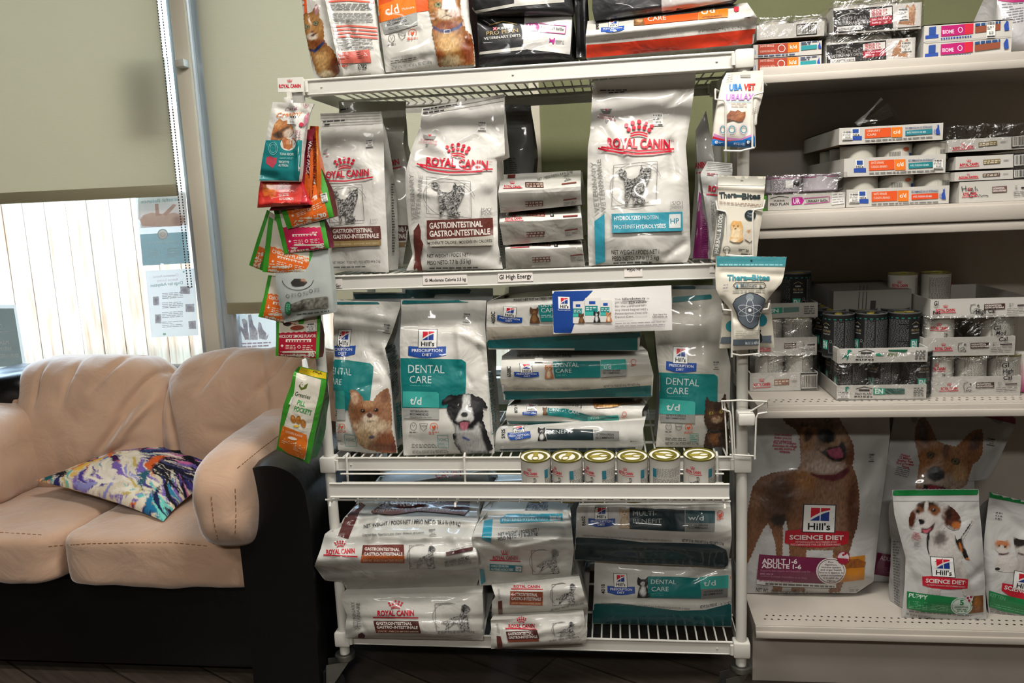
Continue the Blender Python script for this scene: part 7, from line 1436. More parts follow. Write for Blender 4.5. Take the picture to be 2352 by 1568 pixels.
def wrap(x0, x1, y0, y1, z0, z1, label, seed=0):
    mb = MB(); n = 10; bm = bmesh.new(); bmesh.ops.create_cube(bm, size=1); bmesh.ops.subdivide_edges(bm, edges=bm.edges[:], cuts=9, use_grid_fill=True)
    for v in bm.verts:
        p = v.co; q = Vector(((x0+x1)/2+p.x*(x1-x0), (y0+y1)/2+p.y*(y1-y0), (z0+z1)/2+p.z*(z1-z0)))
        q += Vector((0, 0, 1))*.004*V(q.x*30, q.y*30, seed)*(p.z > .3)-Vector((0, 1, 0))*.003*abs(V(q.x*25, q.z*25, seed))
        v.co = q
    mb.bm(bm, 'FFFFFF'); mb.build('shrink_wrap', 'wrap', smooth=180, label=label, cat='plastic wrap')
# can kinds (label coordinates in mm)
def art_flat(A):
    A.micro([(-40, 34), (0, 34), (0, 6), (-40, 6)], 1, 'BEBBB2', 1, .9, (90, 99)); A.ell(10, 27, 9, 5, 'A8583A', 12); A.poly([(20, 10), (32, 10), (32, 18), (20, 18)], '24468F', 8); A.micro([(36, 33), (60, 33), (60, 8), (36, 8)], 5, '8A8A86', 2, .4, (2, 6))
    x = -30
    while x < -6: A.poly([(x, 6), (x+1, 6), (x+1, 22), (x, 22)], '3A3A3A', 30); x += 2.3
def art_ur(A):
    A.poly([(-120, 34), (120, 34), (120, 38), (-120, 38)], '9A2A6A', 12); A.micro([(-60, 32), (60, 32), (60, 6), (-60, 6)], 8, '7A787C', 3, .4, (3, 8)); A.poly([(-20, 12), (-2, 12), (-2, 30), (-20, 30)], 'E2E0DC', 8); A.poly([(0, 16), (20, 16), (20, 26), (0, 26)], '2A282A', 8)
def art_en(A):
    A.poly([(-120, 98), (120, 98), (120, 101), (-120, 101)], '1F6A5E', 14)
    for k in (-1, 1):
        x0 = -46 if k < 0 else 72
        A.line([(x0+4, 84), (x0+15, 90), (x0+26, 84)], .9, 'A89A6A'); A.text('PURINA', (x0+8, 76), (x0+22, 76), -4, 'B8B6B0', .02); A.text('PRO PLAN', (x0+3, 66), (x0+28, 66), -6, 'A8946A'); A.text('VETERINARY DIETS', (x0+3, 60), (x0+28, 60), -3, 'B8B6B0', .01)
        A.poly([(x0+2, 22), (x0+22, 22), (x0+22, 46), (x0+2, 46)], '2F8A78', 8); A.text('EN', (x0+5, 26), (x0+19, 26), -16, 'C9D8D2', .03); A.line([(x0+25, 14), (x0+25, 40), (x0+36, 40), (x0+36, 14)], .6, '8A8A88', True); A.ring(x0+30, 44, 3, 3, .7, '9A9A98', 10)
    A.micro([(-8, 96), (14, 96), (14, 6), (-8, 6)], 44, '6E6E6C', 3, .45, (2, 7)); A.micro([(18, 96), (70, 96), (70, 6), (18, 6)], 44, '6A6A68', 4, .45, (2, 7)); A.micro([(-100, 96), (-50, 96), (-50, 6), (-100, 6)], 40, '62625F', 5, .45, (2, 7))
def art_rc(A):
    for x in (-5, -2.5, 0, 2.5, 5): A.line([(x*.8-8, 72), (x-8, 79-abs(x)*.3)], .9, RED)
    A.line([(-12, 71), (-8, 72.5), (-4, 71)], 1.3, RED); A.text('ROYAL CANIN', (-27, 62), (12, 62), -7, RED, .035); A.line([(-28, 59), (12, 59)], 1.3, RED)
    A.poly([(-10, 12), (-4, 24), (-6, 34), (-12, 36), (-5, 38), (2, 42), (6, 48), (4, 54), (9, 56), (13, 50), (11, 44), (12, 30), (11, 12), (8, 12), (7, 26), (2, 28), (-4, 12)], None, 2.5, lambda X, Y: np.array(hx('B8B5AE'))[None, :]*np.clip(.5+1.6*fur(X, Y, 3, 3, 0, 2), .08, 1)[:, None])
    A.micro([(34, 84), (90, 84), (90, 6), (34, 6)], 30, '7A7872', 3, .4, (2, 6)); A.micro([(-90, 84), (-36, 84), (-36, 6), (-90, 6)], 30, '7A7872', 4, .4, (2, 6))
    for k in range(5): A.line([(48+k*6, 50), (48+k*6, 76)], .4, '5A5A58'); A.line([(48, 50+k*6), (72, 50+k*6)], .4, '5A5A58')
KIND = {'flat': (.041, .040, 'B9B5A8', art_flat, 'A8A49A', '8C8A82'), 'ur': (.042, .040, 'B8B2B6', art_ur, '9A7A90', '9A8A94'), 'en': (.0378, .112, '161718', art_en, '6A6A68', '4A4A48'), 'rc': (.0365, .095, 'C9C5BB', art_rc, '9A9250', '7A7248')}
_k = {}
def cans(kind, xs, ys, z, labels, group, spins=None, rr=None):
    i = 0
    for yy in ys:
        for x in xs:
            lb = labels[i] if isinstance(labels, list) else labels
            sp = (spins[i % len(spins)] if spins else 0)
            if kind not in _k:
                r, h, sd, ar, lid, rg = KIND[kind]; _k[kind] = make_can(Vector((x, yy, z)), r, h, sd, 'food_can', lb, group, artfn=ar, lid=lid, ring_=rg, spin=sp); o = _k[kind]
            else: o = dupt(_k[kind], Vector((x, yy, z)), lb, sp)
            o['group'] = group; i += 1
def boxart(kind, sub=''):
    def f(A, F):
        if kind == 'cd':
            F.poly([(.12, .12), (.2, .12), (.2, .55), (.12, .55)], 'E2E0DA'); F.poly([(.13, .16), (.19, .16), (.19, .4), (.13, .4)], '2A4A8F'); F.poly([(.1, .58), (.22, .58), (.22, .82), (.1, .8)], '2A4A9A'); F.text("Hill's", .125, .195, .54, .11, '26262A', .02)
            c = 'D8521E'; F.poly([(.25, .2), (.5, .17), (.5, .72), (.25, .74)], c); F.poly([(.505, .17), (.61, .17), (.61, .76), (.505, .76)], 'E0741C'); F.text('c/d', .525, .59, .55, .22, 'EDE3D6', .02)
            F.text(sub[0], .27, .4, .38, .13, 'E8C8B0', .01); F.text(sub[1], .27, .36 if sub[1] == 'CARE' else .43, .6, .13, 'E8C8B0', .01)
            F.poly([(.64, .4), (.9, .36), (.9, .66), (.64, .7)], sub[2]); F.text('AVEC POISSON DE MER', .655, .84, .58, .1, 'C8DCDC', .01); F.text('RECOMMANDÉ PAR LES VÉTÉRINAIRES', .64, .9, .3, .1, '2A4A7A', .015); A.micro([F.p(.25, .82), F.p(.9, .8), F.p(.9, .9), F.p(.25, .92)], 1, '6A6A68', 3, .6)
            if sub[3]: F.poly([(.935, .7), (.93, .45), (.95, .3), (.945, .12), (.955, .2), (.965, .12), (.965, .35), (.975, .72)], '2A4A9A'); F.line([(.94, .68), (.915, .62), (.92, .4)], 1.2, '2A4A9A')
            sx = .03 if not sub[4] else .88; sticker(A, F.p(sx, .25), F.p(sx+.1, .25), F.p(sx, .78), '$3.09', 3)
        elif kind == 'kd':
            F.poly([(-.02, .5), (.03, .5), (.03, .8), (-.02, .8)], '2A4AAA'); F.poly([(.07, .12), (.5, .08), (.5, .8), (.07, .82)], 'A03E2C'); F.poly([(.5, .08), (.66, .05), (.66, .74), (.5, .78)], 'E0741C'); F.text('k/d', .53, .63, .5, .25, 'EDE3D6', .02); F.text('SANTÉ RÉNALE', .1, .3, .3, .14, 'D8B8A8', .01); F.text('CUIDADO DEL RIÑÓN', .1, .32, .68, .14, 'D8B8A8', .01)
            x, y = F.p(.41, .45); A.ring(x, y, 8, 8, 1.5, 'E2D8D0', 14); F.poly([(.69, .35), (.92, .3), (.92, .6), (.69, .66)], '2A8A90'); A.micro([F.p(.69, .05), F.p(.95, .0), F.p(.95, .25), F.p(.69, .3)], 2, '3A4A6A', 3, .5); A.micro([F.p(.07, .86), F.p(.6, .84), F.p(.6, .95), F.p(.07, .97)], 1, '4A5A7A', 3, .7)
            F.poly([(.94, .6), (.935, .4), (.955, .2), (.965, .1), (.97, .35), (.985, .6)], '2A4A9A')
        elif kind == 'ess':
            F.poly([(.01, .06), (.68, .06), (.68, .94), (.01, .94)], '1E1C1C'); A.line([F.p(.1, .3), F.p(.2, .2), F.p(.3, .28)], 1.2, 'A8A29A'); F.text('PRO PLAN', .12, .38, .5, .16, '8A8684', 0); F.text('VETERINARY DIETS', .06, .42, .64, .12, 'B8B4B0', .005); F.poly([(.05, .7), (.33, .7), (.33, .88), (.05, .88)], 'D8D4D0'); F.text('essentialcare', .065, .32, .85, .13, '3A3636', .01)
            F.poly([(.42, .15), (.67, .12), (.67, .42), (.42, .44)], 'E0DCD6'); F.text('SENIOR 11+', .44, .62, .27, .12, 'B8283A', .035); F.text('SÉNIOR 11+', .44, .62, .41, .12, 'B8283A', .035); F.poly([(.42, .47), (.67, .44), (.67, .74), (.42, .78)], 'A8182E'); A.micro([F.p(.44, .5), F.p(.65, .48), F.p(.65, .7), F.p(.44, .74)], 2, 'D8A0A8', 3, .5)
            F.poly([(.68, .06), (.99, .04), (.99, .94), (.68, .94)], 'CEC8C2'); A.poly([F.p(.74, .8), F.p(.76, .5), F.p(.8, .35), F.p(.84, .08), F.p(.88, .2), F.p(.92, .06), F.p(.94, .3), F.p(.92, .9), F.p(.84, .85)], None, 3, pic('A87A5A', [('e', *F.p(.88, .25), 8, 8, 0, 'C8A080', .5)], .8, (3, 3))); sticker(A, F.p(.74 if sub else .85, .2), F.p(.86 if sub else .97, .2), F.p(.74 if sub else .85, .7), '$1.97', 4)
        elif kind == 'biome':
            for y0 in (0, .53):
                F.poly([(.06, y0+.08), (.14, y0+.07), (.14, y0+.3), (.06, y0+.31)], '2A4A8F'); F.poly([(.02, y0+.32), (.17, y0+.3), (.17, y0+.4), (.02, y0+.42)], '2A4A9A'); F.poly([(.2, y0+.07), (.47, y0+.05), (.47, y0+.36), (.2, y0+.38)], 'B01868'); F.poly([(.47, y0+.05), (.57, y0+.04), (.57, y0+.34), (.47, y0+.36)], 'C8243A'); F.text('BIOME', .22, .35, y0+.3, .11, 'E8D0DC', .015); A.ring(*F.p(.42, y0+.21), 5, 6, 1.4, 'E8D8E0', 12)
                F.poly([(.59, y0+.15), (.88, y0+.1), (.88, y0+.28), (.59, y0+.33)], '8A4A32'); A.micro([F.p(.59, y0+.03), F.p(.88, y0-.0), F.p(.88, y0+.09), F.p(.59, y0+.13)], 1, '2A4A7A', 3, .8); A.micro([F.p(.2, y0+.4), F.p(.55, y0+.38), F.p(.55, y0+.43), F.p(.2, y0+.45)], 1, '2A4A9A', 4, .9, (3, 5)); F.poly([(.93, y0+.32), (.92, y0+.15), (.95, y0+.02), (.97, y0+.05), (.98, y0+.3)], '2A4A9A')
            F.line([(0, .5), (1, .48)], 1.2, '9A9894'); sticker(A, F.p(.72, .02), F.p(.82, .02), F.p(.72, .5), '$3.25', 4)
        elif kind == 'ur':
            A.line([F.p(.03, .2), F.p(.15, .08), F.p(.27, .18)], 1.5, '2A2A2A'); F.text('PURINA', .08, .22, .42, .1, '2A2A2A', .02); F.text('PRO PLAN', .03, .27, .66, .17, '3A3838', .01); F.poly([(.31, .2), (.44, .18), (.47, .42), (.44, .66), (.31, .68)], 'B01E84'); F.text('UR', .33, .42, .6, .32, 'DCCAD8', .03)
            F.line([(.47, .3), (.8, .24), (.8, .6), (.47, .66)], 1.6, 'B01E84'); F.text('URINARY St/Ox', .5, .78, .56, .15, '22201F', .02); F.poly([(.83, .02), (.99, 0), (.99, .75), (.83, .8)], 'DAD8D2'); A.micro([F.p(.84, .1), F.p(.98, .1), F.p(.98, .7), F.p(.84, .75)], 4, '8A8A88', 3, .3)
        elif kind == 'en':
            A.poly([F.p(.04, .8), F.p(.07, .55), F.p(.1, .4), F.p(.1, .15), F.p(.13, .12), F.p(.15, .22), F.p(.12, .32), F.p(.12, .7), F.p(.1, .85), F.p(.1, .6), F.p(.07, .65)], '1F7A66')
            A.line([F.p(.22, .26), F.p(.31, .12), F.p(.4, .24)], 1.3, '2A2A2A'); F.poly([(.25, .28), (.37, .28), (.37, .4), (.25, .4)], '3A3836'); F.text('PRO PLAN', .21, .39, .66, .15, '4A4644', .01); A.micro([F.p(.2, .7), F.p(.4, .7), F.p(.4, .8), F.p(.2, .8)], 1, '3A3836', 2, .9, (3, 7))
            if not sub: F.poly([(.41, .2), (.54, .2), (.54, .62), (.41, .62)], '2A9A80'); F.text('EN', .43, .52, .56, .32, 'D8E4DC', .03); F.poly([(.54, .22), (.76, .2), (.76, .55), (.54, .58)], '2A5A50'); F.text('GASTROENTERIC', .56, .75, .48, .13, '16302A', .01); sticker(A, F.p(.01, .45), F.p(.15, .45), F.p(.01, .95), '$5.95', 4)
            else: F.poly([(.55, .1), (.77, .08), (.76, .2), (.74, .26), (.56, .2)], '1A5A40'); F.poly([(.42, .5), (.42, .35), (.46, .35), (.48, .45), (.52, .5)], '1F8A6A'); A.micro([F.p(.55, .3), F.p(.66, .3), F.p(.66, .5), F.p(.55, .5)], 2, '6A7A4A', 2, .5)
            A.micro([F.p(.86, .12), F.p(.97, .1), F.p(.97, .72), F.p(.86, .74)], 5, '5A5856', 3, .5, (4, 8))
        elif kind == 'rc':
            x = sub.get('x', 0); royal(A, F.p(.14+x, .66), F.p(.32+x, .65), F_h(F)*.14, None, F_h(F)*.13, False); A.line([F.p(.12+x, .72), F.p(.33+x, .71)], 1.6, RED)
            if sub.get('dog'): spaniel(A, F.p(.39, .3), F.p(.48, .29), F.p(.39, .78))
            q0 = .52 if sub.get('dog') else .45; gastro(A, F.p(q0, .32), F.p(q0+.2, .31), F.p(q0, .6), sub.get('c', '3E2420')); A.poly([F.p(.84, .4), F.p(.97, .38), F.p(.97, .45), F.p(.84, .47)], '3A2A2C'); A.micro([F.p(.74, .58), F.p(.97, .55), F.p(.97, .82), F.p(.74, .84)], 3, '7A7672', 3, .35); A.micro([F.p(.76, .3), F.p(.8, .3), F.p(.8, .5), F.p(.76, .5)], 3, '7A7672', 5, .4, (3, 5))
        elif kind == 'rcb':
            royal(A, F.p(.06, .72), F.p(.3, .68), F_h(F)*.16, None, F_h(F)*.16, False); A.line([F.p(.05, .8), F.p(.31, .76)], 1.5, RED); F.poly([(.36, .36), (.58, .33), (.58, .64), (.36, .68)], sub.get('c', '7A6A48')); A.micro([F.p(.37, .4), F.p(.57, .38), F.p(.57, .62), F.p(.37, .66)], 2, 'C9BFA8', 3, .6, (4, 8)); A.micro([F.p(.62, .4), F.p(.7, .38), F.p(.7, .5), F.p(.62, .52)], 2, '7A7672', 3)
            barcode(A, F, .76, 1.05, .12, .85)
        elif kind == 'bar': barcode(A, F, .6, .88, .2, .8)
    return f
def F_h(F): return math.hypot(*F.ey)
def barcode(A, F, x0, x1, y0, y1):
    F.poly([(x0-.012, y0-.1), (x1+.012, y0-.12), (x1+.012, y1+.08), (x0-.012, y1+.1)], '1E1C1A'); F.poly([(x0, y0), (x1, y0-.02), (x1, y1), (x0, y1+.02)], 'C9C5BC'); x = x0+.01; r = random.Random(3)
    while x < x1-.02:
        w = r.uniform(.003, .011); F.poly([(x, y0+.03), (x+w, y0+.03), (x+w, y1-.05), (x, y1-.05)], '2A2826', 40); x += w+r.uniform(.004, .011)
# --- top shelf
Yt = 2.035
tray([(1730, 132), (1887, 127), (1886, 164), (1730, 168)], Yt, .33, 'lower shallow white renal care tray on the gondola top', art=boxart('kd'), lid=True)
tray([(1730, 100), (1889, 92), (1887, 127), (1730, 132)], Yt+.003, .33, 'upper shallow white renal care tray on the gondola top', art=boxart('kd'), lid=True)
x0, x1, z0, z1, _ = tray([(1738, 58), (1893, 48), (1893, 82), (1738, 92)], Yt+.003, .33, 'white wrapped tray of cans with a barcode, topmost of the left stack on the gondola', art=boxart('bar'))
cans('flat', [x0+.044+i*.0835 for i in range(2)], [Yt+.05], z0+.003, ['pale can at the left of the topmost wrapped tray', 'pale can at the right of the topmost wrapped tray'], 'cans in the topmost wrapped tray', [.3, 2.2])
wrap(x0-.003, x1+.003, Yt-.003, Yt+.2, z0, z0+.048, 'clear shrink wrap over the topmost left tray of cans', 1)
for i, (q, dx) in enumerate((([(1896, 101), (2100, 84), (2101, 137), (1897, 152)], 'lower'), ([(1912, 21), (2115, 3), (2115, 64), (1913, 81)], 'upper'))):
    x0, x1, z0, z1, _ = tray(q, Yt+.006, .3, dx+' black and white senior cat food tray on the gondola top', art=boxart('ess', i))
    cans('flat', [x0+.045, (x0+x1)/2+.02], [Yt+.06], z0+.028, ['grey can at the %s of the %s senior tray' % (s, dx) for s in ('left', 'right')], 'cans in the senior cat food trays', [1.2, 2.4, 3.1])
    wrap(x0-.003, x1+.003, Yt, Yt+.2, z0, z0+.074, 'clear wrap around the %s senior cat food tray' % dx, i+2)
tray([(2122, 57), (2322, 45), (2322, 122), (2120, 136)], Yt+.004, .3, 'white tray pair with magenta blocks on the gondola top', art=boxart('biome'), lid=True)
mb = bagmesh([(2296, 126), (2292, 60), (2288, -60)], [(2400, 120), (2400, 40), (2396, -60)], Yt+.06, .14, 121, col='C4C2C2', wr=.006, lean=.02); A = Art(mb); A.poly([(2292, -20), (2352, -30), (2352, 4), (2326, 6), (2293, 2)], 'B0286A'); A.micro([(2300, 8), (2350, 4), (2350, 50), (2304, 60)], 8, '8A8890', 3, .4)
mb.build('pet_food_bag', 'film', smooth=60, label='white and magenta bag at the right edge of the photo on the gondola top', cat='bag')
# --- second shelf
Y2 = 2.03
x0, x1, z0, z1, _ = tray([(1764, 449), (1940, 440), (1941, 475), (1764, 485)], Y2, .2, 'white urinary tray with a magenta block at the left of the gondola second shelf', art=boxart('ur'))
cans('ur', [x0+.045+j*.0855 for j in range(2)], [Y2+.05], z0+.04, ['left magenta lidded can in the urinary tray', 'right magenta lidded can in the urinary tray'], 'magenta lidded cans', [.4, 3.0]); wrap(x0-.002, x1+.002, Y2-.003, Y2+.14, z1-.01, z0+.083, 'shiny wrap over the magenta lidded cans', 7)
tray([(1752, 447), (1763, 447), (1763, 485), (1752, 486)], Y2+.02, .15, 'narrow green end of a tray left of the urinary tray', col='4A8A2E', lid=True)
S3 = ('SANTÉ URINAIRE', 'CUIDADO URINARIO')
for i, (q, sub, can) in enumerate((([(1943, 434), (2178, 427), (2179, 467), (1943, 476)], S3+('D8481E', 1, 0), 1), ([(1937, 363), (2170, 355), (2171, 398), (1938, 405)], S3+('1F7A80', 0, 1), 1), ([(1927, 292), (2165, 280), (2165, 322), (1927, 331)], ('URINARY', 'CARE', '2A7A86', 1, 0), 0))):
    nm = ('lowest', 'middle', 'topmost')[i]
    x0, x1, z0, z1, _ = tray(q, Y2+.004, .36, nm+' white and orange urinary care tray of its stack', art=boxart('cd', sub), lid=not can)
    if can: cans('flat', [x0+.045+j*.0815 for j in range(3)], [Y2+.055, Y2+.15, Y2+.25], z0+.032, ['can in the %s urinary care tray, %s, row %s' % (nm, s, t) for t in ('nearest', 'behind', 'farthest back') for s in ('left', 'centre', 'right')], 'cans in the urinary care trays', [2.5, .2, 1.0, 2.0])
mb = MB(); mb.tube([at(1968, 286, 2.06), at(1992, 262, 2.05), at(2012, 240, 2.045), at(2026, 226, 2.04)], [.009, .003, .0025, .004], n=8)
for a_, b_ in (((1972, 286), (2040, 236)), ((2040, 236), (2090, 284))): mb.add([at(a_[0], a_[1], 2.06), at(b_[0], b_[1], 2.1), at(b_[0]+12, b_[1]+30, 2.06), at(a_[0]+30, 286, 2.05)], [(0, 1, 2, 3)])
mb.build('torn_wrap', 'wrap', smooth=180, label='torn twist of clear wrap rising above the topmost urinary care tray', cat='plastic wrap')
for i, (q, nm, c, kd) in enumerate((([(2202, 417), (2372, 408), (2372, 458), (2202, 467)], 'lowest white tray with handwriting', '6A4A48', 1), ([(2192, 393), (2372, 386), (2372, 409), (2192, 416)], 'third tray down', '5A4442', 0), ([(2194, 358), (2372, 350), (2372, 382), (2194, 391)], 'second tray down', '7A6A48', 0), ([(2177, 322), (2372, 306), (2372, 338), (2177, 353)], 'top tray', '7A6A48', 0))):
    tray(q, Y2+.005, .3, nm+' in the right white stack on the gondola second shelf', art=boxart('rcb' if not kd else 'rc', {'c': c} if not kd else {'c': c, 'x': -.08}), lid=True)
mb = MB(); b0 = at(2202, 417, Y2+.003)
A = Art(mb, fn=lambda x, y, o: at(x, y, Y2+.0035-o*.3), off=.0003)
for pts in ([(2209, 428), (2211, 440)], [(2210, 434), (2218, 433)], [(2218, 427), (2219, 439)], [(2224, 431), (2225, 438)], [(2234, 432), (2228, 434), (2231, 438), (2235, 433), (2235, 443), (2230, 442)], [(2240, 428), (2240, 438), (2244, 433), (2246, 438)], [(2232, 444), (2226, 447), (2228, 454), (2236, 451)], [(2239, 450), (2244, 446), (2248, 452), (2250, 446), (2254, 451), (2260, 448), (2270, 450)]): A.line(pts, 1.5, '2A2628')
mb.build('marker_note', 'paper', smooth=0, label='marker handwriting on the lowest tray of the right white stack', cat='handwriting')
q_ = at(2178, 320, Y2)
wrap(at(2180, 320, Y2).x, at(2372, 320, Y2).x, Y2, Y2+.25, at(2180, 350, Y2).z, at(2200, 288, Y2).z, 'puffed clear wrap above the right white stack', 9)
# --- third shelf
Z3 = GS['third'][0]
YA = yb(1800, 898, Z3); YB_ = yb(2010, 918, Z3)-.002; YC = yb(2240, 909, Z3)
def lab3(t): return ['can at the left of '+t, 'can in the middle of '+t, 'can at the right of '+t]
x0, x1, z0, z1, _ = tray([(1722, 857), (1878, 855), (1878, 895), (1722, 899)], YA, .3, 'lowest white tray of the left can stack on the gondola third shelf', art=boxart('rcb', {'c': '8A5A48'}))
cans('rc', [x1-.04-j*.077 for j in (2, 1, 0)][1:], [YA+.045, YA+.13], z0+.003, ['white can in the lowest left tray, '+s for s in ('middle front', 'right front', 'middle behind', 'right behind')], 'white cans on the gondola third shelf', [2.2, 2.5, 2.0, 2.9]); wrap(x0, x1+.002, YA-.002, YA+.28, z0, z0+.1, 'clear wrap around the lowest left can tray', 11)
zA = z0+.1
x0, x1, z0, z1, _ = tray([(1740, 777), (1876, 773), (1876, 814), (1740, 818)], YA, .3, 'middle white tray of the left can stack on the gondola third shelf', art=boxart('rc', {'x': -.1, 'c': '4A2A22'}))
cans('rc', [x1-.04-j*.077 for j in (1, 0)], [YA+.045, YA+.13], z0+.003, ['white can in the middle left tray, '+s for s in ('front beside the post', 'front right', 'behind left', 'behind right')], 'white cans on the gondola third shelf', [-.5, 1.9, 2.0, 2.9]); wrap(x0, x1+.002, YA-.002, YA+.28, z0, z0+.1, 'clear wrap around the middle left can tray', 13)
x0, x1, z0, z1, _ = tray([(1766, 697), (1878, 694), (1878, 728), (1766, 731)], YA+.01, .3, 'top grey and green tray of the left can stack on the gondola third shelf', col='A9A69E', art=lambda A, F: (F.poly([(.0, .3), (.28, .28), (.28, .66), (.0, .68)], '2A8A74'), F.text('EN', .02, .2, .6, .24, 'C9D8D2', .03), F.poly([(.3, .3), (.62, .28), (.62, .6), (.3, .64)], '5A7A72'), A.micro([F.p(.72, .2), F.p(.94, .2), F.p(.94, .8), F.p(.72, .8)], 4, '5A5856', 3)))
cans('en', [x1-.045], [YA+.06], z0+.003, 'single black can with a green block on the top tray of the left stack', 'black gastroenteric cans', [.75])
mb = MB(); p0, p1 = at(1868, 650, 2.40), at(2030, 640, 2.40); mb.box(p0.x, p1.x, 2.18, 2.43, Z3, p0.z, '8A8680'); A = Art(mb, off=.001)
for x in (1975, 1984, 1992): A.line([(x, 655), (x-4, 716)], 1.6, '4A4644')
A.poly([(2000, 690), (2012, 690), (2010, 712), (1998, 712)], '3A3634'); mb.build('carton', 'paper', smooth=0, label='plain grey carton at the back of the gondola third shelf', cat='box')
x0, x1, z0, z1, _ = tray([(1921, 883), (2127, 885), (2127, 915), (1921, 918)], YB_, .36, 'lower white tray of black cans in the centre of the gondola third shelf', art=boxart('en', 0))
cans('en', [x0+.045+j*.078 for j in range(3)], [YB_+.048, YB_+.13, YB_+.21], z0+.003, ['black can in the lower centre tray, %s %s' % (a, b_) for a in ('front', 'second row', 'third row') for b_ in ('left', 'middle', 'right')], 'black gastroenteric cans', [-.6, -.2, 1.0]); wrap(x0-.002, x1+.004, YB_-.004, YB_+.34, z0, z0+.118, 'clear wrap around the lower centre tray of black cans', 17)
zt_ = z0+.116
x0, x1, z0, z1, _ = tray([(1927, 798), (2133, 800), (2130, 831), (1923, 833)], YB_-.004, .36, 'upper torn white tray of black cans in the centre of the gondola third shelf', art=boxart('en', 1))
cans('en', [x0+.02+j*.079 for j in range(3)], [YB_+.07, YB_+.15, YB_+.23], z0+.003, ['black can in the upper centre tray, %s %s' % (a, b_) for a in ('front', 'second row', 'third row') for b_ in ('left', 'middle', 'right')], 'black gastroenteric cans', [-.3, -.45, 1.3])
mb = MB(); mb.slab([at(1926, 835, YB_-.006), at(1884, 805, YB_+.2), at(1884, 775, YB_+.2), at(1925, 800, YB_-.006)], (.003, 0, 0), 'A8A49C'); A = Art(mb, off=.001); A.poly([(1896, 790), (1908, 795), (1907, 806), (1895, 800)], '2A2826'); mb.build('tray_flap', 'paper', smooth=0, label='open side flap of the upper centre tray of black cans', cat='flap')
x0, x1, z0, z1, _ = tray([(2132, 867), (2342, 862), (2343, 907), (2132, 911)], YC, .3, 'lowest white tray of the right can stack with a spaniel drawing', art=boxart('rc', {'dog': 1}))
cans('rc', [x0+.036+j*.078 for j in range(3)], [YC+.045, YC+.13], z0+.003, ['white can in the lowest right tray, %s %s' % (a, b_) for a in ('front', 'behind') for b_ in ('left', 'middle', 'right')], 'white cans on the gondola third shelf', [-.2, 1.7, 1.6]); wrap(x0-.002, x1+.002, YC-.003, YC+.28, z0, z0+.1, 'clear wrap around the lowest right can tray', 19)
x0, x1, z0, z1, _ = tray([(2119, 776), (2331, 772), (2330, 815), (2118, 818)], YC, .3, 'middle white tray of the right can stack with a spaniel drawing', art=boxart('rc', {'dog': 1}))
cans('rc', [x0+.052, x0+.19], [YC+.045], z0+.003, ['white can with a red crown in the middle right tray', 'white can turned to its small print in the middle right tray'], 'white cans on the gondola third shelf', [-.1, 1.7]); wrap(x0-.002, x1+.002, YC-.003, YC+.28, z0, z0+.1, 'clear wrap around the middle right can tray', 21)
x0, x1, z0, z1, _ = tray([(2137, 688), (2375, 681), (2375, 726), (2136, 731)], YC, .32, 'top white tray of the right can stack marked High Cal', art=boxart('rc', {'dog': 1, 'x': -.08}))
cans('rc', [x0+.073, x0-.03+.02], [YC+.17], z0+.003, ['white can at the back of the top right tray', 'dim white can at the left back of the top right tray'], 'white cans on the gondola third shelf', [1.7, -.3])
for nm, items, lb in (('top', (('GI', (2145, 702), (2155, 701), 10), ('Fat', (2143, 722), (2160, 720), 8), ('High Cal', (2242, 721), (2286, 718), 11)), 'marker words GI, Fat and High Cal on the top tray of the right can stack'), ('mid', (('Cal', (2294, 784), (2314, 782), 9), ('GI', (2282, 759), (2298, 757), 10), ('Mod', (2288, 769), (2310, 768), 9)), 'marker words GI Mod Cal on the middle right can stack'), ('low', (('Cal', (2304, 872), (2324, 871), 9), ('GI', (2301, 845), (2318, 842), 10), ('High', (2304, 857), (2327, 855), 9)), 'marker words GI High Cal on the lowest right can stack')):
    mb = MB(); A = Art(mb, fn=lambda x, y, o: at(x, y, YC-.0035-o), off=.0006)
    for t, a, b_, h in items: A.text(t, a, b_, h, '221E20', .02, skew=.15)
    mb.build('marker_note', 'paper', smooth=0, label=lb, cat='handwriting')
mb = MB(); p0 = at(2344, 870, YC); mb.lathe([(.03, 0), (.033, .002), (.033, .09), (.03, .1)], (p0.x+.035, YC+.05, Z3+.001), ['C9C5BB', 'A82A6A', 'C9C5BB', 'B8B4AA']); mb.build('food_can', 'paper', label='can with a magenta stripe cut by the right edge of the photo, third shelf', cat='can')
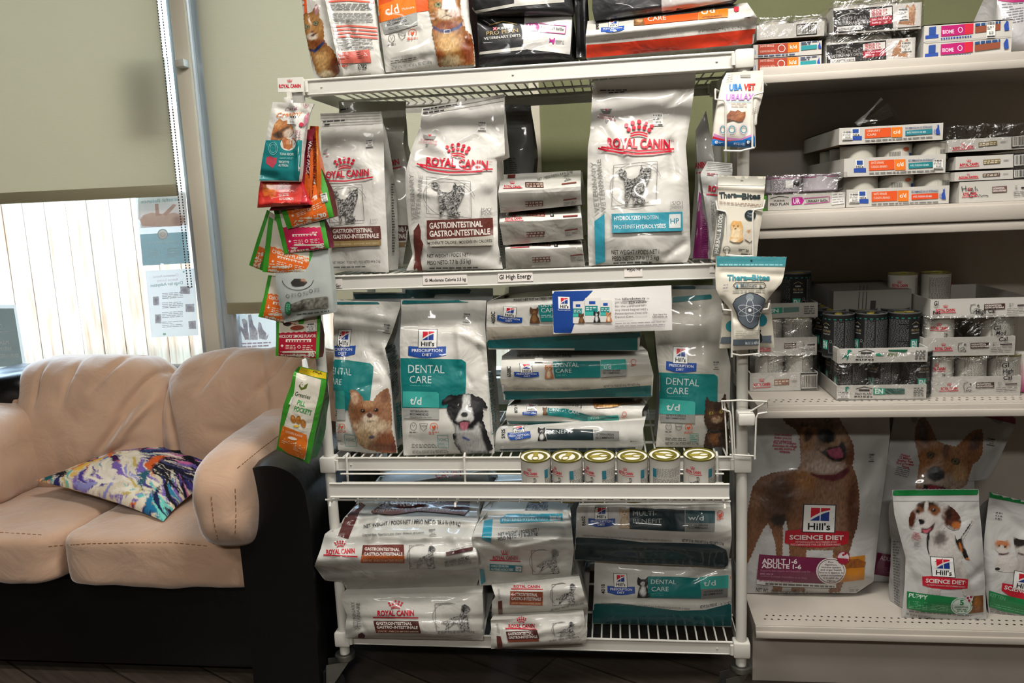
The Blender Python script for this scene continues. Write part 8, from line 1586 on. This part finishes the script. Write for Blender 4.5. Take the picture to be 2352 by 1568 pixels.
# ================================================================== bags on the gondola deck
ZD = GS['deck'][0]
Yd = yb(1860, 1363, ZD)-.01
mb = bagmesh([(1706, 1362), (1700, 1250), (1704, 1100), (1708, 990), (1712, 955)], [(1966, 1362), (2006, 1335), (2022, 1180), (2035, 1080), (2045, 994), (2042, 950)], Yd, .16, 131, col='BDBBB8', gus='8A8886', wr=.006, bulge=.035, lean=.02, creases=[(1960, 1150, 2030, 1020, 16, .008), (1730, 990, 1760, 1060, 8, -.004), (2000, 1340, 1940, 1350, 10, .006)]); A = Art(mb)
body = [(1712, 1300), (1706, 1230), (1716, 1180), (1728, 1120), (1745, 1097), (1775, 1085), (1832, 1078), (1840, 1062), (1838, 1030), (1836, 1000), (1828, 985), (1808, 975), (1798, 962), (1797, 957), (1926, 957), (1936, 975), (1950, 1000), (1960, 1020), (1962, 1050), (1957, 1068), (1966, 1090), (1973, 1130), (1974, 1170), (1968, 1210), (1958, 1240), (1950, 1268), (1952, 1288), (1928, 1362), (1904, 1360), (1912, 1288), (1914, 1262), (1852, 1262), (1850, 1300), (1848, 1358), (1818, 1358), (1814, 1280), (1812, 1230), (1806, 1190), (1798, 1210), (1796, 1358), (1774, 1358), (1784, 1290), (1782, 1250), (1772, 1215), (1764, 1200), (1752, 1215), (1736, 1250), (1722, 1285)]
A.poly(fz(body, 2.5), None, 3, pic('7A5238', [('e', 1740, 1150, 50, 60, 0, '5E3F2C', .7), ('e', 1720, 1200, 20, 70, 10, '7E5A40', .6), ('e', 1790, 1140, 34, 50, 0, '4A3224', .7), ('e', 1900, 1150, 60, 80, 0, '84604A', .8), ('e', 1895, 1200, 40, 60, 0, '8C6C58', .7), ('e', 1960, 1180, 14, 80, 0, '5C3826', .6), ('e', 1852, 1100, 22, 30, 0, '94683E', .6), ('e', 1880, 1050, 42, 36, 0, 'A88E7C', .7), ('e', 1900, 1075, 40, 16, 0, 'C0ACA0', .7), ('e', 1952, 1040, 10, 30, 0, '6A3C24', .6),
    ('e', 1880, 985, 60, 40, 0, '5A402E', .7), ('e', 1855, 1005, 20, 28, 0, '9A7250', .7), ('e', 1925, 1010, 24, 26, 0, '9C7C62', .7), ('e', 1812, 966, 14, 12, 20, '4E3428', .5), ('e', 1848, 975, 9, 5, 0, '1A120C', .3), ('e', 1848, 974, 3.5, 3, 0, '6A5A40', .3), ('e', 1900, 965, 8, 5, 0, '1A120C', .3), ('e', 1900, 964, 3.5, 3, 0, '6A5A40', .3), ('e', 1856, 1000, 10, 14, 10, '3A2018', .6),
    ('e', 1898, 1001, 21, 16, 10, '0E0D0E', .25), ('e', 1894, 994, 8, 4, 10, '35353A', .5), ('p', [(1874, 1029), (1890, 1036), (1904, 1027), (1926, 1023), (1936, 1012), (1944, 1030), (1944, 1050), (1930, 1060), (1912, 1059), (1896, 1048)], '141012', 1.5), ('p', [(1898, 1034), (1912, 1030), (1928, 1027), (1936, 1040), (1936, 1050), (1920, 1054), (1908, 1048)], 'A8506A', 1.5),
    ('p', [(1862, 1084), (1880, 1090), (1920, 1088), (1950, 1070), (1952, 1082), (1936, 1098), (1912, 1106), (1880, 1098), (1862, 1090)], '5A1A24', 1.5), ('e', 1790, 1195, 20, 14, 0, '231912', .7), ('e', 1830, 1320, 12, 40, 0, '7A5C46', .5), ('e', 1932, 1300, 12, 40, 0, '86654E', .5)], .5, (3, 10), .1))
F = fr(A, (1845, 1157), (1921, 1159), (1842, 1217)); hills_logo(F)
A.poly([(1804, 1218), (1840, 1215), (1915, 1218), (1950, 1220), (1947, 1248), (1920, 1254), (1880, 1257), (1830, 1254), (1802, 1246)], 'B01C2C')
hills_logo(F)
A.text('SCIENCE DIET', (1813, 1238), (1937, 1239), 10, 'E6D8D4', .03); A.text('VETERINARIAN RECOMMENDED', (1826, 1246), (1922, 1246), 4, 'DCA8A8', .01); A.text('RECOMMANDÉ PAR LES VÉTÉRINAIRES', (1816, 1252), (1930, 1252), 4.5, 'DCA8A8', .015)
A.poly([(1744, 1272), (1800, 1276), (1900, 1281), (1905, 1284), (1890, 1338), (1800, 1336), (1738, 1329)], '6E1740'); A.poly([(1738, 1330), (1800, 1336), (1920, 1340), (1920, 1349), (1800, 1346), (1738, 1341)], 'D2D0CC'); A.line([(1738, 1341), (1800, 1347), (1920, 1350)], 1.2, '3A3A3A')
A.text('ADULT 1-6', (1750, 1293), (1831, 1294), 11, 'E0D6D6', .03); A.text('ADULTE 1-6', (1749, 1303), (1840, 1306), 10, 'E0D6D6', .03)
A.text('Supports lean muscle and beautiful coat for', (1747, 1311), (1861, 1314), 5, 'A86A84', .01); A.text('Soutient la masse musculaire et un beau', (1746, 1323), (1853, 1328), 5, 'A86A84', .01); A.micro([(1746, 1313), (1776, 1315), (1776, 1319), (1746, 1318)], 1, 'A86A84', 3, .8); A.micro([(1744, 1329), (1820, 1332), (1820, 1335), (1744, 1333)], 1, 'A86A84', 4, .8); A.micro([(1758, 1336), (1916, 1343), (1916, 1347), (1758, 1341)], 1, '5A5A5C', 4, .8)
A.poly([(1925, 1282), (1986, 1274), (1984, 1330), (1922, 1336)], 'B8741E'); A.poly([(1940, 1285), (1970, 1282), (1988, 1290), (1984, 1302), (1950, 1304), (1936, 1306)], None, 3, pic('8A4E1C', [], .5, (5, 5)))
A.ell(1908, 1310, 34, 30, 'D6D2CE', 26); A.ring(1908, 1310, 30, 27, 1.4, '4A1A30', 30)
for i, t in enumerate(('For', 'digestion,', 'immune system', 'and organ health', 'Favorise la digestion, le', 'système immunitaire', 'et la santé des', 'organes')): w = (6, 14, 22, 24, 27, 24, 18, 10)[i]; A.text(t, (1908-w, 1291+i*6), (1908+w, 1292+i*6), 4, '3A2A30', .01)
A.ell(1936, 1280, 14, 14, 'CFC6C8', 18); A.poly([(1922, 1280), (1950, 1282), (1948, 1289), (1936, 1295), (1925, 1290)], '9A1838'); A.ring(1936, 1280, 14, 14, 1.5, '9A1838', 20); A.ell(1936, 1273, 3, 3, '9A1838', 8); A.ell(1941, 1270, 3, 3, '9A1838', 8)
A.text('NET WT', (1736, 1356), (1764, 1358), 8, '3A3A3C', .02); A.text('35 lb  POIDS NET 15.9 kg', (1770, 1359), (1866, 1363), 6, '4A4A4C', .015); A.micro([(1950, 1352), (1972, 1350), (1970, 1356), (1950, 1357)], 2, '5A5A5C', 3)
for i, t in enumerate(('Over 14 million', 'shelter pets fed', 'and adopted')): A.text(t, (1778, 999+i*7), (1818, 1001+i*7), 5, 'A81C38', .02)
for i, (t, w) in enumerate((('Plus de 14 millions', 26), ("d'animaux de refuge", 28), ('ont été nourris et', 24), ('adoptés', 12))): A.text(t, (1802-w, 1018+i*6.5), (1802+w, 1020+i*6.5), 5, 'A81C38', .025)
sticker(A, (1994, 1040), (2008, 1040), (1992, 1060), '$115.99', 3, False)
mb.build('pet_food_bag', 'film', smooth=60, label='very large adult dog food bag with a standing brown dog on the gondola deck', cat='bag')
mb = bagmesh([(1690, 1370), (1688, 1200), (1686, 1080)], [(1714, 1364), (1714, 1200), (1712, 1080)], Yd+.06, .12, 133, col='5A1436', wr=.003); mb.build('pet_food_bag', 'film', smooth=60, label='dark magenta bag edge seen between the post and the very large dog bag', cat='bag')
Ye = Yd+.085
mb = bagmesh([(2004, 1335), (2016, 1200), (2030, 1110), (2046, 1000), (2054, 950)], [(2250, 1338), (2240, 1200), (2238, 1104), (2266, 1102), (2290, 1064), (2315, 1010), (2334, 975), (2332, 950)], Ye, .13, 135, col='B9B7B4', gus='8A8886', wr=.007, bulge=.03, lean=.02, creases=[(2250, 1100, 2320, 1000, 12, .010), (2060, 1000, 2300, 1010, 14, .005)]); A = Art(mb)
A.poly([(2240, 952), (2333, 950), (2332, 974), (2290, 964)], '7A1430')
face = [(2104, 1122), (2108, 1090), (2112, 1060), (2106, 1030), (2101, 1015), (2102, 985), (2110, 962), (2124, 958), (2136, 975), (2152, 1012), (2170, 1020), (2196, 1026), (2210, 1012), (2232, 990), (2255, 984), (2258, 1000), (2256, 1040), (2248, 1056), (2234, 1066), (2226, 1090), (2222, 1110), (2206, 1122)]
A.poly(fz(face), None, 2.6, pic('8A5C3C', [('e', 2120, 992, 13, 28, -8, '4E3A34', .5), ('e', 2240, 1015, 12, 22, 25, '5A4038', .5), ('e', 2165, 1050, 46, 34, 0, '92643F', .6), ('e', 2172, 1035, 10, 20, 0, '6A4630', .6), ('e', 2122, 1080, 14, 30, 0, '9E6A3E', .6), ('e', 2150, 1108, 40, 20, 0, 'A8998A', .6), ('e', 2190, 1105, 30, 18, 0, '9E8A78', .6), ('e', 2205, 1085, 16, 20, 0, 'B08A62', .6), ('e', 2137, 1045, 9, 8, 15, '22160E', .25), ('e', 2137, 1045, 6.5, 6, 15, '5E563E', .2), ('e', 2137, 1045, 2.8, 2.8, 0, '0E0A08', .2), ('e', 2194, 1059, 10, 8, 15, '22160E', .25), ('e', 2194, 1059, 7, 6.5, 15, '625A42', .2), ('e', 2194, 1059, 3, 3, 0, '0E0A08', .2), ('e', 2149, 1088, 21, 17, 8, '131214', .25), ('e', 2147, 1080, 8, 4, 0, '4A4A50', .5), ('p', [(2122, 1112), (2140, 1112), (2160, 1116), (2182, 1122), (2120, 1124)], '180E10', 1.2), ('p', [(2130, 1114), (2146, 1114), (2164, 1120), (2166, 1124), (2132, 1124)], '8A3040', 1.2)], .5, (3, 9), .1))
for i, (t, w) in enumerate((('Helped', 10), ('12 Million', 13), ('Shelter Pets', 18), ('Find a Forever', 20), ('Home', 8))): A.text(t, (2079-w, 1046+i*6.5), (2079+w, 1050+i*6.5), 5.5, 'A81C38', .025)
A.micro([(2060, 1070), (2090, 1076), (2086, 1098), (2054, 1090)], 5, '6A6A6C', 3, .35); sticker(A, (2268, 1004), (2288, 1008), (2264, 1022), '$72.99', 3, False)
A.poly([(2016, 1268), (2062, 1276), (2062, 1326), (2008, 1318)], '64143A'); A.text('ADULT', (2021, 1284), (2056, 1290), 9, 'B8A0A8', .03); A.micro([(2016, 1298), (2060, 1304), (2060, 1318), (2012, 1312)], 3, '8A4A64', 3)
mb.build('pet_food_bag', 'film', smooth=60, label='large dog food bag with a prick eared brown dog face behind the puppy bag', cat='bag')
Yp = yb(2070, 1418, ZD)
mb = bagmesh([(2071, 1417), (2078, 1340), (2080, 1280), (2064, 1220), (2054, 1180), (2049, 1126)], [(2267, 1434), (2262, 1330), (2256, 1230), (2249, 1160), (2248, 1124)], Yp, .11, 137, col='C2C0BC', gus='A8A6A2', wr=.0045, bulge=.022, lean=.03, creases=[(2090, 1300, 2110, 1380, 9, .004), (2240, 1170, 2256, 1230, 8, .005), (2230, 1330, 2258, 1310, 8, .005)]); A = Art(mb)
A.poly([(2049, 1126), (2248, 1124), (2249, 1136), (2050, 1138)], '0E7A3A')
A.line([(2052, 1150), (2248, 1150)], 1, 'A8A6A2')
dog = [(2108, 1186), (2100, 1200), (2100, 1214), (2094, 1216), (2088, 1210), (2087, 1192), (2092, 1176), (2102, 1164), (2106, 1156), (2120, 1150), (2140, 1149), (2160, 1152), (2176, 1158), (2190, 1168), (2204, 1184), (2208, 1200), (2204, 1214), (2192, 1218), (2180, 1214), (2172, 1206), (2166, 1218), (2180, 1220), (2192, 1226), (2198, 1240), (2206, 1236), (2220, 1214), (2236, 1190), (2234, 1200), (2222, 1222), (2212, 1238), (2214, 1252), (2222, 1272), (2228, 1286), (2218, 1284), (2212, 1274), (2208, 1290), (2220, 1310), (2228, 1340), (2236, 1368), (2214, 1368), (2206, 1340), (2196, 1340), (2160, 1350), (2158, 1366), (2130, 1364), (2136, 1330), (2140, 1290), (2134, 1272), (2132, 1262), (2128, 1240), (2132, 1232), (2128, 1226), (2126, 1224), (2114, 1222), (2114, 1206)]
A.poly(fz(dog, 1.6), None, 2.4, pic('BDB8B2', [('e', 2094, 1192, 8, 22, 8, '4E2414', .5), ('e', 2188, 1188, 22, 28, -20, '4A2416', .5), ('e', 2196, 1206, 10, 8, 0, 'A8602C', .6), ('e', 2180, 1180, 6, 16, 10, '241410', .6), ('e', 2130, 1164, 26, 14, 0, '2A1810', .5), ('e', 2112, 1172, 10, 9, 0, '70452A', .5), ('e', 2145, 1172, 16, 12, 0, '744628', .5), ('e', 2127, 1164, 5, 14, 8, 'C9C2BA', .4), ('e', 2126, 1190, 16, 16, 0, 'C6BFB8', .5), ('e', 2108, 1174, 4, 3.5, 0, '120C08', .3), ('e', 2144, 1171, 5, 4, 0, '120C08', .3), ('e', 2143, 1170, 1.2, 1.2, 0, 'B8B8B8', .3), ('e', 2114, 1198, 10, 7, 0, '161214', .25), ('p', [(2116, 1212), (2130, 1214), (2140, 1206), (2148, 1198), (2144, 1214), (2132, 1226), (2116, 1224)], '3A1C1C', 1.2), ('p', [(2118, 1216), (2130, 1216), (2138, 1212), (2134, 1222), (2122, 1224)], 'B85A68', 1.2),
    ('e', 2160, 1236, 14, 16, 0, '6A625E', .7), ('e', 2216, 1214, 6, 28, 35, '1A1616', .3), ('e', 2203, 1244, 8, 22, -15, '1A1616', .3), ('e', 2216, 1272, 6, 18, -22, '1C1614', .3), ('e', 2206, 1256, 3, 12, -15, 'B0662E', .4), ('e', 2222, 1284, 5, 4, 0, 'B0662E', .4), ('e', 2236, 1190, 4, 5, 0, 'D8D4CE', .3), ('e', 2131, 1242, 2.5, 22, 6, '1A1616', .3), ('e', 2200, 1320, 8, 20, 0, 'A8A29C', .6)], .18, (3, 6)))
A.line([(2134, 1220), (2129, 1236), (2130, 1256), (2134, 1272)], 2.2, '1A1616')
F = fr(A, (2136, 1277), (2190, 1280), (2140, 1320)); A.poly([(2118, 1323), (2140, 1322), (2200, 1328), (2223, 1329), (2222, 1351), (2180, 1353), (2140, 1350), (2119, 1343)], 'C01A30'); hills_logo(F)
A.text('SCIENCE DIET', (2126, 1337), (2216, 1342), 9, 'E6D8D4', .03); A.text('VETERINARIAN RECOMMENDED', (2128, 1344), (2216, 1349), 3.5, 'DCA8A8', .01)
A.poly([(2083, 1357), (2130, 1364), (2200, 1372), (2236, 1372), (2230, 1408), (2160, 1408), (2120, 1404), (2083, 1396)], '167A42'); A.text('PUPPY', (2087, 1370), (2130, 1376), 9, 'CADCD0', .03); A.micro([(2088, 1378), (2130, 1382), (2128, 1400), (2086, 1396)], 5, '7AB890', 3, .35); A.micro([(2140, 1386), (2178, 1390), (2176, 1404), (2138, 1400)], 4, '7AB890', 4, .3)
A.poly([(2236, 1368), (2257, 1366), (2258, 1404), (2226, 1408)], None, 3, pic('6A3E1A', [('e', 2244, 1384, 8, 16, 0, '8A5A2A', .5)], .5, (4, 4)))
A.ell(2208, 1391, 25, 20, 'C9D4CC', 24); A.ring(2208, 1391, 22, 17, 1.2, '167A42', 26); A.text('5', (2204, 1388), (2213, 1388), 11, '167A42', .04); A.text('ESSENTIAL', (2192, 1395), (2224, 1395), 4, '167A42', .02); A.micro([(2196, 1397), (2222, 1397), (2220, 1404), (2198, 1404)], 2, '167A42', 3)
A.ell(2225, 1374, 9, 8, 'D2C8C8', 14); A.ell(2222, 1372, 3, 3, '9A1838', 8); A.ell(2229, 1370, 3, 3, '9A1838', 8); A.ell(2225, 1378, 3, 3, '9A1838', 8)
A.micro([(2088, 1400), (2230, 1410), (2230, 1414), (2088, 1404)], 1, '6A6A68', 3, .8); A.text('NET WT 4.5 lb - POIDS NET 2.04 kg', (2081, 1410), (2140, 1420), 4.5, '3A3A3A', .015); A.micro([(2238, 1418), (2256, 1420), (2256, 1426), (2238, 1424)], 2, '5A5A5A', 3)
for i, (t, w) in enumerate((('Helped', 6), ('12 Million', 8), ('Shelter Pets', 10), ('Find a Forever', 11), ('Home', 5))): A.text(t, (2104-w, 1224+i*3.6), (2104+w, 1226+i*3.6), 3.2, 'A81C38', .02)
A.micro([(2099, 1244), (2114, 1245), (2117, 1256), (2100, 1254)], 4, '8A8A88', 3, .35)
A.micro([(2052, 1240), (2068, 1240), (2068, 1400), (2056, 1390)], 24, '5A5A58', 8, .45, (3, 7))
mb.build('pet_food_bag', 'film', smooth=60, label='puppy food bag with a beagle and a green top edge standing on the gondola deck', cat='bag')
Yk = yb(2275, 1408, ZD)
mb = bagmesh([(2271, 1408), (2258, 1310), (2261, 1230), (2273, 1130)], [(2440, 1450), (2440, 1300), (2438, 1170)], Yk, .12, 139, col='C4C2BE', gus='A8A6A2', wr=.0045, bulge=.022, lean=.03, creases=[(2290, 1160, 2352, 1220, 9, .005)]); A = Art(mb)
A.poly([(2273, 1130), (2360, 1146), (2438, 1160), (2438, 1170), (2350, 1157), (2272, 1142)], '0E7A3A')
A.poly([(2287, 1310), (2290, 1280), (2294, 1270), (2286, 1262), (2284, 1246), (2282, 1234), (2292, 1240), (2306, 1242), (2320, 1236), (2321, 1250), (2318, 1264), (2326, 1274), (2334, 1290), (2334, 1314), (2312, 1314)], None, 2.4, pic('C4BEB8', [('e', 2302, 1250, 16, 12, 0, 'B8744A', .5), ('e', 2300, 1260, 9, 8, 0, 'CFC8C0', .5), ('e', 2295, 1253, 2.4, 2.4, 0, '1A140E', .3), ('e', 2308, 1255, 2.4, 2.4, 0, '1A140E', .3), ('p', [(2290, 1269), (2304, 1271), (2318, 1268), (2316, 1273), (2302, 1275), (2290, 1272)], '4A1A2A', 1)], .15, (3, 5)))
A.ell(2291, 1306, 6, 3.5, '2A2624', 10)
A.poly([(2331, 1310), (2338, 1290), (2334, 1270), (2330, 1255), (2327, 1231), (2340, 1238), (2360, 1240), (2380, 1320), (2340, 1318)], None, 2.6, pic('B8B2AC', [('e', 2342, 1245, 18, 12, 0, '26201E', .5), ('e', 2350, 1262, 10, 8, 0, 'C9C2BA', .5), ('p', [(2338, 1268), (2352, 1272), (2352, 1276), (2338, 1272)], '4A1A2A', 1)], .15, (3, 5)))
F = fr(A, (2329, 1309), (2380, 1318), (2325, 1348)); A.poly([(2302, 1338), (2330, 1343), (2400, 1356), (2400, 1388), (2330, 1376), (2300, 1355)], 'C01A30'); hills_logo(F); A.text('SCIENCE DIET', (2306, 1352), (2400, 1372), 9, 'E6D8D4', .03)
A.poly([(2272, 1355), (2300, 1364), (2360, 1378), (2420, 1390), (2420, 1426), (2352, 1412), (2300, 1402), (2271, 1392)], '167A42'); A.text('KITTEN', (2273, 1368), (2308, 1378), 8, '5A9A70', .03); A.micro([(2274, 1382), (2352, 1400), (2352, 1410), (2274, 1392)], 2, '5AA078', 3, .35)
A.micro([(2287, 1174), (2302, 1176), (2300, 1196), (2285, 1193)], 3, '4A4A4C', 3, .3, (3, 6)); A.micro([(2274, 1396), (2352, 1416), (2352, 1424), (2274, 1404)], 2, '7A7A78', 3, .5)
mb.build('pet_food_bag', 'film', smooth=60, label='kitten food bag with a green top edge cut by the right side of the photo', cat='bag')
print('verts', sum(len(o.data.vertices) for o in SC.objects if o.type == 'MESH'))
